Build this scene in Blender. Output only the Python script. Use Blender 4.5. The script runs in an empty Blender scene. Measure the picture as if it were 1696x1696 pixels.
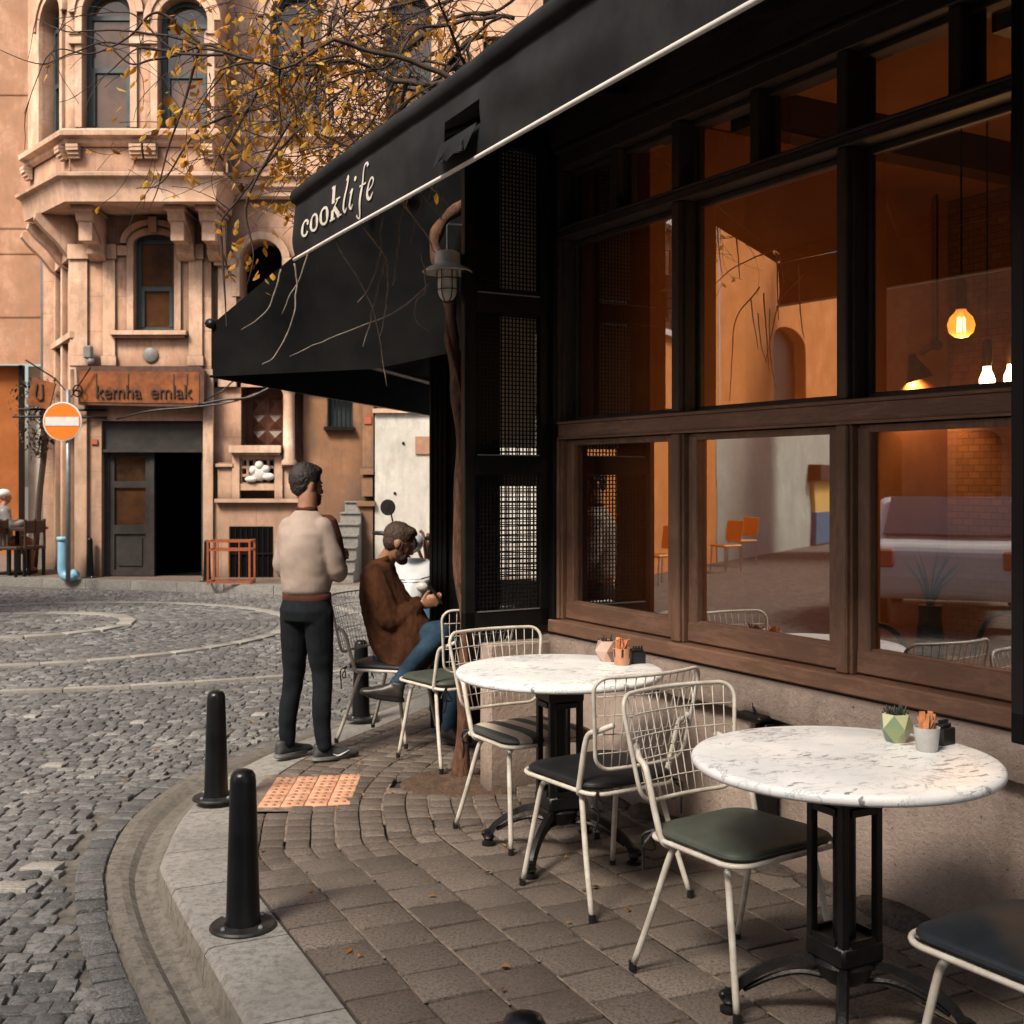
import bpy, bmesh, math, random
import numpy as np
from mathutils import Vector, Matrix, noise as mnoise
R = math.radians
random.seed(7)
sc = bpy.context.scene
COL = sc.collection
F = 1960.0; CX = 848.0; CY = 793.0; CH = 1.54     # survey constants: focal length, principal point and horizon of the photo, eye height
V = Vector

def P(px, py, Y):            # point seen at photo pixel px,py at distance Y (used to measure real positions)
    return V(((px-CX)/F*Y, Y, CH-(py-CY)/F*Y))
def G(px, py, z=0.0):        # ground point at height z
    Y = F*(CH-z)/(py-CY)
    return V(((px-CX)/F*Y, Y, z))

# ------------------------------------------------------------------ objects
def tag(o, label=None, cat=None, group=None, kind=None):
    if label: o['label'] = label
    if cat: o['category'] = cat
    if group: o['group'] = group
    if kind: o['kind'] = kind
    return o
def empty(name, loc=(0,0,0), rz=0.0, label=None, cat=None, group=None):
    o = bpy.data.objects.new(name, None); COL.objects.link(o)
    o.empty_display_size = .1
    o.location = loc; o.rotation_euler = (0,0,rz)
    return tag(o, label, cat, group)
def kids(o): return [c for c in COL.objects if c.parent == o]
def copy_tree(o, parent=None):
    c = o.copy(); COL.objects.link(c); c.parent = parent
    for ch in kids(o): copy_tree(ch, c)
    return c

def axes(d):
    d = V(d).normalized()
    u = d.cross(V((0,0,1)))
    if u.length < 1e-3: u = d.cross(V((1,0,0)))
    u.normalize(); return u, u.cross(d).normalized()

class MB:
    def __init__(s): s.v = []; s.f = []; s.c = None; s.org = V((0,0,0)); s.col = []
    def add(s, vs, fs, tint=None):
        b = len(s.v); s.v += [tuple(V(p)) for p in vs]
        s.f += [tuple(i+b for i in f) for f in fs]
        s.col += [tint if tint is not None else 0.5]*len(fs)
        return s
    def box(s, c, size, rot=None, bev=0.0):
        x,y,z = [a/2 for a in size]; m = rot if rot is not None else Matrix.Identity(3)
        if isinstance(m, (int,float)): m = Matrix.Rotation(m, 3, 'Z')
        c = V(c)
        if bev <= 0:
            vs = [c+m@V((i*x,j*y,k*z)) for k in (-1,1) for j in (-1,1) for i in (-1,1)]
            return s.add(vs, [(0,2,3,1),(4,5,7,6),(0,1,5,4),(2,6,7,3),(0,4,6,2),(1,3,7,5)])
        b = min(bev, x*.9, y*.9, z*.9)
        bm = bmesh.new(); bmesh.ops.create_cube(bm, size=1)
        for q in bm.verts: q.co = V((q.co.x*2*x, q.co.y*2*y, q.co.z*2*z))
        bmesh.ops.bevel(bm, geom=bm.edges[:], offset=b, segments=1, profile=.5, affect='EDGES')
        bm.verts.index_update()
        s.add([c+m@q.co for q in bm.verts], [tuple(q.index for q in f.verts) for f in bm.faces]); bm.free(); return s
    def bx(s, x0,x1,y0,y1,z0,z1, bev=0.0):
        return s.box(((x0+x1)/2,(y0+y1)/2,(z0+z1)/2),(abs(x1-x0),abs(y1-y0),abs(z1-z0)),None,bev)
    def tube(s, pts, r, n=8, closed=False, cap=True):
        pts = [V(p) for p in pts]; N = len(pts)
        rr = r if isinstance(r,(list,tuple)) else [r]*N
        vs = []; pu = None
        for i,p in enumerate(pts):
            if closed: t = pts[(i+1)%N]-pts[i-1]
            else: t = pts[min(i+1,N-1)]-pts[max(i-1,0)]
            if t.length < 1e-9: t = V((0,0,1))
            t.normalize()
            if pu is None: u,_ = axes(t)
            else:
                u = pu - t*pu.dot(t)
                if u.length < 1e-6: u,_ = axes(t)
                u.normalize()
            pu = u; w = t.cross(u)
            for k in range(n):
                a = 2*math.pi*k/n; vs.append(p+(u*math.cos(a)+w*math.sin(a))*rr[i])
        fs = []
        for i in range(N if closed else N-1):
            j = (i+1)%N
            for k in range(n):
                fs.append((i*n+k, i*n+(k+1)%n, j*n+(k+1)%n, j*n+k))
        if cap and not closed: fs += [tuple(range(n-1,-1,-1)), tuple((N-1)*n+k for k in range(n))]
        return s.add(vs, fs)
    def lathe(s, prof, c=(0,0,0), n=24, rot=None, capb=True, capt=True):
        c = V(c); m = rot if rot is not None else Matrix.Identity(3); vs=[]; fs=[]
        for (r,z) in prof:
            for k in range(n):
                a = 2*math.pi*k/n; vs.append(c+m@V((r*math.cos(a), r*math.sin(a), z)))
        for i in range(len(prof)-1):
            for k in range(n): fs.append((i*n+k, i*n+(k+1)%n, (i+1)*n+(k+1)%n, (i+1)*n+k))
        if capb: fs.append(tuple(range(n-1,-1,-1)))
        if capt: fs.append(tuple((len(prof)-1)*n+k for k in range(n)))
        return s.add(vs, fs)
    def loft(s, secs, n=20, cap=True):   # secs: list of (center, ux vector, uy vector [, power])
        vs=[]; fs=[]
        for q in secs:
            c,ux,uy = V(q[0]),V(q[1]),V(q[2]); e = q[3] if len(q)>3 else 1.0
            for k in range(n):
                a = 2*math.pi*k/n; ca,sa = math.cos(a),math.sin(a)
                ca = math.copysign(abs(ca)**e,ca); sa = math.copysign(abs(sa)**e,sa)
                vs.append(c+ux*ca+uy*sa)
        for i in range(len(secs)-1):
            for k in range(n): fs.append((i*n+k, i*n+(k+1)%n, (i+1)*n+(k+1)%n, (i+1)*n+k))
        if cap: fs += [tuple(range(n-1,-1,-1)), tuple((len(secs)-1)*n+k for k in range(n))]
        return s.add(vs, fs)
    def prism(s, poly, off):   # poly: 3d points, off: extrude vector
        n = len(poly); o = V(off)
        vs = [V(p) for p in poly]+[V(p)+o for p in poly]
        return s.add(vs, [tuple(range(n-1,-1,-1)), tuple(range(n,2*n))]+[(i,(i+1)%n,n+(i+1)%n,n+i) for i in range(n)])
    def sphere(s, c, r, n=12, m=8, sc3=(1,1,1), rot=None):
        c = V(c); vs=[]; fs=[]; mt = rot if rot is not None else Matrix.Identity(3)
        for i in range(1,m):
            t = math.pi*i/m
            for k in range(n):
                a = 2*math.pi*k/n
                vs.append(c+mt@V((r*sc3[0]*math.sin(t)*math.cos(a), r*sc3[1]*math.sin(t)*math.sin(a), r*sc3[2]*math.cos(t))))
        vs += [c+mt@V((0,0,r*sc3[2])), c+mt@V((0,0,-r*sc3[2]))]
        T=len(vs)-2; B=T+1
        for i in range(m-2):
            for k in range(n): fs.append((i*n+k,(i+1)*n+k,(i+1)*n+(k+1)%n,i*n+(k+1)%n))
        for k in range(n): fs += [(T,k,(k+1)%n),(B,(m-2)*n+(k+1)%n,(m-2)*n+k)]
        return s.add(vs, fs)
    def mesh(s, name, fix=True):
        me = bpy.data.meshes.new(name)
        me.from_pydata([tuple(V(p)-s.org) for p in s.v] if s.org.length else s.v, [], s.f)
        if fix:
            bm = bmesh.new(); bm.from_mesh(me); bmesh.ops.recalc_face_normals(bm, faces=bm.faces[:]); bm.to_mesh(me); bm.free()
        return me
    def build(s, name, mt, parent=None, smooth=False, org=None, fix=True, auto=None, tint=False):
        if org is not None: s.org = V(org)
        me = s.mesh(name, fix)
        if tint:
            at = me.attributes.new('tint','FLOAT','FACE'); at.data.foreach_set('value', s.col)
        if mt: me.materials.append(mt)
        if smooth or auto: me.polygons.foreach_set('use_smooth', [True]*len(me.polygons))
        if auto: me.set_sharp_from_angle(angle=R(auto))
        o = bpy.data.objects.new(name, me); COL.objects.link(o)
        if parent: o.parent = parent
        return o

def remesh(o, vox, smooth=4, fac=.6):
    m = o.modifiers.new('r','REMESH'); m.mode='VOXEL'; m.voxel_size=vox; m.use_smooth_shade=True
    if smooth:
        m2 = o.modifiers.new('s','SMOOTH'); m2.iterations=smooth; m2.factor=fac
    dg = bpy.context.evaluated_depsgraph_get(); dg.update()
    me = bpy.data.meshes.new_from_object(o.evaluated_get(dg))
    mats = [x for x in o.data.materials]
    o.modifiers.clear(); o.data = me
    if not len(me.materials) and mats: me.materials.append(mats[0])
    me.polygons.foreach_set('use_smooth',[True]*len(me.polygons))
    return o

def smoothcurve(pts, n=6, closed=False):     # catmull-rom
    pts = [V(p) for p in pts]; out=[]; N=len(pts)
    rng = range(N) if closed else range(N-1)
    for i in rng:
        p0 = pts[i-1] if (i>0 or closed) else pts[0]*2-pts[1]
        p1 = pts[i]; p2 = pts[(i+1)%N]
        p3 = pts[(i+2)%N] if (i+2<N or closed) else p2*2-p1
        for k in range(n):
            t=k/n
            out.append(.5*((2*p1)+(p2-p0)*t+(2*p0-5*p1+4*p2-p3)*t*t+(3*p1-p0-3*p2+p3)*t**3))
    if not closed: out.append(pts[-1])
    return out

# ------------------------------------------------------------------ materials
class NT:
    def __init__(s, name):
        s.m = bpy.data.materials.new(name); s.m.use_nodes=True; s.t=s.m.node_tree; s.n=s.t.nodes; s.l=s.t.links
        s.b = s.n['Principled BSDF']; s.out = s.n['Material Output']
    def new(s, t, **k):
        n = s.n.new(t)
        for a,b in k.items():
            if a.startswith('i_'): n.inputs[int(a[2:])].default_value = b
            else: setattr(n,a,b)
        return n
    def link(s,a,b): s.l.new(a,b)
    def coord(s, stretch=(1,1,1), rot=(0,0,0)):
        tc = s.new('ShaderNodeTexCoord'); mp = s.new('ShaderNodeMapping')
        mp.inputs['Scale'].default_value = stretch; mp.inputs['Rotation'].default_value = rot
        s.link(tc.outputs['Object'], mp.inputs['Vector']); return mp.outputs[0]
    def noise(s, co, scale, detail=4, rough=.6, dist=0):
        n = s.new('ShaderNodeTexNoise'); n.inputs['Scale'].default_value=scale; n.inputs['Detail'].default_value=detail
        n.inputs['Roughness'].default_value=rough; n.inputs['Distortion'].default_value=dist
        if co is not None: s.link(co,n.inputs['Vector'])
        return n.outputs['Fac']
    def ramp(s, fac, stops, interp='LINEAR'):
        r = s.new('ShaderNodeValToRGB'); e = r.color_ramp.elements; r.color_ramp.interpolation=interp
        while len(e)<len(stops): e.new(.5)
        for i,(p,c) in enumerate(stops):
            e[i].position=p
            e[i].color = (c,c,c,1) if isinstance(c,(int,float)) else (*c,1)
        s.link(fac,r.inputs[0]); return r.outputs[0]
    def mix(s, fac, a, b, mode='MIX'):
        n = s.new('ShaderNodeMix', data_type='RGBA', blend_type=mode)
        for sock,val in ((n.inputs[0],fac),(n.inputs[6],a),(n.inputs[7],b)):
            if isinstance(val,(int,float)) and sock==n.inputs[0]: sock.default_value=val
            elif isinstance(val,(tuple,list)): sock.default_value=(*val[:3],1)
            elif isinstance(val,(int,float)): sock.default_value=(val,val,val,1)
            else: s.link(val,sock)
        return n.outputs[2]
    def math(s, op, a, b=0.0, clamp=False):
        n = s.new('ShaderNodeMath', operation=op, use_clamp=clamp)
        for i,val in enumerate((a,b)):
            if isinstance(val,(int,float)): n.inputs[i].default_value=val
            else: s.link(val,n.inputs[i])
        return n.outputs[0]
    def bump(s, h, strength=.3, dist=.01):
        n = s.new('ShaderNodeBump'); n.inputs['Strength'].default_value=strength; n.inputs['Distance'].default_value=dist
        s.link(h,n.inputs['Height']); s.link(n.outputs[0],s.b.inputs['Normal']); return n
    def attr(s,name):
        a = s.new('ShaderNodeAttribute'); a.attribute_name=name; return a.outputs['Fac']
    def set(s, col=None, rough=None, metal=None, spec=None, **k):
        for nm,val in (('Base Color',col),('Roughness',rough),('Metallic',metal),('Specular IOR Level',spec)):
            if val is None: continue
            i = s.b.inputs[nm]
            if isinstance(val,(int,float)): i.default_value=val
            elif isinstance(val,(tuple,list)): i.default_value=(*val[:3],1)
            else: s.link(val,i)
        return s

def simple(name, c1, c2=None, scale=6, rough=.6, metal=0, bump=0, bscale=40, stretch=(1,1,1), spec=.5, detail=5, bdist=.004, lo=.35, hi=.65):
    t = NT(name); co = t.coord(stretch)
    col = c1
    if c2 is not None: col = t.ramp(t.noise(co,scale,detail,.65),[(lo,c1),(hi,c2)])
    t.set(col,rough,metal,spec)
    if bump: t.bump(t.noise(co,bscale,4,.7),bump,bdist)
    return t.m
def emit(name,col,st):
    t = NT(name); t.b.inputs['Emission Color'].default_value=(*col,1); t.b.inputs['Emission Strength'].default_value=st
    t.set(col,.5); return t.m

def wood_mat(name, dark, light, axis, gl=1.0):
    t = NT(name); st = [7,7,7]; st[axis] = .6
    co = t.coord(tuple(st))
    g = t.noise(co, 5, 8, .7, .6)
    f = t.noise(co, 22, 5, .7)
    big = t.noise(t.coord(), 2.2, 4, .6)
    c = t.ramp(g,[(.39,dark),(.49,tuple(a*.55+b*.45 for a,b in zip(dark,light))),(.6,light)])
    c = t.mix(t.ramp(f,[(.4,.85),(.52,0.0)]), c, tuple(a*.35 for a in dark))
    kn = t.noise(t.coord((1.5,1.5,1.5)),9,3,.6,1.2); c = t.mix(t.ramp(kn,[(.62,0.0),(.68,.8)]), c, tuple(a*.5 for a in dark))
    c = t.mix(t.ramp(big,[(.45,0.0),(.6,.6)]), c, tuple(a*.5 for a in dark))
    wp = t.noise(t.coord(tuple(3 if i!=axis else .8 for i in range(3))),3.5,7,.75,.3); c = t.mix(t.ramp(wp,[(.5,0.0),(.58,.75)]), c, tuple(min(1,a*1.25+.02) for a in light)); c = t.mix(t.ramp(wp,[(.43,.85),(.5,0.0)]), c, tuple(a*.7 for a in dark))
    # worn edges
    geo = t.new('ShaderNodeNewGeometry')
    c = t.mix(t.ramp(geo.outputs['Pointiness'],[(.52,0.0),(.6,.6)]), c, tuple(min(1,a*1.7) for a in light))
    t.set(c,.55,0,.35); t.bump(f,.5,.004)
    return t.m

M = {}
def mats():
    M['wood_h'] = wood_mat('weathered_wood_horizontal',(.009,.0055,.004),(.165,.09,.058),0)
    M['wood_v'] = wood_mat('weathered_wood_vertical',(.009,.0055,.004),(.15,.082,.052),2)
    M['wood_shaded_h'] = wood_mat('shaded_wood_horizontal',(.006,.005,.005),(.03,.02,.016),0)  # upper timber: same wood with the shade under the awning put into its colour
    M['wood_shaded_v'] = wood_mat('shaded_wood_vertical',(.006,.005,.005),(.028,.019,.015),2)
    M['black'] = simple('black_paint',(.0035,.0035,.004),(.008,.008,.008),8,.42,0,.1,60,spec=.25)
    M['awning_dark']=simple('black_canvas',(.004,.004,.0045),(.009,.009,.009),3,.85,0,.2,80,spec=.1)
    M['black_iron'] = simple('black_cast_iron',(.0035,.0035,.004),(.009,.009,.009),20,.36,0,.4,90,spec=.35)
    M['bollard'] = simple('black_bollard_plastic',(.003,.0035,.004),(.008,.0085,.01),5,.3,0,.25,35,spec=.3)
    M['bollard_plate'] = simple('scuffed_black_steel',(.012,.012,.012),(.05,.05,.048),14,.45,.4,.2,50)
    # awning fabric
    t = NT('black_awning_fabric'); co=t.coord((1,1,1))
    wv = t.noise(co,260,2,.5)
    big = t.noise(co,2.5,5,.6)
    t.set(t.ramp(big,[(.4,(.008,.009,.01)),(.62,(.022,.022,.023))]),.8,0,.2); t.bump(wv,.2,.001)
    M['awning']=t.m
    M['piping']=simple('off_white_piping',(.72,.69,.63),(.6,.57,.52),12,.5)
    M['lettering']=simple('cream_lettering',(.62,.58,.5),(.52,.48,.42),30,.6)
    M['white_wire']=simple('cream_powder_coated_steel',(.64,.61,.55),(.46,.41,.34),16,.38,0,.1,80)
    M['cush_black']=simple('black_leatherette',(.007,.008,.009),(.014,.015,.017),5,.5,0,.25,60,bdist=.002,spec=.3)
    M['cush_olive']=simple('olive_leatherette',(.045,.053,.042),(.07,.08,.064),5,.55,0,.25,60,bdist=.002,spec=.3)
    M['cush_navy']=simple('dark_slate_leatherette',(.01,.014,.018),(.02,.026,.032),5,.5,0,.25,60,bdist=.002,spec=.3)
    t = NT('striped_cushion'); co=t.coord((1,1,1)); sx=t.new('ShaderNodeSeparateXYZ'); t.link(co,sx.inputs[0])
    w = t.math('SINE',t.math('MULTIPLY',sx.outputs[0],2*math.pi/.115))
    t.set(t.mix(t.math('GREATER_THAN',w,0.0),(.045,.05,.045),(.5,.42,.34)),.6); M['cush_stripe']=t.m
    # marble
    t = NT('white_marble'); co=t.coord((1,1,1),(0,0,.5)); co2=t.coord((1,2.2,1),(0,0,.9))
    def vein(c,scale,w,dist):
        n=t.noise(c,scale,8,.62,dist); a=t.math('ABSOLUTE',t.math('SUBTRACT',n,.5)); return t.ramp(a,[(0,1.0),(w,0.0)])
    v1=vein(co2,3.2,.011,.5); v2=vein(co,7.5,.014,.4); msk=t.ramp(t.noise(co,4,3,.5),[(.42,0.0),(.6,1.0)])
    sp=t.ramp(t.noise(t.coord((1,3.2,1),(0,0,.6)),17,3,.55,.3),[(.605,0.0),(.63,.9)])
    msk2=t.ramp(t.noise(co,3.1,2,.5),[(.45,0.0),(.55,1.0)])
    base=t.ramp(t.noise(co,5,5,.6),[(.35,(.9,.9,.88)),(.62,(.74,.76,.77))])
    c=t.mix(t.math('MULTIPLY',t.math('MULTIPLY',v1,msk2),.6),base,(.2,.2,.2)); c=t.mix(t.math('MULTIPLY',t.math('MULTIPLY',v2,msk),.75),c,(.16,.16,.17))
    c=t.mix(t.math('MULTIPLY',sp,msk2),c,(.19,.19,.19))
    t.set(c,.36,0,.4); M['marble']=t.m
    # plasters
    def plaster(name,c1,c2,dirt,dirtz,speck=0.0,streak=.5,bscale=35,bs=.35,aod=0.0,joints=0.0):
        t=NT(name); co=t.coord(); st=t.coord((2.6,2.6,.75))
        c=t.ramp(t.noise(co,1.3,8,.65),[(.32,tuple(a*.8 for a in c1)),(.5,c1),(.66,c2)])
        pn=t.noise(co,.75,9,.75,.4); c=t.mix(t.ramp(pn,[(.5,0.0),(.56,.3),(.7,.45)]),c,tuple(a*.75+b*.25 for a,b in zip(dirt,c1)))
        s=t.ramp(t.noise(st,2.4,8,.7),[(.48,0.0),(.72,streak)])
        c=t.mix(s,c,dirt)
        fs=t.noise(t.coord((6,6,.5)),3,6,.7); c=t.mix(t.ramp(fs,[(.5,0.0),(.62,.1)]),c,dirt)
        geo=t.new('ShaderNodeNewGeometry'); sx=t.new('ShaderNodeSeparateXYZ'); t.link(geo.outputs['Position'],sx.inputs[0])
        zz=t.math('ADD',sx.outputs[2],t.math('MULTIPLY',t.noise(co,2.0,6,.7),dirtz*1.2))
        mr=t.new('ShaderNodeMapRange'); mr.inputs[1].default_value=dirtz*.5; mr.inputs[2].default_value=dirtz*1.7; mr.inputs[3].default_value=.75; mr.inputs[4].default_value=0
        t.link(zz,mr.inputs[0]); c=t.mix(mr.outputs[0],c,dirt)
        if speck:
            c=t.mix(t.ramp(t.noise(co,70,3,.6),[(.63,0.0),(.7,speck)]),c,tuple(a*.3 for a in dirt))
        f=t.noise(co,8,6,.7); c=t.mix(t.ramp(f,[(.35,.25),(.6,0.0)]),c,tuple(a*.7 for a in c1))
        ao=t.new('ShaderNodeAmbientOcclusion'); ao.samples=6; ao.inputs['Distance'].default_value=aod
        if aod: c=t.mix(t.ramp(ao.outputs['AO'],[(.35,.8),(.85,0.0)]),c,tuple(a*.45 for a in dirt))  # ambient occlusion mixed into the colour: darker in corners and recesses
        if joints:
            br=t.new('ShaderNodeTexBrick'); br.inputs['Scale'].default_value=1; br.inputs['Brick Width'].default_value=joints; br.inputs['Row Height'].default_value=joints*.5; br.inputs['Mortar Size'].default_value=.006
            br.inputs[1].default_value=(1,1,1,1); br.inputs[2].default_value=(.86,.86,.86,1); br.inputs[3].default_value=(.55,.55,.55,1); t.link(t.coord((1,1,1),(R(90),0,0)),br.inputs[0]); c=t.mix(.7,c,br.outputs[0],'MULTIPLY')
        t.set(c,.85,0,.25); t.bump(t.noise(co,bscale,6,.75),bs,.012); return t.m
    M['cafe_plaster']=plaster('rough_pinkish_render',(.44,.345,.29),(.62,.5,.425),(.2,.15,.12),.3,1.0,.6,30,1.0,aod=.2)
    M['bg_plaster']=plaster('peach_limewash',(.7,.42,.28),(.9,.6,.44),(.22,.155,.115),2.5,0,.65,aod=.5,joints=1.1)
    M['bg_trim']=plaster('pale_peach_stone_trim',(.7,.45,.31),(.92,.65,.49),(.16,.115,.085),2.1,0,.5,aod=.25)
    M['white_wall']=plaster('flaking_white_limewash',(.6,.58,.52),(.74,.72,.66),(.36,.32,.27),.7,.3,.7)
    M['pink_wall']=plaster('salmon_block_wall',(.42,.23,.14),(.58,.36,.25),(.28,.18,.13),.2,0,.8)
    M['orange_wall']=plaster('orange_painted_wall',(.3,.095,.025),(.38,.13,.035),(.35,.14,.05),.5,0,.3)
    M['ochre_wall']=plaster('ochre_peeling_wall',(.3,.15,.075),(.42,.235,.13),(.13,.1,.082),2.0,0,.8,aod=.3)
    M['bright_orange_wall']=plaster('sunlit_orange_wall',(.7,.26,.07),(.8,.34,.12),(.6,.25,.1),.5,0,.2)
    M['teal_wall']=plaster('pale_teal_white_wall',(.42,.47,.42),(.52,.56,.5),(.35,.36,.33),.5,0,.3)
    # stones
    def stone(name,c1,c2,c3,rough=.75,sc_=55,b=.5,spec=.4,grit=.5):
        t=NT(name); co=t.coord(); a=t.attr('tint')
        c=t.ramp(a,[(0,c1),(.5,c2),(1,c3)])
        n=t.noise(co,sc_,5,.75); c=t.mix(t.ramp(n,[(.4,grit),(.54,0.0)]),c,tuple(x*.4 for x in c1)); n5=t.noise(co,sc_*3.2,3,.6); c=t.mix(t.ramp(n5,[(.5,0.0),(.62,grit*.5)]),c,tuple(min(1,x*1.25) for x in c3))
        n3=t.noise(co,1.1,6,.65); c=t.mix(t.ramp(n3,[(.45,0.0),(.6,.45)]),c,tuple(x*.55 for x in c2))
        t.set(c,t.ramp(n3,[(.3,rough),(.7,rough-.18)]),0,spec); t.bump(t.noise(co,sc_*.8,6,.75),b,.006); return t.m
    M['sett']=stone('grey_basalt_setts',(.07,.074,.076),(.165,.166,.162),(.3,.29,.27),.6,45,1.0,.35,.75)
    M['band']=stone('pale_concrete_band',(.25,.235,.205),(.3,.285,.25),(.34,.32,.285))
    M['paver']=stone('brown_grey_pavers',(.1,.08,.066),(.15,.122,.101),(.21,.174,.146),.7,90,.8,.25,.8)
    M['kerb']=stone('grey_kerb_stone',(.2,.195,.178),(.25,.24,.22),(.31,.3,.27),.66,30,.6,.4,.6)
    M['footing']=stone('dark_footing_stone',(.03,.023,.019),(.06,.045,.037),(.1,.075,.06),.8,25,.8,.3,.7)
    M['gutter']=stone('stained_concrete_channel',(.13,.115,.095),(.17,.155,.13),(.2,.185,.155),.8,25,.6,.3,.6)
    M['sand']=simple('sandy_joint',(.1,.078,.06),(.24,.185,.14),22,.95,0,.5,80)
    M['bed']=simple('dark_joint_bed',(.02,.016,.013),(.06,.048,.038),9,.95,0,.5,80)
    M['road_bed']=simple('dusty_road_bed',(.05,.045,.038),(.16,.145,.12),11,.95,0,.5,80)
    M['far_pave']=simple('far_pavement_brown',(.13,.095,.075),(.18,.135,.105),5,.85,0,.3,60)
    M['soil']=simple('dry_soil',(.06,.035,.022),(.13,.075,.045),20,1,0,1,50,bdist=.02)
    M['tactile']=simple('orange_tactile_tile',(.5,.25,.15),(.68,.37,.23),9,.7,0,.3,70)
    M['tactile_stud']=simple('worn_tactile_stud',(.2,.11,.07),(.3,.15,.09),30,.7)
    # glass
    def glass(name,base=.12,tint=(1,1,1),power=.55):
        t=NT(name); t.n.remove(t.b); tr=t.new('ShaderNodeBsdfTransparent'); tr.inputs[0].default_value=(*tint,1)
        gl=t.new('ShaderNodeBsdfGlossy'); gl.inputs['Roughness'].default_value=.012
        nb=t.new('ShaderNodeBump'); nb.inputs['Strength'].default_value=.02; nb.inputs['Distance'].default_value=.02
        t.link(t.noise(t.coord(),1.8,2,.5),nb.inputs['Height']); t.link(nb.outputs[0],gl.inputs['Normal'])
        lw=t.new('ShaderNodeLayerWeight'); lw.inputs['Blend'].default_value=power
        f=t.math('ADD',t.math('MULTIPLY',lw.outputs['Fresnel'],1.0),base,True)
        mx=t.new('ShaderNodeMixShader'); t.link(f,mx.inputs[0]); t.link(tr.outputs[0],mx.inputs[1]); t.link(gl.outputs[0],mx.inputs[2])
        t.link(mx.outputs[0],t.out.inputs[0]); return t.m
    M['glass']=glass('cafe_window_glass',.36,(.85,.8,.74),.45)
    M['lamp_glass']=simple('frosted_lamp_glass',(.45,.42,.37),(.55,.5,.44),9,.25)
    M['bg_glass']=simple('old_dark_window_glass',(.008,.008,.008),(.14,.065,.03),.8,.08,0,.08,3,spec=.8)  # warm patches paint orange reflections into the glass colour
    M['green_frame']=simple('dark_teal_window_frame',(.025,.042,.047),(.045,.066,.07),7,.5)
    M['dark_frame']=simple('grey_brown_shopfront',(.018,.016,.014),(.036,.031,.027),7,.6)
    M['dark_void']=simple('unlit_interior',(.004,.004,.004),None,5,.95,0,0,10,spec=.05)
    M['brown_door']=simple('carved_brown_door',(.07,.026,.014),(.12,.045,.024),9,.45,0,.2,40)
    M['sign_orange']=simple('rusty_orange_sign',(.1,.028,.008),(.34,.1,.02),3.5,.5)
    M['sign_brown']=simple('rusty_brown_sign_frame',(.06,.025,.016),(.12,.05,.03),12,.7)
    M['sign_letter']=simple('dark_sign_letters',(.05,.025,.015),None,5,.5)
    M['traffic_orange']=simple('faded_red_orange_sign',(.85,.2,.015),(.8,.18,.012),4,.45)
    M['traffic_white']=simple('white_sign_bar',(.7,.68,.66),(.62,.6,.58),12,.5)
    M['steel']=simple('dull_galvanised_steel',(.25,.26,.26),(.35,.35,.35),9,.45,.7)
    M['blue_pipe']=simple('pale_blue_plastic_pipe',(.2,.42,.58),(.26,.5,.66),6,.45)
    M['orange_metal']=simple('orange_painted_metal',(.36,.09,.03),(.28,.07,.025),14,.5)
    M['bark']=simple('reddish_vine_bark',(.04,.017,.009),(.16,.07,.035),18,.85,0,.9,45,(2,2,.6),bdist=.012)
    M['twig']=simple('dark_twig_bark',(.025,.017,.013),(.06,.035,.024),20,.85)
    M['dry_twig']=simple('dry_grey_twig',(.13,.1,.08),(.28,.23,.19),20,.8)
    t=NT('autumn_leaf'); a=t.attr('tint')
    c=t.ramp(a,[(0,(.12,.05,.01)),(.35,(.42,.17,.02)),(.7,(.72,.36,.05)),(1,(.72,.5,.1))])
    t.set(c,.55,0,.3); df=t.new('ShaderNodeBsdfTranslucent'); t.link(c,df.inputs[0]); mx=t.new('ShaderNodeMixShader'); mx.inputs[0].default_value=.45
    t.link(t.b.outputs[0],mx.inputs[1]); t.link(df.outputs[0],mx.inputs[2]); t.link(mx.outputs[0],t.out.inputs[0]); M['leaf']=t.m
    M['ivy']=simple('dark_dry_ivy',(.015,.016,.008),(.05,.04,.02),30,.8)
    # people
    M['skin']=simple('warm_skin',(.26,.12,.07),(.33,.16,.1),12,.5,spec=.4)
    M['eye']=simple('dark_eye',(.03,.02,.015),None,5,.3)
    M['hair']=simple('near_black_hair',(.01,.007,.006),(.022,.015,.012),60,.6,0,.8,160)
    M['hair_brown']=simple('cropped_dark_brown_hair',(.035,.018,.012),(.06,.032,.02),60,.65,0,.8,160)
    M['sweat']=simple('beige_pink_sweatshirt',(.3,.235,.2),(.4,.32,.275),4,.95,0,1.0,260,bdist=.003,spec=.1)
    M['rib']=simple('rust_ribbed_hem',(.055,.02,.013),(.085,.032,.02),9,.9,0,.5,160,spec=.1)
    M['jeans']=simple('navy_black_jeans',(.003,.004,.006),(.009,.012,.016),6,.95,0,.5,150,spec=.2)
    M['jeans_blue']=simple('indigo_jeans',(.008,.022,.04),(.025,.055,.09),7,.85,0,.5,150,spec=.2)
    M['fleece']=simple('fuzzy_rust_brown_fleece',(.05,.02,.011),(.1,.041,.02),9,.95,0,.9,120,(1.5,1.5,1),bdist=.015,spec=.1)
    M['shoe']=simple('dark_grey_trainer',(.03,.032,.034),(.05,.052,.055),14,.6)
    M['sole']=simple('grey_rubber_sole',(.09,.09,.09),(.13,.13,.12),14,.7)
    M['blind']=simple('beige_mesh_blind',(.68,.56,.45),(.8,.68,.56),2,.9)
    M['leather']=simple('black_scuffed_leather',(.012,.01,.009),(.035,.03,.026),12,.42)
    M['white_mark']=simple('white_logo',(.6,.6,.6))
    M['scooter_white']=simple('pearl_white_panel',(.42,.44,.46),(.55,.56,.57),3,.15,spec=.7)
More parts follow.
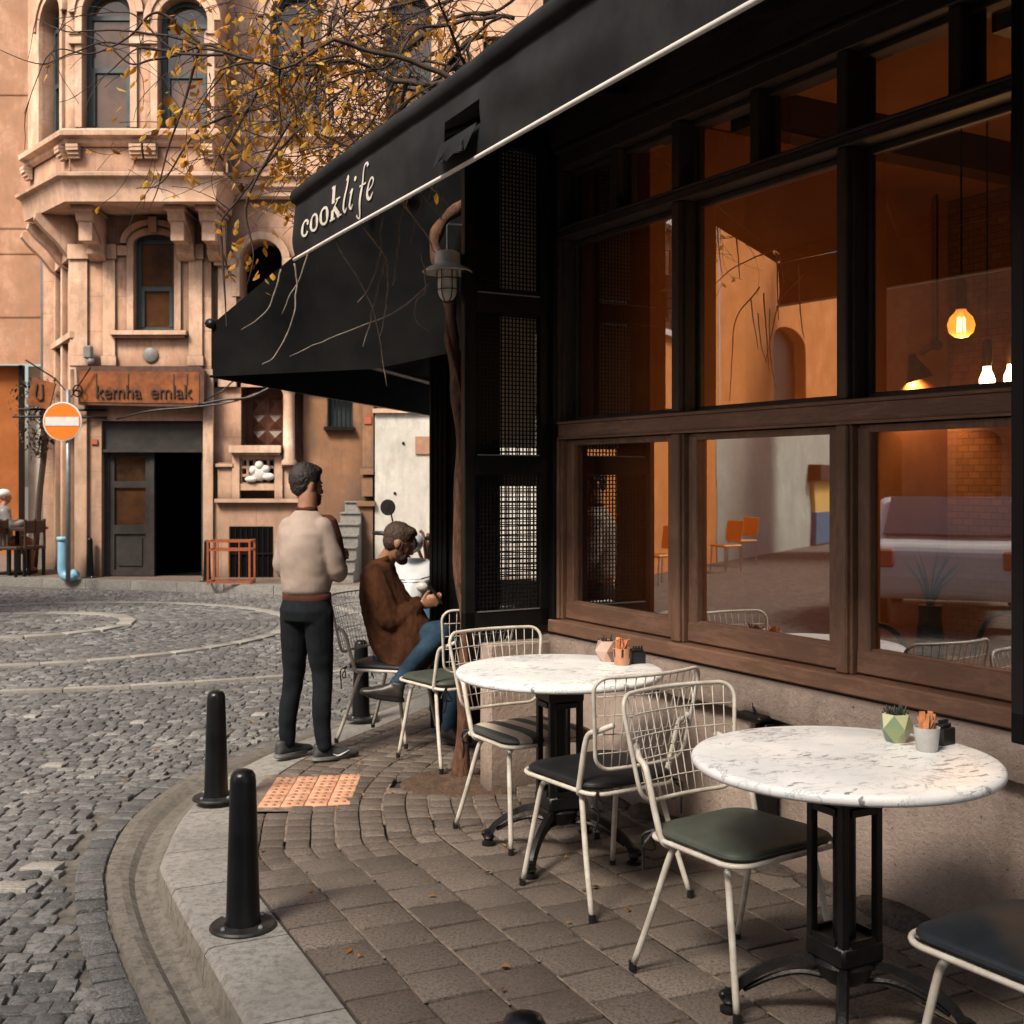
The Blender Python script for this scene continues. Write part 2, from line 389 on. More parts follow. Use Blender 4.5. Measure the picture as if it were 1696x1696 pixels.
    M['scooter_blue']=simple('dark_blue_panel',(.03,.06,.1),(.04,.08,.13),3,.2,spec=.7)
    M['chrome']=simple('polished_metal',(.6,.6,.6),None,5,.12,1)
    M['plastic_black']=simple('black_plastic',(.01,.01,.011),None,5,.35)
    # table ware
    t=NT('green_geometric_glaze'); a=t.attr('tint'); t.set(t.ramp(a,[(0,(.1,.2,.15)),(.4,(.25,.3,.14)),(.7,(.4,.42,.22)),(1,(.5,.5,.32))]),.35); M['pot_green']=t.m
    t=NT('pink_geometric_glaze'); a=t.attr('tint'); t.set(t.ramp(a,[(0,(.35,.22,.17)),(.5,(.5,.33,.26)),(1,(.6,.42,.34))]),.4); M['pot_pink']=t.m
    M['plant_dark']=simple('dark_succulent',(.012,.015,.01),(.03,.04,.022),30,.6)
    M['cup_white']=simple('pale_concrete_cup',(.42,.42,.4),(.52,.51,.48),20,.6,0,.2,60)
    M['cup_stripe']=simple('copper_cup',(.5,.22,.12),(.6,.3,.18),9,.4)
    M['sachet']=simple('orange_brown_sachets',(.45,.15,.05),(.65,.3,.14),25,.6)
    # interior
    M['int_wall']=simple('amber_interior_wall',(.27,.1,.03),(.36,.15,.05),2,.9)
    t=NT('dark_interior_brick'); co=t.coord(); br=t.new('ShaderNodeTexBrick'); br.inputs['Scale'].default_value=6
    for i,cc in ((1,(.2,.09,.04)),(2,(.15,.065,.03)),(3,(.08,.045,.025))): br.inputs[i].default_value=(*cc,1)
    rt=t.coord((1,1,1),(R(90),0,0)); t.link(rt,br.inputs[0]); t.set(br.outputs[0],.85); t.bump(br.outputs['Fac'],-.4,.01); M['int_brick']=t.m
    M['int_dark']=simple('dark_interior_wood',(.03,.014,.008),(.06,.028,.015),5,.5)
    M['bulb']=emit('glowing_filament',(1,.55,.18),60)
    M['bulb_hot']=emit('bright_bulb',(1,.62,.28),30)
    t=NT('amber_bulb_glass'); t.set((.9,.42,.1),.1); t.b.inputs['Transmission Weight'].default_value=.0
    t.b.inputs['Emission Color'].default_value=(1,.35,.05,1); t.b.inputs['Emission Strength'].default_value=1.6
    t.b.inputs['Alpha'].default_value=.75; M['bulb_glass']=t.m
    M['car']=simple('white_car_paint',(.6,.6,.58),(.65,.65,.63),3,.2,spec=.7)
    M['car_glass']=simple('dark_car_glass',(.02,.025,.03),None,3,.05,spec=.9)
    M['white_trim']=simple('white_painted_trim',(.7,.68,.64),(.6,.58,.54),8,.6)
    M['yellow']=simple('yellow_painted_panel',(.8,.4,.04),(.6,.5,.2),6,.6)
    M['blue_panel']=simple('blue_painted_panel',(.02,.1,.2),(.03,.14,.26),6,.6)
    M['orange_seat']=simple('orange_plastic_seat',(.7,.25,.03),None,5,.4)
    M['grey_disc']=simple('grey_metal_disc',(.16,.16,.15),(.22,.22,.21),8,.5)
    M['tile_red']=simple('red_plaque',(.4,.1,.05),None,5,.6)
mats()
# ------------------------------------------------------------------ camera, world, sun
cam = bpy.data.cameras.new('camera'); cam_o = bpy.data.objects.new('camera', cam); COL.objects.link(cam_o); sc.camera = cam_o
cam_o.location = (0,0,CH); cam_o.rotation_euler = (R(90),0,0)
cam.sensor_width = 36; cam.lens = F/1696*36; cam.shift_y = -(848-CY)/1696; cam.shift_x = 0
cam.clip_end = 500; cam.clip_start = .05
cam.dof.use_dof = True; cam.dof.focus_distance = 4.4; cam.dof.aperture_fstop = 7.5
SUN_EL, SUN_AZ = 47, 214          # azimuth of the sun measured clockwise from +Y
w = bpy.data.worlds.new("World"); sc.world = w; w.use_nodes = True
sky = w.node_tree.nodes.new('ShaderNodeTexSky'); sky.sky_type='NISHITA'; sky.sun_disc=False
sky.sun_elevation=R(SUN_EL); sky.sun_rotation=R(SUN_AZ); sky.dust_density=3.0; sky.air_density=1.0; sky.ozone_density=.6
bg = w.node_tree.nodes['Background']; bg.inputs[1].default_value=.2
tn=w.node_tree.nodes.new('ShaderNodeMix'); tn.data_type='RGBA'; tn.blend_type='MULTIPLY'; tn.inputs[0].default_value=1; tn.inputs[7].default_value=(1.0,.94,.86,1)
w.node_tree.links.new(sky.outputs[0], tn.inputs[6]); w.node_tree.links.new(tn.outputs[2], bg.inputs[0])
sl = bpy.data.lights.new('sun','SUN'); sl.energy=5.2; sl.angle=R(16); sl.color=(1,.9,.77)
so = bpy.data.objects.new('sun',sl); COL.objects.link(so)
d = V((math.sin(R(SUN_AZ))*math.cos(R(SUN_EL)), math.cos(R(SUN_AZ))*math.cos(R(SUN_EL)), math.sin(R(SUN_EL))))
so.rotation_euler = d.to_track_quat('Z','Y').to_euler(); so.location = d*20
sc.view_settings.view_transform='Standard'; sc.view_settings.look='None'; sc.view_settings.exposure=0; sc.view_settings.gamma=1
sc.cycles.use_denoising = True; sc.cycles.max_bounces=6; sc.cycles.transparent_max_bounces=12
sc.cycles.sample_clamp_indirect=4

# ------------------------------------------------------------------ cafe frame: local x runs away along the front, local y points out to the street
A0 = V((1.36,4.15,0)); UD = V((-.5021,.8648,0)); NO = V((-.8648,-.5021,0)); ROT_A = math.atan2(UD.y,UD.x)
def CL(s,d,z=0): return A0+UD*s+NO*d+V((0,0,z))
SC = 2.32
C0 = CL(SC,0); UD2 = V((.225,.9744,0)); NO2=V((-.9744,.225,0)); ROT_B = math.atan2(UD2.y,UD2.x)
def CL2(s,d,z=0): return C0+UD2*s+NO2*d+V((0,0,z))

# ------------------------------------------------------------------ kerb line
K = [V(p) for p in ((1.62,-1.9,0),(.75,-.1,0),(.1,1.24,0),(-.746,3.34-.35*.0,0),(-1.366,4.64,0),(-1.5,5.15,0),(-1.57,5.75,0),(-1.53,6.35,0),(-1.4,6.9,0),(-1.2,7.42,0),(-1.0,7.9,0),(-.67,8.7,0),(-.3,9.7,0),(.4,11.8,0),(1.0,13.8,0),(1.5,16.0,0))]
K[2] = K[3]+(K[3]-K[4]).normalized()*2.0; K[1]=K[2]+(K[3]-K[4]).normalized()*1.8; K[0]=K[1]+(K[3]-K[4]).normalized()*1.8
KO = smoothcurve(K, 10)
GP = [V(p) for p in ((0,0,0),(0,0,0),(-.72,2.9,0),(-1.06,3.56,0),(-1.385,4.19,0),(-1.62,4.75,0),(-1.75,5.15,0),(-1.84,5.7,0),(-1.83,6.25,0),(-1.74,6.75,0),(-1.5,7.28,0),(-1.27,7.75,0),(-1.09,8.2,0),(-.73,9.06,0),(-.36,10.0,0),(.33,12.0,0),(.93,14,0),(1.42,16.2,0))]
GP[1]=GP[2]+(GP[2]-GP[3]).normalized()*2; GP[0]=GP[1]+(GP[2]-GP[3]).normalized()*2.2
GO = smoothcurve(GP,10)
def offs(line, dist):        # offset to the right of travel direction
    out=[]
    for i,p in enumerate(line):
        t=(line[min(i+1,len(line)-1)]-line[max(i-1,0)]).normalized(); n=V((t.y,-t.x,0)); out.append(p+n*dist)
    return out
def resample(line, step):
    out=[line[0].copy()]; acc=0
    for a,b in zip(line[:-1],line[1:]):
        L=(b-a).length; pos=step-acc
        while pos<=L:
            out.append(a+(b-a)*(pos/L)); pos+=step
        acc=(acc+L)%step if L+acc>=step else acc+L
    return out
def npl(line): return np.array([(p.x,p.y) for p in line])
KOn=npl(KO); KIn=npl(offs(KO,.29)); GOn=npl(GO)
def sdist(arr, x, y):        # signed distance to a polyline, + on the right hand side
    a=arr[:-1]; b=arr[1:]; ab=b-a; p=np.array([x,y])-a
    t=np.clip((p*ab).sum(1)/(ab*ab).sum(1),0,1); q=a+ab*t[:,None]; dd=np.hypot(x-q[:,0],y-q[:,1]); i=int(dd.argmin())
    cr = ab[i,0]*(y-a[i,1])-ab[i,1]*(x-a[i,0])
    return -math.copysign(dd[i],cr)
ROADZ=-.12
def kerb_h(y):               # height of the kerb top: dropped around the corner
    if y<4.62: return 0.0
    if y<4.95: return -.05*((y-4.62)/.33)
    if y<9: return -.05
    return -.05+min((y-9)/2,1)*.05

def stone_add(mb, quad, z, h, bev, tint, crown=.003, tilt=0.0, rnd=0.0):
    # quad: 4 corner points (xy) ccw; slightly pillowed stone
    c = sum(quad, V((0,0,0)))/4
    vs=[]; tz=[random.uniform(-tilt,tilt) for _ in range(4)]
    for q in quad: vs.append(V((q.x,q.y,z-h)))
    for i,q in enumerate(quad): vs.append(V((q.x,q.y,z-bev*.8+tz[i])))
    for i,q in enumerate(quad):
        k=q+(c-q).normalized()*bev*1.3; vs.append(V((k.x+random.uniform(-rnd,rnd),k.y+random.uniform(-rnd,rnd),z+tz[i])))
    vs.append(V((c.x,c.y,z+crown+sum(tz)/4)))
    fs=[(0,1,5,4),(1,2,6,5),(2,3,7,6),(3,0,4,7),(4,5,9,8),(5,6,10,9),(6,7,11,10),(7,4,8,11),(8,9,12),(9,10,12),(10,11,12),(11,8,12)]
    mb.add(vs,fs,tint)

# --- ground sheet to the horizon and the road
g=MB(); g.add([(-250,-250,-.2),(250,-250,-.2),(250,250,-.2),(-250,250,-.2)],[(0,1,2,3)])
tag(g.build('ground',M['road_bed'],fix=False),kind='structure')
def far_kerb_y(x): return 17.0 - (x+3.2)*.32 if x<-3.2 else 17.0-(x+3.2)*.14
rd=MB(); rd.add([(-30,-8,ROADZ-.016),(6,-8,ROADZ-.016),(6,16.6,ROADZ-.016),(-3.2,17.2,ROADZ-.016),(-30,26,ROADZ-.016)],[(0,1,2,3,4)])
random.seed(3)
rings=[((-5.25,13.15),2.75,.13),((-5.6,13.5),1.17,.17)]
bandline=smoothcurve([V((-9,8.9,0)),V((-6,8.95,0)),V((-4,9.2,0)),V((-2.6,9.62,0)),V((-1.5,10.15,0)),V((-.9,10.7,0)),V((-.3,11.8,0)),V((.2,13.2,0))],8)
BLn=npl(bandline)
farline=smoothcurve([V((-2.75,16.3,0)),V((-1.9,14.6,0)),V((-.9,13.6,0)),V((.6,13.2,0))],8); FLn=npl(farline)
def wob(x,y,s=.035):
    n=mnoise.noise_vector(V((x*1.1,y*1.1,0))); m=mnoise.noise_vector(V((x*.35+5,y*.35,2)))
    return V((x+n.x*s+m.x*.1, y+n.y*s+m.y*.12,0))
def road_h(x,y): return mnoise.noise(V((x*.6,y*.6,4)))*.012
rot=R(8); ca,sa=math.cos(rot),math.sin(rot)
cells=[]
sy=.086
rowi=0
y=1.6
while y<18.6:
    xx=-9.0+random.random()*.1
    while xx<3:
        wdt=random.uniform(.075,.118)
        cx,cy=xx+wdt/2,y+sy/2
        X=cx*ca+cy*sa*0-0; X=cx; Yc=cy+cx*.13
        ok = X > -.47*Yc-.9 and Yc>1.5 and Yc<far_kerb_y(X)-.1 and X<2.2
        if ok:
            if sdist(GOn,X,Yc) > -.13: ok=False
        if ok:
            for (rc,rr,rw) in rings[:1]:
                if math.hypot(X-rc[0],Yc-rc[1])<rr+.1: ok=False
            if ok and abs(sdist(BLn,X,Yc))<.075 and -8.9<X<.2: ok=False
            if ok and abs(sdist(FLn,X,Yc))<.06 : ok=False
        if ok:
            g0=.0025+random.random()*.0035
            q=[(xx+g0,y+g0),(xx+wdt-g0,y+g0),(xx+wdt-g0,y+sy-g0),(xx+g0,y+sy-g0)]
            q=[wob(a+random.uniform(-.006,.006),b+a*.13+random.uniform(-.006,.006)) for a,b in q]
            cells.append((q,None))
        xx+=wdt
    y+=sy
# stones inside the rings, laid in concentric courses
(rc,rr,rw)=rings[0]
r_=.1
while r_<rr-.07:
    n=max(5,int(2*math.pi*r_/.11)); a0=random.random()*6
    for k in range(n):
        a=a0+2*math.pi*k/n; b=a0+2*math.pi*(k+1)/n-.008/max(r_,.1)
        ctr=(rc[0]+r_*math.cos(a),rc[1]+r_*math.sin(a))
        if abs(math.hypot(ctr[0]-rings[1][0][0],ctr[1]-rings[1][0][1])-rings[1][1])<.12: continue
        if ctr[0]<-.47*ctr[1]-.9: continue
        q=[V((rc[0]+ri*math.cos(t),rc[1]+ri*math.sin(t),0)) for ri,t in ((r_,a),(r_+.092,a),(r_+.092,b),(r_,b))]
        cells.append((q,None))
    r_+=.1
# border course laid along the channel
brd=resample(offs(GO,-.07),.115)
for a,b in zip(brd[:-1],brd[1:]):
    if b.y>16: continue
    t=(b-a).normalized(); n=V((t.y,-t.x,0))*.055
    cells.append(([a-n,b-n-t*.01,b+n-t*.01,a+n],-1))
for q,k in cells:
    tn=min(1,max(0,random.gauss(.42,.24)+mnoise.noise(V((q[0].x*.5,q[0].y*.5,1)))*.3))
    if k==-1: tn*=.55
    if random.random()<.004: tn=1.0
    stone_add(rd,q,ROADZ+road_h(q[0].x,q[0].y)+random.uniform(-.004,.004),.03,random.choice((.005,.007,.01)),tn,.001,.005,.004)
road=rd.build('road',M['sett'],fix=True,auto=50,tint=True); road.data.materials.append(M['road_bed']); road.data.polygons[0].material_index=1
tag(road,kind='structure')
# a few pale stones
pl=MB()
for (px,py,w_) in ((18,1470,.16),(68,1437,.15),(90,1268,.12),(230,1197,.1),(430,1184,.1),(52,1187,.09)):
    c=G(px,py,ROADZ); q=[V((c.x+a*w_/2,c.y+b*.05,0)) for a,b in ((-1,-.8),(1,-1),(1.1,1),(-.8,.9))]
    stone_add(pl,q,ROADZ+.013,.03,.006,.8,.0)
tag(pl.build('road_patch',M['band'],auto=50,tint=True),kind='structure')
# concrete bands
def ribbon(mb,line,wd,z,h,seg,closed=False,tintf=None,gap=.006):
    pts=resample(line,seg)
    if closed: pts.append(pts[0])
    for a,b in zip(pts[:-1],pts[1:]):
        t=(b-a)
        if t.length<1e-4: continue
        t.normalize(); n=V((t.y,-t.x,0))*wd/2
        za=z(a) if callable(z) else z
        stone_add(mb,[a-n+t*gap/2,b-n-t*gap/2,b+n-t*gap/2,a+n+t*gap/2],za,h,.008,random.random() if tintf is None else tintf(),.001)
bd=MB()
for (c,r,wd) in rings:
    ln=[V((c[0]+r*math.cos(t/60*2*math.pi),c[1]+r*math.sin(t/60*2*math.pi),0)) for t in range(61)]
    ribbon(bd,ln,wd,ROADZ+.01,.04,.4)
ribbon(bd,bandline,.085,ROADZ+.014,.04,.5); ribbon(bd,farline,.07,ROADZ+.014,.04,.5)
tag(bd.build('road_bands',M['band'],auto=50,tint=True),kind='structure')

# --- kerb stones
kb=MB(); seg=resample(KO,.62)
def xsec(line_o, y, prof):
    pass
ks=resample(KO,.155)
for i in range(0,len(ks)-4,4):
    pts=ks[i:i+5]; tn=random.random(); rows=[]
    for j,p in enumerate(pts):
        a=ks[max(i+j-1,0)]; b=ks[min(i+j+1,len(ks)-1)]; t=(b-a).normalized(); n=V((t.y,-t.x,0))
        e = .004 if j==0 else (-.004 if j==4 else 0)
        h=kerb_h(p.y); pp=p+t*e
        rows.append([V((pp.x,pp.y,-.18))-n*.012, V((pp.x,pp.y,h-.022)), V((pp.x,pp.y,h-.004))+n*.014, V((pp.x,pp.y,h))+n*.03, V((pp.x,pp.y,h+.012 if h<0 else 0))+n*.278, V((pp.x,pp.y,-.05))+n*.284])
    vs=[q for r in rows for q in r]; fs=[]
    for j in range(4):
        for k in range(5): fs.append((j*6+k,(j+1)*6+k,(j+1)*6+k+1,j*6+k+1))
    fs.append((0,1,2,3,4,5)); fs.append(tuple(24+k for k in (5,4,3,2,1,0)))
    kb.add(vs,fs,tn)
kbo=kb.build('kerb',M['kerb'],auto=35,tint=True); kbo.data.materials.append(M['gutter']); tag(kbo,kind='structure')
for i_,p_ in enumerate(kbo.data.polygons):
    if i_%22<20 and (i_%22)%5==0: p_.material_index=1
# --- gutter channel between road and kerb
gt=MB(); gs=resample(GO,.1); rows=[]
kol=npl(KO)
for i,p in enumerate(gs):
    a=gs[max(i-1,0)]; b=gs[min(i+1,len(gs)-1)]; t=(b-a).normalized(); n=V((t.y,-t.x,0))
    dk=abs(sdist(kol,p.x,p.y))
    W=dk+.03
    nz=mnoise.noise(V((p.x*3,p.y*3,0)))*.006
    hk=kerb_h(p.y)
    inner=min(ROADZ+.01 if p.y<4.9 else ROADZ+.01+min(1,(p.y-4.9)/1.0)*(.12+hk-.03), hk-.012)
    lip=ROADZ+.012
    r=[(-.01,-.16),(0,lip),(.05,lip+.004),(min(.1,W*.35),lip-.004),(min(.14,W*.45),lip-.02),(min(.2,W*.65),lip-.018),(min(.25,W*.8),(lip+inner)/2-.004),(W,inner)]
    rows.append([V((p.x,p.y,zz+nz*(k%3-1)))+n*dd for k,(dd,zz) in enumerate(r)])
for i in range(len(rows)-1):
    vs=rows[i]+rows[i+1]; m=len(rows[0])
    tn=.5+.4*mnoise.noise(V((i//8*3.3,0,0)))
    gt.add(vs,[(k,m+k,m+k+1,k+1) for k in range(m-1)],tn)
gto=gt.build('gutter',M['gutter'],tint=True,fix=False)
tag(gto,kind='structure')

# --- pavement
pv=MB()
bedpoly=[p for p in offs(KO,.278)]
vs=[V((p.x,p.y,-.05 if kerb_h(p.y)<-.01 else -.012)) for p in bedpoly]; far_=[V((7,p.y+.5,-.012)) for p in bedpoly]
n=len(vs); pv.add(vs+far_,[(i,n+i,n+i+1,i+1) for i in range(n-1)])
nbed=n-1
def pave_z(x,y,dd): # dips to the dropped kerb
    h=kerb_h(y); return h*max(0,1-dd/.9)*.75
tact=[V((-1.2,5.64,0)),V((-.77,5.7,0)),V((-.82,6.24,0)),V((-1.24,6.18,0))]
def in_tact(x,y):
    return -1.25<x<-.75 and 5.62<y<6.24
pit=V((-.27,6.02,0))
row=0
wrow=.218
while row<14:
    base=offs(KO,.29+.006+row*wrow); base_in=offs(KO,.29+row*wrow+wrow/2)
    # arc length walk
    L=0; i=0; pos=random.random()*.03+ (0.104 if row%2 else 0)
    cum=[0]
    for a,b in zip(base_in[:-1],base_in[1:]): cum.append(cum[-1]+(b-a).length)
    def at(line,s):
        import bisect
        j=min(max(bisect.bisect_right(cum,s)-1,0),len(cum)-2); f=(s-cum[j])/max(cum[j+1]-cum[j],1e-9); return line[j].lerp(line[j+1],f)
    outer=offs(KO,.29+row*wrow+.004); inner=offs(KO,.29+(row+1)*wrow-.006)
    while pos<cum[-1]-.3:
        m=at(base_in,pos)
        ln=.205 if m.y<4.58+row*.1 else .102
        if m.y>8.5: ln=.205
        e=pos+ln
        c=at(base_in,(pos+e)/2)
        sd=sdist(KIn,c.x,c.y)
        ok=abs(sd-(row*wrow+wrow/2))<.03 and c.y<15
        # inside the cafe?
        lw=(c-A0).dot(NO); lb=(c-C0).dot(NO2)
        if lw< -.1 and lb< -.1: ok=False
        if c.y<1.2: ok=False
        if in_tact(c.x,c.y): ok=False
        if (c-pit).length<.27: ok=False
        if ok:
            gj=.0065 if ln>.15 else .0045; q=[at(outer,pos+gj),at(outer,e-gj),at(inner,e-gj),at(inner,pos+gj)]
            if ln<.15:
                for h0,h1 in ((0,.485),(.515,1)):
                    q2=[q[0].lerp(q[3],h0),q[1].lerp(q[2],h0),q[1].lerp(q[2],h1),q[0].lerp(q[3],h1)]
                    stone_add(pv,q2,pave_z(c.x,c.y,sd)+random.uniform(-.002,.002),.03,.006,min(1,max(0,random.gauss(.45,.28))),.0006,.0018)
            else: stone_add(pv,q,pave_z(c.x,c.y,sd)+random.uniform(-.0025,.0025),.03,.006,min(1,max(0,random.gauss(.5,.28))),.0006,.0022)
        pos=e+.003
    row+=1
sand0=len(pv.f)
for row in range(1,14):
    ln_=resample(offs(KO,.29+row*wrow-.001),.12)
    for a,b in zip(ln_[:-1],ln_[1:]):
        if a.y<1.2 or a.y>12 or (b-a).length<.03: continue
        if abs(abs(sdist(KIn,a.x,a.y))-row*wrow)>.02 or in_tact(a.x,a.y) or (a-pit).length<.3: continue
        if (a-A0).dot(NO)<-.05 and (a-C0).dot(NO2)<-.05: continue
        t=(b-a).normalized(); n=V((t.y,-t.x,0))*random.uniform(.003,.0065); zz=pave_z(a.x,a.y,row*wrow)-.0035; zb=pave_z(b.x,b.y,row*wrow)-.0035
        if random.random()<.22 or (mnoise.noise(a*1.5)<-.15 and random.random()<.6): continue
        pv.add([V((a.x,a.y,zz))-n,V((b.x,b.y,zb))-n,V((b.x,b.y,zb))+n,V((a.x,a.y,zz))+n],[(0,1,2,3)],.5)
pvo=pv.build('pavement',M['paver'],auto=50,tint=True)
pvo.data.materials.append(M['bed']); pvo.data.materials.append(M['sand'])
mi=[1]*nbed+[0]*(sand0-nbed)+[2]*(len(pvo.data.polygons)-sand0); pvo.data.polygons.foreach_set('material_index',mi)
tag(pvo,kind='structure')
# tactile plate
nst=[]; tc=MB(); ts=tc
U=V((1,.03,0)).normalized(); W=V((-.03,1,0))
o=V((-1.22,5.65,0))
for i in range(4):
    for j in range(5):
        a=o+U*(i*.112)+W*(j*.115); g0=.003
        q=[a+U*g0+W*g0,a+U*(.112-g0)+W*g0,a+U*(.112-g0)+W*(.115-g0),a+U*g0+W*(.115-g0)]
        zz=pave_z(a.x,a.y,sdist(KIn,a.x,a.y))+.008
        stone_add(tc,q,zz,.03,.003,random.random(),.0004)
        for u in (.038,.078):
            for v in (.03,.086): ts.lathe([(.011,0),(.009,.004),(.004,.006)],a+U*u+W*v+V((0,0,zz)),8); nst.append(len(tc.f))
tr=empty('tactile_paving',(-1,5.9,0),0,'orange studded tactile paving panel set in the brown pavers near the trainers','tactile paving')
tc.add([V((x,y,-.03)) for x,y in ((-1.3,5.58),(-.7,5.6),(-.72,6.3),(-1.3,6.28))],[(0,1,2,3)],.4); tl=tc.build('tile',M['tactile'],tr,org=tr.location,auto=50); tl.data.materials.append(M['tactile_stud']); tl.data.materials.append(M['sand']); tl.data.polygons[len(tl.data.polygons)-1].material_index=2
for p_ in tl.data.polygons:
    if any(e-18<=p_.index<e for e in nst): p_.material_index=1 
# soil pit round the vine
sp=MB(); rings_=[]
for (r,z) in ((.30,-.012),(.27,.004),(.2,-.008),(.12,.012),(.03,.02)):
    rings_.append([V((pit.x+r*math.cos(a/28*6.2832)*(1+.1*mnoise.noise(V((a*.7,r*9,0)))),pit.y+r*math.sin(a/28*6.2832),z+.012*mnoise.noise(V((a,r*20,3))))) for a in range(28)])
vs=[q for r in rings_ for q in r]; sp.add(vs,[(i*28+k,i*28+(k+1)%28,(i+1)*28+(k+1)%28,(i+1)*28+k) for i in range(4) for k in range(28)]+[tuple(4*28+k for k in range(28))])
tag(sp.build('soil',M['soil'],smooth=True),kind='structure')
# far pavement
fp=MB(); edge=[V((x,far_kerb_y(x),0)) for x in np.linspace(-24,4,29)]
fp.add([V((p.x,p.y+.2,-.004)) for p in edge]+[V((p.x,p.y+14,-.004)) for p in edge],[(i,i+1,29+i+1,29+i) for i in range(28)])
tag(fp.build('far_pavement',M['far_pave'],fix=False),kind='structure')
fk=MB(); ribbon(fk,[V((p.x,p.y+.1,0)) for p in edge],.2,.0,.2,.8)
tag(fk.build('far_kerb',M['kerb'],tint=True,auto=40),kind='structure')
# ================================================================== CAFE (local frame: x along the front, y out to the street)
cafe = empty('cafe_building', A0, ROT_A, 'cafe with weathered brown timber windows above a rough pinkish plinth', 'building')
S_END=-3.2
wl=MB()
wl.bx(S_END,SC,-.3,0,-.15,.62)                       # plinth
wl.bx(S_END,-.86,-.3,-.02,.62,3.6)
o_=wl.build('plinth_wall',M['cafe_plaster'],cafe)
# sill of the plinth with an irregular lower edge
sl_=MB(); N=150; vs=[]
for i in range(N+1):
    s=S_END+(SC-S_END)*i/N; e=.018*mnoise.noise(V((s*4,0,0)))+.012*mnoise.noise(V((s*17,2,0)))
    vs+=[V((s,.0,.58+e)),V((s,.055+e*.5,.6+e)),V((s,.075,.64)),V((s,.07,.735)),V((s,.0,.752))]
sl_.add(vs,[(i*5+k,(i+1)*5+k,(i+1)*5+k+1,i*5+k+1) for i in range(N) for k in range(4)]+[(N*5,N*5+1,N*5+2,N*5+3,N*5+4),(4,3,2,1,0)])
sl_.build('stone_sill',M['cafe_plaster'],cafe,auto=40)
ft=MB()
random.seed(11); s=S_END
while s<SC-.1:
    L=random.uniform(.18,.42); hh=random.uniform(.02,.055); dd=random.uniform(.06,.11)
    cx=s+L/2
    ft.sphere((cx,.0,.0),1,10,6,(L/2,dd,hh)); s+=L*.92
ft.build('footing_stone',M['footing'],cafe,smooth=True,tint=True)
up=MB(); up.bx(S_END,SC,-.3,-.015,3.17,4.4); up.build('upper_wall',M['black'],cafe)
fa=MB(); fa.bx(-.8,SC-.03,-.015,.03,3.24,3.5); fa.bx(-.8,SC-.03,-.01,.05,3.5,3.56); fa.build('fascia',M['wood_shaded_h'],cafe)
# timber frame
fr=MB()
fr.bx(-.78,SC-.06,-.06,.05,.755,.82,.006)            # bottom board
fr.build('bottom_rail',M['wood_h'],cafe)
fr=MB(); fr.bx(-.76,SC-.1,-.1,.012,1.74,1.818,.004); fr.bx(-.76,SC-.1,-.1,.022,1.818,1.832,.003); fr.bx(-.76,SC-.1,-.1,.018,1.74,1.752,.002)
fr.build('middle_rail',M['wood_h'],cafe)
fr=MB(); fr.bx(-.76,SC-.1,-.1,.012,2.772,2.806,.004); fr.bx(-.76,SC-.1,-.1,.024,2.806,2.818,.002); fr.bx(-.76,SC-.1,-.1,.02,2.765,2.776,.002)
fr.build('transom_rail',M['wood_shaded_h'],cafe)
fr=MB(); fr.bx(-.78,SC-.08,-.1,.018,3.12,3.24,.004); fr.bx(-.78,SC-.08,-.1,.03,3.2,3.22,.002)
fr.build('head_rail',M['wood_shaded_h'],cafe)
mull=[2.245,1.248,.261,-.73]; hw=[.04,.03,.028,.035]
for i,(m,h) in enumerate(zip(mull,hw)):
    lo=MB(); lo.bx(m-h,m+h,-.1,.02,.822,1.739,.006); lo.bx(m-h-.012,m+h+.012,-.1,.002,.822,1.739,.003)
    lo.build('mullion',M['wood_v'],cafe)
    hi=MB(); hi.bx(m-h,m+h,-.1,.016,1.833,2.764,.006); hi.bx(m-h-.01,m+h+.01,-.1,-.01,1.833,2.764,.003); hi.bx(m-h,m+h,-.1,.016,2.819,3.119,.006)
    hi.build('mullion',M['wood_shaded_v'],cafe)
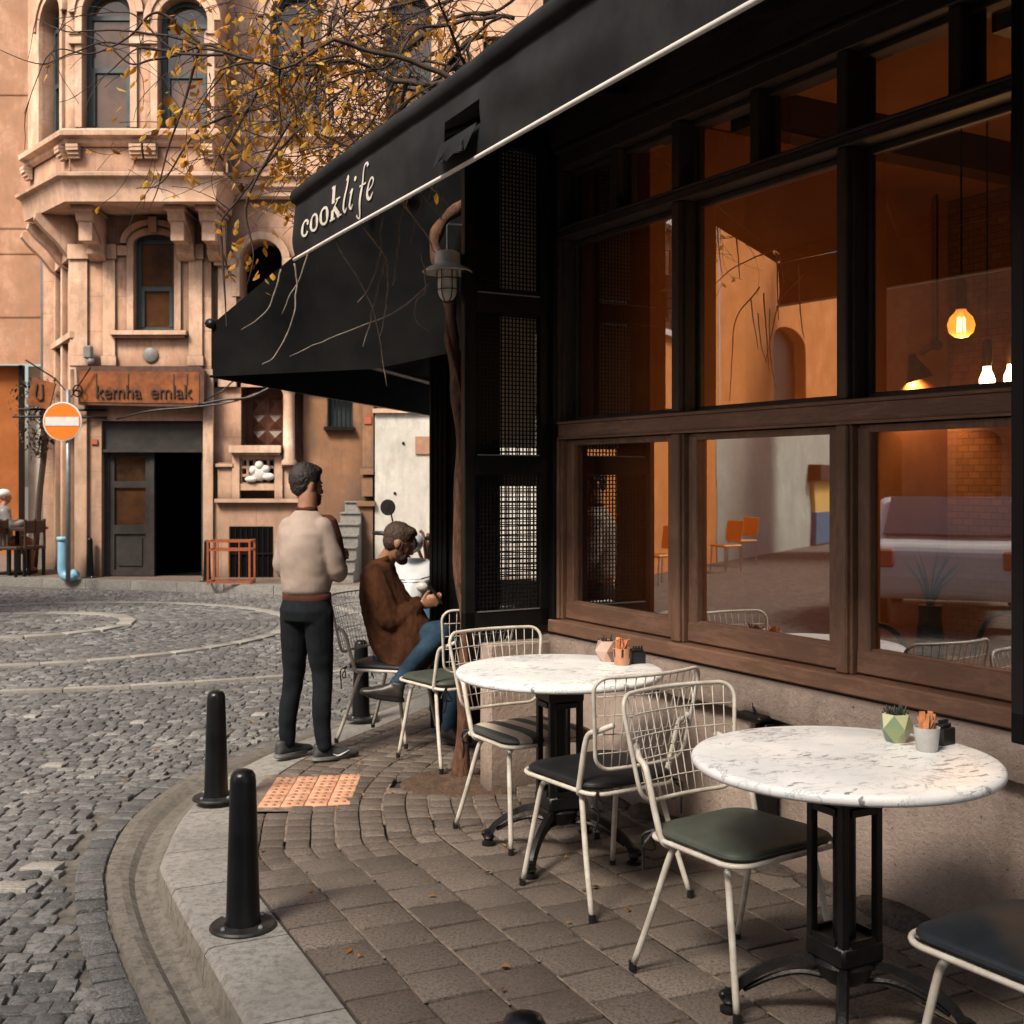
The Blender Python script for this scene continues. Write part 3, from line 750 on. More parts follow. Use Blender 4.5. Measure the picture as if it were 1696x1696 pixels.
for b in range(3):
    s1=mull[b]-hw[b]; s0=mull[b+1]+hw[b+1]
    # lower sash
    w_=MB(); fw=.062
    w_.bx(s0+.012,s0+fw+.012,-.07,-.022,.83,1.73,.005); w_.bx(s1-fw-.012,s1-.012,-.07,-.022,.83,1.73,.005)
    w_.bx(s0+.012,s1-.012,-.068,-.018,.826,.912,.006); w_.bx(s0+.02,s1-.02,-.069,-.024,1.71,1.738,.003)
    w_.bx(s0+.06,s1-.06,-.06,-.03,.905,.92,.004)
    so_=w_.build('lower_window',M['wood_v'] if b else M['wood_v'],cafe)
    so_.data.materials.append(M['wood_h'])
    for p in so_.data.polygons:
        if .80<p.center.z<.93: p.material_index=1
    g_=MB(); g_.add([(s0+.05,-.052,.9),(s1-.05,-.052,.9),(s1-.05,-.052,1.725),(s0+.05,-.052,1.725)],[(3,2,1,0)]); g_.build('pane',M['glass'],so_,fix=False)
    # upper sash
    w_=MB(); fw=.03
    w_.bx(s0+.01,s0+fw,-.105,-.075,1.834,2.764,.004); w_.bx(s1-fw,s1-.01,-.105,-.075,1.834,2.764,.004)
    w_.bx(s0+.01,s1-.01,-.104,-.076,1.834,1.858,.004); w_.bx(s0+.01,s1-.01,-.104,-.076,2.738,2.763,.004)
    so_=w_.build('upper_window',M['wood_shaded_v'],cafe)
    g_=MB(); g_.add([(s0+.02,-.09,1.84),(s1-.02,-.09,1.84),(s1-.02,-.09,2.76),(s0+.02,-.09,2.76)],[(3,2,1,0)]); g_.build('pane',M['glass'],so_,fix=False)
    # two transom lights
    w_=MB(); mm=(s0+s1)/2
    w_.bx(mm-.028,mm+.028,-.104,0,2.819,3.119,.005)
    for a,c in ((s0+.01,mm-.028),(mm+.028,s1-.01)):
        w_.bx(a,a+.02,-.105,-.07,2.82,3.118,.003); w_.bx(c-.02,c,-.105,-.07,2.82,3.118,.003); w_.bx(a,c,-.104,-.07,2.82,2.836,.003); w_.bx(a,c,-.104,-.05,3.095,3.118,.003)
    so_=w_.build('transom_window',M['wood_shaded_v'],cafe)
    g_=MB()
    for a,c in ((s0+.01,mm-.028),(mm+.028,s1-.01)): g_.add([(a,-.09,2.825),(c,-.09,2.825),(c,-.09,3.115),(a,-.09,3.115)],[(3,2,1,0)])
    g_.build('pane',M['glass'],so_,fix=False)
# corner pier, hinge post
cp=MB(); cp.bx(SC-.05,SC+.02,-.25,.03,.62,4.4,.004); cp.bx(SC-.1,SC-.05,-.1,.04,.62,3.2,.004); cp.build('corner_post',M['black'],cafe)
# interior shell
it=MB(); D=2.9
it.bx(S_END,SC-.1,-D,-.31,-.1,-.0); it.build('interior_floor',M['int_dark'],cafe)
it=MB(); it.bx(SC-.12,SC-.06,-D,-.12,0,3.5); it.bx(S_END-.1,S_END,-D,-.3,0,3.5)
it.bx(S_END,SC-.1,-.31,-.302,0,.6)
it.build('interior_wall',M['int_wall'],cafe)
it=MB(); it.bx(S_END,SC-.1,-D-.1,-D,0,3.5); it.build('back_wall',M['int_brick'],cafe)
it=MB(); it.bx(S_END,SC-.05,-D,-.3,3.3,3.4)
it.build('ceiling',M['int_wall'],cafe)
it=MB()
for s in (-1.6,-.2,1.2): it.bx(s-.07,s+.07,-D,-.32,3.12,3.299)
it.build('ceiling_beam',M['int_dark'],cafe)
# arch in the side of the room
ar=MB(); pts=[]
for k in range(13):
    a=math.pi*k/12; pts.append(V((.2+.0+1.1*math.cos(a),-D+.03,1.95+.45*math.sin(a))))
for k in range(12):
    a,b=pts[k],pts[k+1]; ar.prism([a,b,V((b.x,b.y,b.z+.24)),V((a.x,a.y,a.z+.24))],V((0,.12,0)))
ar.build('arch',M['dark_void'],cafe)
cu=MB(); cu.bx(1.72,SC-.125,-.8,-.2,0,3.29); cu.build('interior_pier',M['int_wall'],cafe)

# black shutters, folded out from the front
def shutter(s, width, z0, z1, rails, label):
    t=empty('shutter',CL(s,.03,0),ROT_A,label,'shutter','black steel shutters folded out beside the cafe windows')
    f=MB(); th=.045
    f.bx(-th/2,th/2,0,.065,z0,z1,.004); f.bx(-th/2,th/2,width-.06,width,z0,z1,.004)
    f.bx(-th/2,th/2,0,width,z0,z0+.09,.004); f.bx(-th/2,th/2,0,width,z1-.09,z1,.004)
    for r in rails: f.bx(-th/2,th/2,.06,width-.06,r-.05,r+.05,.004)
    f.build('frame',M['black'],t)
    m=MB(); y=.07
    while y<width-.06:
        m.bx(-.003,.003,y-.0028,y+.0028,z0+.08,z1-.08); y+=.021
    z=z0+.09
    while z<z1-.09:
        m.bx(-.0035,.0035,.065,width-.06,z-.0028,z+.0028); z+=.021
    m.build('mesh_screen',M['black'],t)
    b_=MB(); b_.bx(.012,.022,width-.22,width-.058,z0+.06,z1-.06); b_.build('backing_panel',M['black'],t)
    if s>1:
        q_=MB(); q_.bx(.012,.02,.07,.285,2.5,3.2); q_.build('blind',M['blind'],t); q_=MB(); q_.bx(.012,.02,.07,.285,1.7,2.36); q_.build('blind',M['blind'],t)
    h=MB()
    for z in (z0+.3,(z0+z1)/2,z1-.3): h.lathe([(.014,-.06),(.014,.06)],(0,-.012,z),8)
    h.build('hinge',M['black_iron'],t)
    for r in rails+[z0+.04]:
        e=MB(); e.bx(-th/2-.004,-th/2,.07,width-.07,r+.046,r+.052); e.build('rail_edge',M['steel'],t)
    return t
shutter(2.28,.5,.79,3.3,[1.61,2.42],'black wire mesh shutter folded out beside the vine trunk and the wall lamp')
shutter(-.73,.315,.79,3.3,[1.61,2.42],'black shutter edge standing out at the near end of the window front')
# pier block under the far shutter
pb=MB(); pb.bx(2.2,2.31,.0,.42,-.1,.72,.01); pb.build('pier_block',M['cafe_plaster'],cafe)
# small black hose clip / tap on the plinth
tp=empty('wall_tap',CL(.62,.02,.55),ROT_A,'small black pipe with a bracket on the plinth behind the wire chair','pipe')
b_=MB(); b_.bx(-.035,.035,0,.07,-.45,.03,.01); b_.build('pipe',M['black'],tp)
b_=MB(); b_.bx(-.03,.13,0,.1,.035,.06,.008); b_.tube([(.05,.05,.06),(.06,.05,.1)],.006); b_.build('bracket',M['black'],tp)

# ---- side wing: black post, screens, dark wall
side = empty('cafe_entrance_screen', C0, ROT_B, 'black steel post and mesh screens round the cafe corner entrance behind the vine', 'entrance screen')
p_=MB()
px_=CL2(1.15,.55)   # post centre
PL = lambda w: Matrix.Rotation(-ROT_B,3,'Z')@(V(w)-C0)
post=PL(P(731,900,7.35)); post.z=0
p_.bx(post.x-.06,post.x+.06,post.y-.055,post.y+.055,0,3.0,.006)
for dy in (-.045,-.015,.015,.045): p_.bx(post.x-.068,post.x-.058,post.y+dy-.008,post.y+dy+.008,0.1,2.9,.003)
for dx in (-.04,0,.04): p_.bx(post.x+dx-.008,post.x+dx+.008,post.y+.055,post.y+.064,0.1,2.9,.003)
p_.build('post',M['black'],side)
p_=MB()
a=post; 
x0=post.x-.02; 
p_.bx(x0-.02,x0+.02,-.02,post.y-.05,0.0,.92,.004); p_.bx(x0-.02,x0+.02,-.02,post.y-.05,1.92,1.99,.004); p_.bx(x0-.02,x0+.02,.53,post.y-.05,1.99,3.0,.004); p_.bx(x0-.02,x0+.02,-.02,.24,1.99,3.0,.004)
p_.bx(x0-.02,x0+.02,post.y-.12,post.y-.05,.9,1.95,.004)
p_.bx(x0-.02,x0+.02,.53,.68,.9,1.95,.004); p_.bx(x0-.02,x0+.02,-.02,.24,.9,1.95,.004)
p_.bx(x0-.02,x0+.02,-.02,post.y-.05,1.5,1.58,.004)
p_.build('panel',M['black'],side)
p_=MB(); y=.26
while y<post.y-.1: p_.bx(x0-.003,x0+.003,y-.003,y+.003,.9,1.93); y+=.034
z=.92
while z<1.93: p_.bx(x0-.0035,x0+.0035,.24,post.y-.1,z-.004,z+.004); z+=.034
p_.build('mesh_screen',M['black'],side)
wng=empty('cafe_side_wing', C0, ROT_B, 'dark side wing of the cafe running back behind the entrance post', 'building')
p_=MB(); p_.bx(1.3,9,-1.2,-.02,-.1,.9); p_.bx(1.3,9,-1.2,-.06,2.6,4.4); p_.bx(1.6,9,-1.2,-.03,.9,2.6); p_.build('wall',M['black'],wng)

# ---- wall lamp
lp=V(P(741,455,5.85)); lamp=empty('wall_lamp',(lp.x,lp.y,0),0,'cream bulkhead lantern with a wide brim and wire cage hanging beside the black shutter','lamp')
z0=lp.z
b_=MB(); b_.lathe([(.0,.098),(.045,.096),(.062,.088),(.064,.03),(.078,.022),(.104,.01),(.124,-.006),(.122,-.011),(.1,.002),(.0,.012)],(0,0,z0+.02),28,capb=False,capt=False); b_.build('shade',M['white_wire'],lamp,auto=40)
b_=MB(); b_.lathe([(.048,.0),(.048,-.1),(.042,-.125),(.028,-.145),(.0,-.15)],(0,0,z0+.02),20,capb=False,capt=False); b_.build('glass',M['lamp_glass'],lamp,smooth=True)
b_=MB()
for k in range(6):
    a=k*math.pi/3; b_.tube([(.052*math.cos(a),.052*math.sin(a),z0+.02),(.052*math.cos(a),.052*math.sin(a),z0-.08),(.045*math.cos(a),.045*math.sin(a),z0-.11),(.02*math.cos(a),.02*math.sin(a),z0-.135),(0,0,z0-.14)],.0025,5)
for zz in (z0-.02,z0-.075): b_.tube([(.053*math.cos(a*.2618),.053*math.sin(a*.2618),zz) for a in range(24)],.0025,5,True)
b_.build('cage',M['black_iron'],lamp)
b_=MB(); tgt=CL(2.28,.52,z0+.27); tt=V((tgt.x-lp.x,tgt.y-lp.y,z0+.25))
b_.tube([(0,0,z0+.12),(0,0,z0+.245),(.01,0,z0+.252),tt],.006,6); b_.build('bracket',M['steel'],lamp)

# ================================================================== AWNINGS
AW=V((-.995,5.45,0)); AD=V((.4573,-.8893,0)).normalized(); AN=V((-AD.y*-1,0,0)); AN=V((AD.y,-AD.x,0)) # outwards to street
ROT_W=math.atan2(AD.y,AD.x)
aw=empty('long_awning',AW,ROT_W,'long black fabric awning over the windows with cream cooklife lettering','awning')
ZB=2.55; ZT=2.8; LEN=4.9
# local: x along bar toward the viewer, y toward the building (left of AD) ; street side = -y
def vy(u,z):
    k=(z-ZB)/(ZT-ZB)
    return -.014*math.sin(math.pi*k)+.016*mnoise.noise(V((u*1.6+z*4,z*6,0)))*math.sin(math.pi*k)+.004*mnoise.noise(V((u*9+z*9,z*5,3)))*k+.004*mnoise.noise(V((u*.9,0,9)))
mb=MB(); nu=196; nz=10; hole=lambda i,j: False
HOLE=(1.69,1.97)

gv=[]
for j in range(nz+1):
    for i in range(nu+1):
        u=LEN*i/nu; z=ZB+(ZT-ZB)*j/nz
        gv.append(V((u,vy(u,z),z)))
fs=[]
for j in range(nz):
    for i in range(nu):
        u=LEN*(i+.5)/nu
        if HOLE[0]<u<HOLE[1] and 4<=j<=6: continue
        fs.append((j*(nu+1)+i,j*(nu+1)+i+1,(j+1)*(nu+1)+i+1,(j+1)*(nu+1)+i))
mb.add(gv,fs)
mb.build('valance',M['awning'],aw,smooth=True,fix=False)
# folded roll on top
mb=MB(); cs=[(0,.0),( -.022,.012),(-.03,.035),(-.02,.062),(0.015,.075),(.05,.085)]
vs=[]; 
for i in range(nu+1):
    u=LEN*i/nu
    for (y,z) in cs:
        vs.append(V((u,y+vy(u,ZT)+.006*mnoise.noise(V((u*1.7,z*20,8))),ZT+z+.006*mnoise.noise(V((u*1.3,y*9,5))))))
k_=len(cs)
mb.add(vs,[(i*k_+j,(i+1)*k_+j,(i+1)*k_+j+1,i*k_+j+1) for i in range(nu) for j in range(k_-1)])
mb.build('roll',M['awning'],aw,smooth=True,fix=False)
mb=MB(); mb.tube([(u,vy(u,ZB)-.006,ZB) for u in np.linspace(-.01,LEN,60)],.0075,8); mb.build('piping',M['piping'],aw,smooth=True)
# canopy rises to the wall
mb=MB(); nn=24
def toL(w): q=Matrix.Rotation(-ROT_W,3,'Z')@(V((w.x,w.y,0))-AW); return V((q.x,q.y,w.z))
top=[toL(CL(SC-.02-(SC-.02+3.0)*i/nn,.02,3.62)) for i in range(nn+1)]
bot=[V((LEN*i/nn,.045,ZT+.078)) for i in range(nn+1)]
rows=[]
for j in range(7):
    f=j/6; rows.append([bot[i].lerp(top[i],f)+V((0,0,-.05*math.sin(math.pi*f)*(.6+.4*math.sin(i*1.3)))) for i in range(nn+1)])
mb.add([q for r in rows for q in r],[(j*(nn+1)+i,j*(nn+1)+i+1,(j+1)*(nn+1)+i+1,(j+1)*(nn+1)+i) for j in range(6) for i in range(nn)])
# closed far end
mb.add([V((0,.0,ZT)),V((0,.045,ZT+.078)),top[0],V((top[0].x,top[0].y,3.3))],[(0,1,2,3)])
mb.build('canopy',M['awning'],aw,smooth=False,fix=False)
mb=MB(); mb.tube([(0,.02,ZT+.03),(LEN,.02,ZT+.03)],.022,8)
for u,s in ((.9,1.6),(3.6,-1.0)):
    e=toL(CL(s,.03,3.35)); m_=V((u,.04,ZT)).lerp(e,.5)+V((.5 if u<2 else -.5,0,-.02)); mb.tube([(u,.03,ZT),m_,e],.016,6)
mb.build('frame',M['black_iron'],aw)
# flap hanging out of the opening
mb=MB(); vs=[]; z9=2.652
for i in range(13):
    u=HOLE[0]+(HOLE[1]-HOLE[0])*i/12
    for j in range(5): vs.append(V((u+.01*j*math.sin(i),-.018-.012*(1+math.sin(i*2.1))*j/4-.004*j,z9-.02*j)))
mb.add(vs,[(i*5+j,(i+1)*5+j,(i+1)*5+j+1,i*5+j+1) for i in range(12) for j in range(4)])
mb.build('flap',M['awning'],aw,smooth=True,fix=False)
# lettering: stroke shapes on the valance. x grows toward the viewer
lt=MB()
def LP(x,z): u=.14+x*.93; return V((u,vy(u,ZB+.064+z*.78)-.006,ZB+.064+z*.78))
def stroke(pts,ws):
    pts=[V((a,b,0)) for a,b in pts]
    if len(pts)>2:
        n0=len(pts); q=smoothcurve(pts,5); ww=[]
        for i in range(len(q)):
            t=i/(len(q)-1)*(n0-1); k=min(int(t),n0-2); ww.append(ws[k]+(ws[k+1]-ws[k])*(t-k))
        pts=q; ws=ww
    L=[];Rr=[]
    for i,p in enumerate(pts):
        t=(pts[min(i+1,len(pts)-1)]-pts[max(i-1,0)]).normalized(); n=V((-t.y,t.x,0))*ws[i]/2; L.append(p+n); Rr.append(p-n)
    n=len(L); off=len(lt.v)
    lt.add([LP(a.x,a.y) for a in L]+[LP(a.x,a.y) for a in Rr],[(i,i+1,n+i+1,n+i) for i in range(n-1)])
def ell(cx,cz,rx,rz,thk,thn,a0=0,a1=360,slant=0):
    N=28; vs=[]
    for i in range(N+1):
        a=R(a0+(a1-a0)*i/N); c_,s_=math.cos(a),math.sin(a)
        w_=thn+(thk-thn)*abs(c_)**1.5
        for r in (0,1):
            X=(rx-(w_ if r else 0))*c_; Z=(rz-(w_*.6 if r else 0)*1.0)*s_ if not r else (rz-thn*1.3)*s_
            vs.append(LP(cx+X+slant*Z,cz+Z))
    lt.add(vs,[(2*i,2*i+2,2*i+3,2*i+1) for i in range(N)])
xh=.1
ell(.075,xh/2,.062,xh/2,.036,.011,40,325); lt_ball=ell(.112,xh*.74,.016,.014,.0155,.0155)
ell(.215,xh/2,.068,xh/2,.037,.011); ell(.37,xh/2,.068,xh/2,.037,.011)
stroke([(.475,0),(.475,.185)],[.038,.038]); stroke([(.445,.004),(.515,.004)],[.01,.01]); stroke([(.445,.18),(.475,.183)],[.012,.012])
stroke([(.49,.045),(.56,.095)],[.01,.012]); stroke([(.53,.098),(.585,.098)],[.009,.009]); stroke([(.512,.062),(.575,.005)],[.03,.034]); stroke([(.545,.004),(.605,.004)],[.009,.009])
sl=.22
stroke([(.645,.168),(.668,.182),(.652,.1),(.636,.03),(.65,.004),(.675,.02)],[.008,.02,.02,.02,.013,.005])
stroke([(.71,.085),(.735,.098),(.722,.05),(.712,.018),(.728,.003),(.75,.02)],[.007,.019,.02,.02,.012,.005])
ell(.755,.15,.013,.013,.0125,.0125)
stroke([(.915,.17),(.905,.188),(.878,.185),(.857,.15),(.84,.06),(.825,-.02),(.805,-.058),(.785,-.058),(.775,-.042)],[.02,.012,.01,.015,.021,.018,.012,.009,.019])
stroke([(.815,.093),(.89,.093)],[.009,.009])
stroke([(.925,.045),(.965,.062),(.98,.085),(.962,.1),(.932,.085),(.912,.045),(.918,.012),(.945,.002),(.975,.025)],[.007,.008,.012,.009,.012,.022,.022,.014,.005])
lt.build('lettering',M['lettering'],aw,fix=False)

# second awning over the corner entrance
aw2=empty('corner_awning',C0,ROT_B,'low black awning over the corner entrance above the two men','awning')
mb=MB(); L2=4.3; n2=40; PR=1.9
def v2(u,z): return PR+.01*mnoise.noise(V((u*2,z*3,7)))
gv=[]
for j in range(5):
    for i in range(n2+1):
        u=-.02+L2*i/n2; gv.append(V((u,v2(u,j)+.0,2.107+.27*j/4)))
mb.add(gv,[(j*(n2+1)+i,j*(n2+1)+i+1,(j+1)*(n2+1)+i+1,(j+1)*(n2+1)+i) for j in range(4) for i in range(n2)])
mb.build('valance',M['awning_dark'],aw2,smooth=True,fix=False)
mb=MB(); rows=[]
for j in range(9):
    f=j/8; rows.append([V((-.02+L2*i/n2,PR-(PR-.0)*f,2.40+1.4*f-.02*math.sin(math.pi*f)*min(1,i*.2)+.01*math.sin(i*.9))) for i in range(n2+1)])
mb.add([q for r in rows for q in r],[(j*(n2+1)+i,j*(n2+1)+i+1,(j+1)*(n2+1)+i+1,(j+1)*(n2+1)+i) for j in range(8) for i in range(n2)])
mb.build('canopy',M['awning_dark'],aw2,smooth=True,fix=False)
mb=MB(); mb.add([V((-.02,PR,2.107)),V((-.02,PR,2.40)),V((-.02,0,3.8)),V((-.02,0,2.3)),V((-.02,PR*.5,2.13))],[(0,1,2,3,4)])
mb.build('end_flap',M['awning_dark'],aw2,fix=False)
mb=MB(); mb.tube([(-.04,PR+.01,2.4),(L2,PR+.01,2.4)],.028,8); mb.tube([(0,PR,2.36),(1.1,1.0,2.5),(.3,0,2.7)],.015,6); mb.tube([(-.03,PR+.012,2.109),(L2,PR+.012,2.109)],.008,6)
mb.build('frame',M['black_iron'],aw2,smooth=True)

# ================================================================== things seen inside the cafe
def pendant(px,py,Y,kind,label):
    c=P(px,py,Y); t=empty('pendant_lamp',(c.x,c.y,0),0,label,'lamp','bare bulb pendants hanging inside the cafe'); z=c.z
    b=MB(); b.tube([(0,0,3.3),(0,0,z+.2)],.004,6); b.build('cord',M['plastic_black'],t)
    b=MB(); b.lathe([(.02,.0),(.024,.02),(.024,.11),(.012,.13)],(0,0,z+.06),14); b.build('socket',M['int_dark'],t,auto=40)
    b=MB()
    if kind=='globe':
        b.lathe([(.018,.075),(.022,.055),(.045,.03),(.055,0),(.047,-.032),(.025,-.05),(0,-.055)],(0,0,z),20,capb=False,capt=False); b.build('bulb_glass',M['bulb_glass'],t,smooth=True)
        b=MB()
        for k in range(5): 
            a=k*1.2566; b.tube([(.013*math.cos(a),.013*math.sin(a),z+.03),(.016*math.cos(a),.016*math.sin(a),z-.03)],.0026,5)
        b.build('filament',M['bulb'],t)
    else:
        b.lathe([(.018,.06),(.02,.04),(.036,0),(.034,-.025),(.018,-.042),(0,-.045)],(0,0,z),16,capb=False,capt=False); b.build('bulb',M['bulb_hot'],t,smooth=True)
    l=bpy.data.lights.new('bulb_light','POINT'); l.energy=13 if kind!='globe' else 8; l.color=(1,.5,.18); l.shadow_soft_size=.05
    lo=bpy.data.objects.new('bulb_light',l); COL.objects.link(lo); lo.location=(0,0,z-.1); lo.parent=t
    return t
pendant(1592,538,4.8,'globe','round amber filament bulb on a black cord, highest and leftmost of the lit bulbs')
pendant(1635,628,5.6,'pear','small bright pear bulb hanging between the amber globe bulb and the black shutter edge')
pendant(1675,624,5.7,'pear','small bright pear bulb closest to the black shutter edge')
def gooseneck(px,py,Y,label):
    c=P(px,py,Y); t=empty('spot_lamp',(c.x,c.y,0),0,label,'lamp','black cone spot lamps inside the cafe'); z=c.z
    b=MB(); rt=Matrix.Rotation(R(-18),3,'Y'); b.lathe([(.02,.12),(.03,.08),(.085,-.04),(.08,-.04),(.02,.06)],(0,0,z),18,rt,capb=False); b.build('shade',M['plastic_black'],t,auto=40)
    b=MB(); b.tube([(.02,0,z+.11),(.08,0,z+.15),(.12,0,z+.17),(.12,0,3.29)],.008,6); b.sphere((.12,0,z+.17),.035,10,8); b.build('arm',M['plastic_black'],t)
    l=bpy.data.lights.new('spot_light','SPOT'); l.energy=60; l.color=(1,.52,.2); l.spot_size=R(120); l.spot_blend=.7; l.shadow_soft_size=.03
    lo=bpy.data.objects.new('spot_light',l); COL.objects.link(lo); lo.location=(-.0,0,z-.03); lo.parent=t; lo.rotation_euler=(R(25),R(-5),0)
    return t
gooseneck(1520,618,7.3,'black cone spot lamp glowing on the brick wall left of the amber bulb')
gooseneck(1376,632,7.6,'black cone spot lamp seen at the right edge of the middle window')
# tables and chairs in the dark
def inside_set(px,Y,label):
    c=P(px,1100,Y); t=empty('cafe_table',(c.x,c.y,0),0,label,'table','dark tables inside the cafe')
    b=MB(); b.lathe([(.38,.72),(.38,.75)],(0,0,0),24); b.build('tabletop',M['int_dark'],t,auto=40)
    b=MB(); b.lathe([(.2,0),(.05,.04),(.03,.1),(.03,.72)],(0,0,0),12); b.build('leg',M['black'],t,auto=40)
    v=empty('vase',(c.x-.05,c.y,.751),0,label.replace('round table','vase of spiky leaves').replace('dark','slim black'),'vase','vases on the tables inside the cafe')
    b=MB(); b.lathe([(.05,0),(.06,.1),(.045,.22),(.05,.26)],(0,0,0),14); b.build('pot',M['plastic_black'],v,auto=40)
    b=MB(); random.seed(int(px))
    for k in range(16):
        a=random.random()*6.28; r=random.uniform(.03,.14); h=random.uniform(.15,.3); q=[V((0,0,.24)),V((r*.4*math.cos(a),r*.4*math.sin(a),.24+h*.6)),V((r*math.cos(a),r*math.sin(a),.24+h))]; b.tube(q,[.006,.005,.001],4)
    b.build('leaves',M['plant_dark'],v)
inside_set(1560,4.95,'dark round table inside behind the right lower window')
def bentwood(px,Y,rz,label):
    c=P(px,1100,Y); t=empty('bentwood_chair',(c.x,c.y,0),rz,label,'chair','bentwood chairs inside the cafe')
    b=MB(); b.lathe([(.2,.44),(.21,.46),(.2,.48)],(0,0,0),20); b.build('seat',M['int_dark'],t,auto=40)
    b=MB(); b.tube(smoothcurve([(-.17,-.16,.46),(-.2,-.2,.7),(-.14,-.23,.88),(0,-.24,.93),(.14,-.23,.88),(.2,-.2,.7),(.17,-.16,.46)],4),.013,6); b.tube(smoothcurve([(-.1,-.18,.46),(-.11,-.21,.68),(0,-.22,.78),(.11,-.21,.68),(.1,-.18,.46)],4),.009,6); b.build('backrest',M['black'],t,smooth=True)
    for sx in (-1,1):
        for sy_ in (-1,1):
            b=MB(); b.tube([(sx*.13,sy_*.13,.45),(sx*.19,sy_*.19,0)],.013,6); b.build('leg',M['black'],t)
bentwood(1500,4.75,R(200),'bentwood chair inside the cafe left of the spiky plant'); bentwood(1625,5.3,R(120),'bentwood chair inside the cafe right of the spiky plant')
# ================================================================== bistro tables
def make_table(label):
    t=empty('bistro_table',(0,0,0),0,label,'table','round marble bistro tables on the pavement')
    b=MB(); r=.425
    b.lathe([(r-.03,.728),(r-.008,.73),(r,.737),(r,.75),(r-.006,.757),(r-.016,.76),(r*.5,.7602),(.0,.7602)],(0,0,0),96,capt=False); b.build('tabletop',M['marble'],t,auto=60)
    b=MB(); b.bx(-.11,.11,-.11,.11,.712,.727,.004); b.bx(-.2,.2,-.025,.025,.7,.714,.003); b.bx(-.025,.025,-.2,.2,.699,.713,.003); b.build('top_bracket',M['black_iron'],t,auto=40)
    cols=MB()
    for sx in (-1,1):
        for sy in (-1,1):
            x,y=sx*.062,sy*.062
            cols.bx(x-.012,x+.012,y-.012,y+.012,.2,.705,.003)
    for sx,sy in ((1,0),(-1,0),(0,1),(0,-1)):
        x,y=sx*.02,sy*.02
    cols.lathe([(.036,.2),(.038,.22),(.032,.24),(.032,.66),(.038,.68),(.036,.705)],(0,0,0),14)
    for zz in (.225,.66):
        cols.bx(-.078,.078,-.078,.078,zz-.03,zz+.03,.008)
    for sx in (-1,1):
        for a in (0,math.pi/2):
            m=Matrix.Rotation(a,3,'Z')
            cols.box(m@V((sx*.074,0,.62)),(.008,.09,.02),m); cols.box(m@V((sx*.074,0,.26)),(.008,.09,.02),m)
    cols.build('column',M['black_iron'],t,auto=40)
    hb=MB(); hb.lathe([(.05,.13),(.07,.15),(.085,.185),(.07,.2)],(0,0,0),16); hb.build('hub',M['black_iron'],t,auto=40)
    for k in range(4):
        a=math.pi/4+k*math.pi/2; m=Matrix.Rotation(a,3,'Z'); g=MB()
        arc=smoothcurve([m@V(q) for q in ((.05,0,.185),(.13,0,.18),(.22,0,.14),(.29,0,.085),(.315,0,.045))],5)
        N=len(arc); up=V((0,0,1)); sd=m@V((0,1,0)); vs=[]
        for i,p in enumerate(arc):
            tt=(arc[min(i+1,N-1)]-arc[max(i-1,0)]).normalized(); nn=sd.cross(tt).normalized(); h=.012; w_=.017
            for q in ((-w_,-h),(w_,-h),(w_*.6,h),(-w_*.6,h)): vs.append(p+sd*q[0]+nn*q[1]*(-1))
        g.add(vs,[(i*4+j,(i+1)*4+j,(i+1)*4+(j+1)%4,i*4+(j+1)%4) for i in range(N-1) for j in range(4)]+[(0,1,2,3),(N*4-4,N*4-3,N*4-2,N*4-1)])
        g.tube(smoothcurve([m@V(q) for q in ((.04,0,.135),(.12,0,.14),(.2,0,.115),(.28,0,.07))],4),.009,6)
        g.build('leg',M['black_iron'],t,auto=50)
        f=MB(); c=m@V((.318,0,0)); f.lathe([(.03,0),(.03,.012),(.016,.02),(.026,.032),(.018,.045),(.022,.06),(.01,.066)],c,14); f.sphere(m@V((.338,0,.045)),.014,8,6)
        f.build('foot',M['black_iron'],t,auto=50)
    return t
T1=(.935,3.33,0); T2=(.195,4.86,0)
tb=make_table('white marble bistro table nearest the viewer, carrying the green pot'); tb.location=T1; tb.rotation_euler.z=R(28)
tb2=copy_tree(tb); tb2.location=T2; tb2.rotation_euler.z=R(22); tag(tb2,'white marble bistro table further back, carrying the pink pot, beside the striped seat cushion')

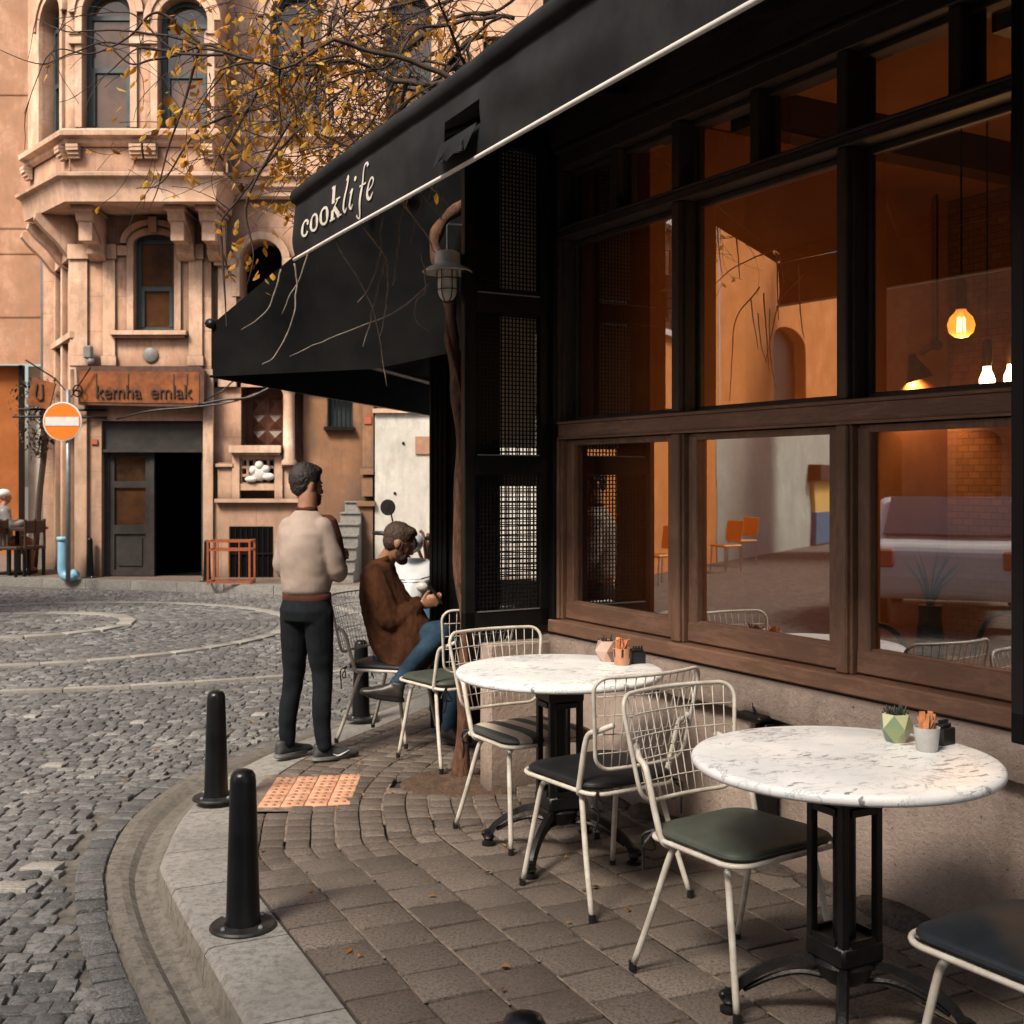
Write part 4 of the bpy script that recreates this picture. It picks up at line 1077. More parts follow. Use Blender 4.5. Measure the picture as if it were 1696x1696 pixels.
# ================================================================== wire chairs (face +y)
def make_chair(label):
    t=empty('wire_chair',(0,0,0),0,label,'chair','cream wire chairs on the pavement')
    # seat
    def sq(w1,w2,y0,y1,z,r,zf=0,n=6):
        c=[(-w1/2,y0),(w1/2,y0),(w2/2,y1),(-w2/2,y1)]; out=[]
        for i,(x,y) in enumerate(c):
            sx=-1 if i in(0,3) else 1; sy=-1 if i<2 else 1
            cxx,cyy=x-sx*r,y-sy*r; a0={0:180,1:270,2:0,3:90}[i]
            for k in range(n+1):
                a=R(a0+90*k/n); X=cxx+r*math.cos(a); Y=cyy+r*math.sin(a)
                out.append(V((X,Y,z+zf*((Y-y0)/(y1-y0)-.5))))
        return out
    s=MB(); s.tube(sq(.4,.45,-.21,.22,.432,.07,.012),.0085,8,True)
    b=MB()
    for k in range(9):
        x=-.17+.0425*k; b.tube([(x*.93,-.205,.426),(x,0,.418),(x*1.06,.216,.436)],.0028,5)
    for k in range(9):
        y=-.17+.0425*k; b.tube([(-.2,y,.43),(0,y,.419),(.2,y,.43)],.0028,5)
    s.build('seat_frame',M['white_wire'],t,smooth=True); b.build('seat_grid',M['white_wire'],t,smooth=True)
    # cushion
    c=MB(); prof=[(.94,.436),(1.0,.443),(1.012,.452),(1.0,.461),(.93,.468),(.6,.475),(.25,.477)]
    ring=sq(.40,.43,-.195,.21,0,.075,0,5); ctr=V((0,.008,0)); vs=[]
    for f,z in prof: vs+=[V((p.x*f,ctr.y+(p.y-ctr.y)*f,z+.008*(p.y))) for p in ring]
    n=len(ring); fs=[(i*n+k,i*n+(k+1)%n,(i+1)*n+(k+1)%n,(i+1)*n+k) for i in range(len(prof)-1) for k in range(n)]+[tuple(range(n-1,-1,-1)),tuple((len(prof)-1)*n+k for k in range(n))]
    c.add(vs,fs); pip=[V((p.x*1.013,ctr.y+(p.y-ctr.y)*1.013,.452+.008*p.y)) for p in ring]; c.tube(pip,.0035,5,True)
    c.build('cushion',M['cush_black'],t,smooth=True)
    for sx in (-1,1):
        tie=MB(); tie.tube(smoothcurve([(sx*.17,-.2,.44),(sx*.2,-.225,.42),(sx*.19,-.23,.36),(sx*.2,-.22,.31)],3),.004,4); tie.tube(smoothcurve([(sx*.17,-.2,.44),(sx*.21,-.21,.39),(sx*.15,-.22,.37),(sx*.18,-.21,.43)],3),.004,4)
        tie.build('cushion_tie',M['cush_black'],t)
    # backrest: curved and leaning panel
    def BP(x,v):   # v 0 bottom..1 top
        w=1; y=-.245-.085*v+.055*((x/.24)**2)*(.6+.4*v); return V((x,y,.52+.335*v))
    fr=[]; 
    def corner(cx,cv,r,a0,a1,n=5):
        for k in range(n+1):
            a=R(a0+(a1-a0)*k/n); fr.append((cx+r*math.cos(a), cv+r*math.sin(a)/.335))
    corner(-.185,.2,.045,180,270); 
    for x in (-.1,0,.1): fr.append((x,.2-.045/.335))
    corner(.155,.2,.045,270,360)
    for k in range(1,4): fr.append((.2+.04*k/4,.2+.6*k/4))
    corner(.19,.81,.055,0,90)
    for x in (.1,0,-.1): fr.append((x,.81+.055/.335))
    corner(-.19,.81,.055,90,180)
    for k in range(1,4): fr.append((-.24+.01*k/4,.8-.6*k/4))
    # make it symmetric: widths by height
    def half(v): return .205+.045*max(0,min(1,v))
    out=[]
    for (x,v) in fr:
        out.append((x,v))
    loop=[]
    def hw(v): return .2+.048*v
    r=.055; rv=r/.335
    seq=[]
    for k in range(7):
        a=R(180+90*k/6); v_=rv+rv*math.sin(a); seq.append((-hw(v_)+r+r*math.cos(a), v_))
    for k in range(1,6): seq.append(((-hw(0)+r)+(2*(hw(0)-r))*k/6,0))
    for k in range(7):
        a=R(270+90*k/6); v_=rv+rv*math.sin(a); seq.append((hw(v_)-r+r*math.cos(a), v_))
    for k in range(1,6):
        v=rv+(1-2*rv)*k/6; seq.append((hw(v),v))
    for k in range(7):
        a=R(90*k/6); v_=1-rv+rv*math.sin(a); seq.append((hw(v_)-r+r*math.cos(a), v_))
    for k in range(1,6): seq.append(((hw(1)-r)-(2*(hw(1)-r))*k/6,1))
    for k in range(7):
        a=R(90+90*k/6); v_=1-rv+rv*math.sin(a); seq.append((-hw(v_)+r+r*math.cos(a), v_))
    for k in range(1,6):
        v=1-rv-(1-2*rv)*k/6; seq.append((-hw(v),v))
    b=MB(); b.tube([BP(x,v) for x,v in seq],.0072,8,True); b.build('back_frame',M['white_wire'],t,smooth=True)
    g=MB()
    def lim(xf):   # vertical extent at relative x
        return 0,1
    for k in range(1,13):
        f=-1+2*k/13
        v0=0; v1=1
        e=abs(f)*hw(.5)-(hw(.5)-r)
        cut= rv*(1-math.sqrt(max(0,1-(e/r)**2))) if e>0 else 0
        g.tube([BP(f*hw(v),v) for v in np.linspace(cut,1-cut,6)],.0021,5)
    for v in (.18,.385,.59,.795): g.tube([BP(hw(v)*q,v) for q in np.linspace(-1,1,9)],.0023,5)
    g.build('back_grid',M['white_wire'],t,smooth=True)
    # back supports: up from the seat rail, bending in behind the panel
    for sx in (-1,1):
        s=MB(); e=BP(sx*.12,.5)
        s.tube(smoothcurve([(sx*.17,-.1,.415),(sx*.2,-.125,.425),(sx*.208,-.15,.5),(sx*.212,-.178,.6),(sx*.21,-.2,.645),(sx*.2,-.24,.662),(sx*.17,e.y-.012,e.z)],5),.0105,8)
        s.build('back_support',M['white_wire'],t,smooth=True)
    for sx in (-1,1):
        l=MB(); l.tube(smoothcurve([(sx*.08,.12,.418),(sx*.15,.125,.416),(sx*.172,.13,.4),(sx*.182,.145,.36),(sx*.215,.2,.03)],4),[.0105]*13+[.0105]*4,8) if False else l.tube(smoothcurve([(sx*.06,.12,.418),(sx*.15,.122,.417),(sx*.174,.127,.4),(sx*.183,.14,.36),(sx*.2,.175,.18),(sx*.215,.205,.022)],4),.0105,8)
        o_=l.build('leg',M['white_wire'],t,smooth=True)
        f=MB(); f.lathe([(.0125,0),(.0125,.028)],(sx*.217,.208,0),8); f.build('foot_cap',M['plastic_black'],o_)
        l=MB(); l.tube(smoothcurve([(sx*.06,-.1,.415),(sx*.15,-.105,.415),(sx*.172,-.11,.4),(sx*.182,-.125,.36),(sx*.205,-.18,.18),(sx*.225,-.235,.022)],4),.0105,8)
        o_=l.build('leg',M['white_wire'],t,smooth=True)
        f=MB(); f.lathe([(.0125,0),(.0125,.028)],(sx*.227,-.239,0),8); f.build('foot_cap',M['plastic_black'],o_)
    return t
def face(dx,dy): return math.atan2(-dx,dy)
chairC=make_chair('cream wire chair with an olive seat cushion tucked under the nearest marble table')
def setc(t,loc,rz,mat,label):
    t.location=(*loc,0); t.rotation_euler.z=rz; tag(t,label)
    for k in kids(t):
        if k.name.startswith('cushion') and 'tie' not in k.name and mat:
            k.data=k.data.copy(); k.data.materials[0]=M[mat]
chairs={}
for key,loc,dr,mat,label in (
  ('B',(.335,4.43),(-.55,.83),'cush_black','cream wire chair with black cushion, back to the viewer, between the two marble tables'),
  ('A',(.07,5.13),(.53,-.85),'cush_stripe','cream wire chair with a grey and beige striped cushion behind the further marble table'),
  ('D',(1.235,2.77),(-.5,.86),'cush_navy','cream wire chair with a dark slate cushion cut by the bottom right corner'),
  ('E',(-.33,6.5),(-.6,.8),'cush_olive','wire chair standing empty in front of the vine trunk beside the seated man'),
  ('S',(-.72,7.03),(.93,-.36),'cush_black','wire chair the man in the brown fleece sits on')):
    c=copy_tree(chairC); setc(c,loc,face(*dr),mat,label); chairs[key]=c
setc(chairC,(.70,3.64),face(.56,-.83),'cush_olive',None)

# ================================================================== things on the tables
def facet_pot(loc,mat,label,sc_,rz,green):
    t=empty('planter',loc,rz,label,'planter'); random.seed(4 if green else 9)
    lv=[(.028,.0,0),(.05,.042,.5),(.038,.08,0)]; n=5; vs=[]; b=MB()
    for r,z,o in lv:
        for k in range(n): a=2*math.pi*(k+o)/n; vs.append(V((r*sc_*math.cos(a),r*sc_*math.sin(a),z*sc_)))
    for i in range(2):
        for k in range(n):
            A,B=i*n+k,i*n+(k+1)%n; C,D=(i+1)*n+k,(i+1)*n+(k+1)%n
            if i==0: tr=[(A,B,C),(B,D,C)]
            else: tr=[(A,B,D),(A,D,C)] 
            if i==1: tr=[(A,B,n*2+(k+1)%n),(A,n*2+(k+1)%n,n*2+k)]
            for q in tr: b.add([vs[j] for j in q],[(0,1,2)],random.random())
    b.add(vs[:n],[tuple(range(n-1,-1,-1))],.3)
    inner=[V((p.x*.85,p.y*.85,p.z)) for p in vs[2*n:]]; low=[V((p.x*.8,p.y*.8,p.z-.012)) for p in vs[2*n:]]
    b.add(vs[2*n:]+inner,[(k,(k+1)%n,n+(k+1)%n,n+k) for k in range(n)],.8); b.add(inner+low,[(k,(k+1)%n,n+(k+1)%n,n+k) for k in range(n)],.2)
    b.build('pot',mat,t,tint=True)
    s=MB(); s.add(low,[tuple(range(n))]); s.build('soil',M['soil'],t,fix=False)
    p=MB()
    for k in range(26):
        a=random.random()*6.28; r=random.uniform(.004,.034)*sc_; h=random.uniform(.006,.026); o=V((r*.5*math.cos(a),r*.5*math.sin(a),(.066)*sc_)); 
        p.sphere(o+V((r*.5*math.cos(a),r*.5*math.sin(a),h*.7)),1,6,4,(.004,.004,h),Matrix.Rotation(r*14,3,V((-math.sin(a),math.cos(a),0))))
    p.build('succulent',M['plant_dark'],t)
    return t
def sachet_cup(loc,mat,label,sc_,stripe=False):
    t=empty('sachet_cup',loc,.3,label,'cup'); b=MB(); s=sc_
    b.lathe([(.026*s,0),(.029*s,.004),(.036*s,.066*s),(.033*s,.066*s),(.03*s,.05*s),(.0,.05*s)],(0,0,0),24,capt=False); b.build('cup',mat,t,auto=40)
    if stripe:
        q=MB()
        for k in range(6):
            a=k*math.pi/3+.2; ca,sa=math.cos(a),math.sin(a); tx=V((-sa,ca,0))*.0045
            q.add([V((.0272*s*ca,.0272*s*sa,.003))-tx,V((.0272*s*ca,.0272*s*sa,.003))+tx,V((.0372*s*ca,.0372*s*sa,.064*s))+tx,V((.0372*s*ca,.0372*s*sa,.064*s))-tx],[(0,1,2,3)])
        q.build('stripe',M['plastic_black'],t,fix=False)
    p=MB(); random.seed(int(loc[0]*1000))
    for k in range(16):
        a=random.random()*6.28; r=random.uniform(.005,.02)*s; h=random.uniform(.03,.05)*s; w_=random.uniform(.007,.011)
        rt=Matrix.Rotation(random.random()*3,3,'Z')@Matrix.Rotation(random.uniform(-.45,.45),3,'X')
        p.box(V((r*math.cos(a),r*math.sin(a),.05*s))+rt@V((0,0,h*.55)),(w_*1.5,.004,h*1.25),rt)
    p.build('sachets',M['sachet'],t); return t
def tray(loc,rz,label):
    t=empty('ashtray',loc,rz,label,'box','black boxes beside the sachet cups'); b=MB()
    b.bx(-.03,.03,-.022,.022,0,.05,.003); b.bx(-.022,.022,-.014,.014,.05,.062,.003); b.build('box',M['plastic_black'],t)
    l=MB(); 
    for k in range(4): l.lathe([(.004,.0),(.004,.012)],(-.018+.012*k,0,.06),6)
    l.build('lid_studs',M['plastic_black'],t); return t
TT=.7605
def on_table(px,py): 
    Y=F*(CH-TT)/(py-CY); return ((px-CX)/F*Y,Y,TT)
facet_pot(on_table(1484,1228),M['pot_green'],'faceted green and teal pot with a dark succulent on the nearest table',1.04,.5,True)
sachet_cup(on_table(1535,1243),M['cup_white'],'pale grey cup full of orange sachets next to the green pot',1.03)
tray(on_table(1562,1232),.6,'small black box behind the pale grey cup on the nearest table')
facet_pot(on_table(1006,1095),M['pot_pink'],'faceted pale pink pot on the further marble table',1.1,.2,False)
sachet_cup(on_table(1030,1101),M['cup_stripe'],'copper cup with dark stripes holding orange sachets on the further table',1.08,True)
tray(on_table(1056,1098),.2,'small black box right of the striped copper cup')

# ================================================================== bollards
def bollard(loc,h,label):
    t=empty('bollard',loc,random.random()*.5,label,'bollard','black bollards along the kerbs')
    b=MB(); b.lathe([(.114,0),(.114,.006),(.108,.012),(.062,.015),(.062,.012)],(0,0,0),36); b.build('base_plate',M['bollard_plate'],t,auto=40)
    b=MB(); b.lathe([(.0605,.012),(.058,.03),(.0445,h-.045),(.0445,h-.04),(.042,h-.02),(.034,h-.006),(.02,h),(0,h+.001)],(0,0,0),32,capt=False); b.build('post',M['bollard'],t,auto=50)
    for k in range(4):
        a=.6+k*math.pi/2; q=MB(); q.lathe([(.009,.0),(.009,.006),(.005,.013)],(.088*math.cos(a),.088*math.sin(a),.011),6); q.build('bolt',M['steel'],t)
    return t
bollard((-.925,4.07,0),.54,'black tapered bollard nearest the viewer, in full view on the kerb')
b2=G(358,1322,-.02); bollard((b2.x,b2.y,-.02),.525,'black bollard on the dropped kerb just left of the orange tactile tiles')
b3=G(598,1189,-.02); bollard((b3.x,b3.y,-.02),.51,'black bollard right behind the standing man, beside the seated man')
b0=K[3]+(K[3]-K[4]).normalized()*1.28; t_=bollard((.022,2.2,0),.545,'domed top of a black bollard just poking in at the bottom edge')
for px,lab in ((105,'thin black bollard in front of the no entry sign pole across the street'),(330,'thin black bollard beside the orange rack across the street')):
    q=G(px,967,0); bollard((q.x,far_kerb_y(q.x)+.35,0),.62,lab)

# ================================================================== people
def limb(mb,pts,rs,n=14):
    p=smoothcurve(pts,5); k=len(pts); rr=[]
    for i in range(len(p)):
        t=i/(len(p)-1)*(k-1); j=min(int(t),k-2); rr.append(rs[j]+(rs[j+1]-rs[j])*(t-j))
    mb.tube(p,rr,n)
    mb.sphere(p[0],rr[0],12,8); mb.sphere(p[-1],rr[-1],12,8)
def hand(mb,wrist,dirv,palmn,curl=.6,s=1.0,side=1):
    # palm with five separate curled fingers
    d=V(dirv).normalized(); n=V(palmn); n=(n-d*n.dot(d)).normalized(); w_=d.cross(n).normalized()*side; o=V(wrist)
    mb.loft([(o,w_*.022*s,n*.016*s),(o+d*.03*s,w_*.034*s,n*.015*s),(o+d*.07*s,w_*.04*s,n*.014*s),(o+d*.09*s,w_*.036*s,n*.011*s)],12)
    for k,(L,off) in enumerate(((.07,.03),(.078,.01),(.073,-.01),(.058,-.029))):
        b=o+d*.078*s+w_*off*s; a=0; p=[b-d*.02*s]; q=b
        for seg in (.45,.32,.23):
            dd=(d*math.cos(a)+n*math.sin(a)); q=q+dd*L*s*seg; p.append(q); a+=curl
        mb.tube([p[0],b]+p[1:],[.0095*s,.0095*s,.009*s,.008*s,.006*s],8); mb.sphere(p[-1],.006*s,6,4)
    b=o+d*.02*s+w_*.028*s; t1=b+(w_*.7+d*.7+n*.2).normalized()*.035*s; t2=t1+(d*.9+w_*.2+n*.4).normalized()*.032*s
    mb.tube([b,t1,t2],[.012*s,.0105*s,.008*s],8); mb.sphere(t2,.008*s,6,4)
def head(mb,c,rot,s=1.0,neck=None):
    m=rot
    L=lambda x,y,z: V(c)+m@V((x*s,y*s,z*s))
    mb.sphere(L(0,-.012,.025),1,20,14,(.074*s,.094*s,.092*s),m)      # skull
    mb.sphere(L(0,.02,-.035),1,16,10,(.058*s,.068*s,.075*s),m)      # face
    mb.sphere(L(0,.052,-.088),1,12,8,(.032*s,.032*s,.028*s),m)      # chin
    mb.loft([(L(0,.082,.012),m@V((.008*s,0,0)),m@V((0,.008*s,0))),(L(0,.1,-.02),m@V((.011*s,0,0)),m@V((0,.014*s,0))),(L(0,.104,-.034),m@V((.016*s,0,0)),m@V((0,.013*s,0))),(L(0,.09,-.044),m@V((.012*s,0,0)),m@V((0,.008*s,0)))],8)
    mb.sphere(L(0,.076,.022),1,12,8,(.05*s,.014*s,.01*s),m)         # brow
    mb.sphere(L(0,.082,-.062),1,10,6,(.022*s,.01*s,.006*s),m); mb.sphere(L(0,.08,-.072),1,10,6,(.02*s,.01*s,.007*s),m)
    for sx in (-1,1):
        mb.sphere(L(sx*.03,.062,-.018),1,8,6,(.018*s,.016*s,.014*s),m)  # cheeks
        mb.sphere(L(sx*.076,-.01,-.01),1,10,8,(.008*s,.019*s,.03*s),m)   # ears
def hairparts(t,c,rot,s,mat,beard=True,top=1.0):
    m=rot; L=lambda x,y,z: V(c)+m@V((x*s,y*s,z*s))
    hb=MB(); hb.sphere(L(0,-.018,.038),1,22,16,(.0785*s,.096*s,.09*s*top),m); hb.sphere(L(0,-.034,.0),1,16,12,(.07*s,.066*s,.072*s),m)
    hb.sphere(L(0,.03,.088),1,16,10,(.062*s,.055*s,.034*s*top),m)
    o=hb.build('hair',mat,t); remesh(o,.006,2)
    for v in o.data.vertices: v.co+=v.normal*(.004*mnoise.noise(v.co*90)+.003*mnoise.noise(v.co*220))
    if beard:
        bb=MB(); bb.sphere(L(0,.058,-.088),1,16,10,(.045*s,.04*s,.032*s),m)
        for sx in (-1,1): bb.sphere(L(sx*.042,.045,-.07),1,12,8,(.018*s,.036*s,.03*s),m); bb.sphere(L(sx*.055,.022,-.05),1,12,8,(.012*s,.026*s,.034*s),m); bb.sphere(L(sx*.0655,.018,-.012),1,12,8,(.007*s,.012*s,.04*s),m)
        bb.sphere(L(0,.094,-.053),1,10,6,(.028*s,.01*s,.006*s),m)
        o=bb.build('beard',mat,t); remesh(o,.005,2)
        for v in o.data.vertices: v.co+=v.normal*.003*mnoise.noise(v.co*200)
    e=MB()
    for sx in (-1,1): e.sphere(L(sx*.028,.078,.002),.0075*s,10,8)
    e.build('eyes',M['eye'],t,smooth=True)
def shoe(t,heel,toe,mat,solemat,h=.075,w=.042,name='shoe',up=V((0,0,1)),logo=False):
    a=V(heel); b=V(toe); d=(b-a).normalized(); L=(b-a).length; u=V(up); u=(u-d*u.dot(d)).normalized(); sd=d.cross(u)
    m=MB()
    P_=lambda f,z: a+d*L*f+u*z
    m.loft([(P_(.0,h*.45),sd*w*.6,u*h*.4),(P_(.08,h*.6),sd*w*.8,u*h*.58),(P_(.3,h*.62),sd*w*.85,u*h*.6),(P_(.5,h*.48),sd*w*.9,u*h*.45),(P_(.75,h*.36),sd*w*1.05,u*h*.33),(P_(.93,h*.3),sd*w*.85,u*h*.26),(P_(1,h*.26),sd*w*.4,u*h*.14)],14)
    m.loft([(P_(.15,h*.9),sd*w*.75,d*.045),(P_(.17,h*1.25),sd*w*.72,d*.043)],14)
    o=m.build(name,mat,t); remesh(o,.007,3)
    s=MB(); 
    s.loft([(P_(.4,-.002),sd*w*.86,d*L*.42,.8),(P_(.4,.006),sd*w*1.08,d*L*.46,.8),(P_(.47,.022),sd*w*1.06,d*L*.5,.8)],20); s.build('sole',solemat,o,auto=50)
    if logo:
        q=MB(); c=P_(.55,h*.42)+sd*w*1.02
        q.tube([c-d*.045+u*.004,c-d*.02-u*.008,c+d*.0-u*.004,c+d*.05+u*.018],[.002,.006,.005,.001],6); 
        c=P_(.55,h*.42)-sd*w*1.02
        q.tube([c-d*.045+u*.004,c-d*.02-u*.008,c+d*.0-u*.004,c+d*.05+u*.018],[.002,.006,.005,.001],6); q.build('logo',M['white_mark'],o)
    return o

# standing man, seen from behind, arms folded
SM=V((-1.15,6.63,-.032))
sm=empty('person',SM,R(-24),'person standing with back turned, arms folded, in beige sweatshirt, dark jeans and trainers','person')
hr=Matrix.Rotation(R(-26),3,'Z')@Matrix.Rotation(R(-6),3,'X'); hc=V((-.02,.03,1.535))
b=MB(); head(b,hc,hr,.98)
limb(b,[(0,-.005,1.34),(0,.005,1.42),(0,.015,1.49)],[.062,.054,.054])
b.loft([((0,0,.8),(.14,0,0),(0,.1,0)),((0,0,1.0),(.13,0,0),(0,.09,0)),((0,0,1.25),(.145,0,0),(0,.09,0)),((0,-.005,1.34),(.11,0,0),(0,.07,0)),((0,0,1.38),(.06,0,0),(0,.05,0))],20)
limb(b,[(-.14,0,1.29),(-.18,.03,1.07),(-.05,.165,1.1),(.05,.19,1.13)],[.045,.038,.032,.026]); limb(b,[(.14,0,1.29),(.18,.05,1.06),(.06,.185,1.09),(-.05,.2,1.12)],[.045,.038,.032,.026])
hand(b,(.05,.19,1.13),(1,.0,.15),(0,-1,.0),.35,.95,1); hand(b,(-.05,.21,1.12),(-1,-.1,.1),(0,-1,0),.35,.95,-1)
for sx in (-1,1): limb(b,[(sx*.085,0,.82),(sx*.096,.012,.46),(sx*.122,-.01,.08)],[.06,.034,.03])
o=b.build('body',M['skin'],sm); remesh(o,.0075,3); sm_body=o
hairparts(sm,hc,hr,.98,M['hair'],True,1.08)
def slim(o,k):
    for v in o.data.vertices:
        if .93<v.co.z<1.4: v.co.x*=k
slim(sm_body,.88)
b=MB()
b.loft([((0,0,.925),(.14,0,0),(0,.105,0)),((0,-.004,.945),(.158,0,0),(0,.12,0)),((0,-.006,1.0),(.166,0,0),(0,.128,0)),((0,-.012,1.1),(.17,0,0),(0,.13,0)),((0,-.018,1.2),(.174,0,0),(0,.128,0)),((0,-.018,1.27),(.172,0,0),(0,.115,0)),((0,-.012,1.33),(.14,0,0),(0,.09,0)),((0,-.005,1.375),(.1,0,0),(0,.07,0)),((0,.002,1.4),(.064,0,0),(0,.058,0))],26)
limb(b,[(-.125,-.005,1.295),(-.165,.0,1.19),(-.19,.02,1.06),(-.11,.14,1.08),(.02,.175,1.12)],[.066,.06,.055,.05,.042]); limb(b,[(.125,-.005,1.295),(.165,.01,1.19),(.195,.05,1.05),(.11,.17,1.07),(-.03,.19,1.1)],[.066,.06,.056,.052,.042])
o=b.build('sweatshirt',M['sweat'],sm); remesh(o,.008,5)
# cloth folds
slim(o,.88)
for v in o.data.vertices:
    c=v.co; f=mnoise.noise(V((c.x*5+c.z*8,c.y*5,c.z*7-c.x*9)))*.007*(1 if c.z<1.3 else .4)+mnoise.noise(V((c.x*16,c.y*16,c.z*22)))*.003
    r=V((c.x,c.y,0)); 
    if r.length>.02: v.co=c+r.normalized()*f
b=MB(); b.loft([((0,0,.885),(.14,0,0),(0,.104,0)),((0,0,.9),(.146,0,0),(0,.108,0)),((0,0,.935),(.146,0,0),(0,.108,0))],26); b.build('waistband',M['rib'],sm,smooth=True)
b=MB(); b.loft([((0,.0,1.39),(.066,0,0),(0,.06,0)),((0,.003,1.41),(.06,0,0),(0,.055,0)),((0,.004,1.418),(.056,0,0),(0,.052,0))],20); b.build('collar',M['rib'],sm,smooth=True)
# rust panel over the right shoulder
b=MB(); b.loft([((.09,.035,1.365),(.045,.02,0),(0,.045,.01)),((.135,.045,1.325),(.04,.0,.025),(0,.05,.0)),((.17,.06,1.22),(.032,0,.03),(0,.055,0)),((.19,.08,1.1),(.026,0,.02),(0,.05,0))],14); o=b.build('shoulder_panel',M['rib'],sm); remesh(o,.008,4); slim(o,.9)
b=MB()
b.loft([((0,0,.78),(.15,0,0),(0,.115,0)),((0,-.01,.84),(.156,0,0),(0,.122,0)),((0,0,.9),(.143,0,0),(0,.106,0)),((0,0,.93),(.137,0,0),(0,.1,0))],22)
limb(b,[(-.078,0,.82),(-.086,.005,.62),(-.1,.02,.46),(-.118,-.01,.25),(-.122,-.01,.09)],[.086,.076,.06,.053,.043]); limb(b,[(.078,0,.82),(.085,.005,.62),(.092,.02,.46),(.105,-.01,.25),(.12,-.01,.09)],[.086,.076,.06,.053,.043])
o=b.build('jeans',M['jeans'],sm); remesh(o,.008,4)
for v in o.data.vertices:
    c=v.co; k=1.0 if c.z<.62 else .5
    cx=-.1 if c.x<0 else .1; r=V((c.x-cx,c.y,0))
    if r.length>.01 and c.z<.8: v.co=c+r.normalized()*(mnoise.noise(V((c.x*5,c.y*9,c.z*18)))*.005*k)
shoe(sm,(-.15,-.075,.008),(-.075,.165,.008),M['shoe'],M['sole'],logo=False)
shoe(sm,(.075,-.045,.008),(.235,.165,.008),M['shoe'],M['sole'],logo=True)

# seated man in profile, head bowed, one leg crossed
sb=V((-.70,7.0,0))
st=empty('person',sb,0,'person seated in profile with bowed head and crossed legs, in brown fuzzy fleece','person')
W_=lambda x,y,z: V((x,y,z))-sb
hr=Matrix.Rotation(R(-80),3,'Z')@Matrix.Rotation(R(-24),3,'X'); hc=W_(-.665,6.95,1.165)
b=MB(); head(b,hc,hr,.96)
limb(b,[W_(-.76,6.99,1.0),W_(-.74,6.98,1.06),W_(-.7,6.965,1.12)],[.06,.054,.05])
b.loft([(W_(-.72,7.03,.46),(0,.13,0),(.1,0,0)),(W_(-.77,7.02,.7),(0,.13,0),(.095,0,0)),(W_(-.79,7.0,.95),(0,.15,0),(.09,0,0)),(W_(-.76,6.99,1.02),(0,.08,0),(.06,0,0))],18)
kneeR=W_(-.40,6.80,.66); ankR=W_(-.655,6.70,.375)
limb(b,[W_(-.7,6.95,.52),W_(-.55,6.87,.6),kneeR,W_(-.53,6.745,.53),ankR],[.07,.065,.045,.04,.032])
kneeL=W_(-.33,6.97,.52); ankL=W_(-.36,6.88,.1)
limb(b,[W_(-.7,7.08,.5),W_(-.5,7.02,.53),kneeL,W_(-.35,6.93,.3),ankL],[.07,.065,.045,.042,.032])
hR=W_(-.535,6.9,.8); hL=W_(-.53,6.98,.81)
limb(b,[W_(-.8,6.87,.97),W_(-.7,6.82,.76),hR],[.042,.036,.026]); limb(b,[W_(-.78,7.14,.97),W_(-.66,7.12,.76),hL],[.042,.036,.026])
hand(b,hR,(.9,.1,.25),(0,.9,.2),.5,.9,1); hand(b,hL,(.9,-.1,.25),(0,-.9,.2),.5,.9,-1)
o=b.build('body',M['skin'],st); remesh(o,.0075,3)
hairparts(st,hc,hr,.96,M['hair_brown'],True,.98)
b=MB()
b.loft([(W_(-.64,6.99,.47),(0,.17,0),(.15,0,0)),(W_(-.67,7.0,.56),(0,.19,0),(.175,0,0)),(W_(-.71,7.0,.7),(0,.195,0),(.165,0,0)),(W_(-.755,7.0,.85),(0,.2,0),(.145,0,0)),(W_(-.785,7.0,.97),(0,.185,0),(.115,0,0)),(W_(-.775,6.995,1.03),(0,.13,0),(.085,0,0)),(W_(-.755,6.985,1.065),(0,.07,0),(.068,0,0))],24)
limb(b,[W_(-.8,6.86,.98),W_(-.76,6.82,.86),W_(-.69,6.82,.73),W_(-.56,6.88,.79)],[.07,.075,.075,.05]); limb(b,[W_(-.78,7.15,.98),W_(-.68,7.14,.75),W_(-.56,6.98,.8)],[.07,.075,.05])
b.loft([(W_(-.62,6.93,.43),(0,.14,0),(.12,0,0)),(W_(-.575,6.93,.56),(0,.17,0),(.16,0,.0)),(W_(-.6,6.94,.68),(0,.17,0),(.15,0,0)),(W_(-.66,6.96,.8),(0,.16,0),(.12,0,0))],20)
o=b.build('fleece',M['fleece'],st); remesh(o,.009,5)
for v in o.data.vertices:
    c=v.co; n_=mnoise.noise(V((c.x*9+c.z*3,c.y*9,c.z*3.5)))*.016+mnoise.noise(V((c.x*45,c.y*45,c.z*30)))*.005
    r=V((c.x+.03,c.y,0))
    if r.length>.02: v.co=c+r.normalized()*n_
b=MB(); b.loft([(W_(-.76,6.985,1.045),(0,.074,0),(.072,0,.02)),(W_(-.745,6.98,1.085),(0,.064,0),(.062,0,.02))],18); b.build('collar',M['fleece'],st,smooth=True)
b=MB()
b.loft([(W_(-.7,7.03,.47),(0,.15,0),(.13,0,0)),(W_(-.7,7.03,.58),(0,.14,0),(.12,0,0))],18)
limb(b,[W_(-.7,6.95,.54),W_(-.55,6.87,.61),kneeR,W_(-.53,6.745,.53),ankR],[.088,.08,.06,.052,.042])
limb(b,[W_(-.7,7.08,.53),W_(-.5,7.02,.54),kneeL,W_(-.35,6.93,.3),ankL],[.088,.08,.06,.052,.046])
o=b.build('jeans',M['jeans_blue'],st); remesh(o,.008,4)
for v in o.data.vertices:
    c=v.co; v.co=c+V((0,0,1))*mnoise.noise(V((c.x*30,c.y*12,c.z*30)))*.004
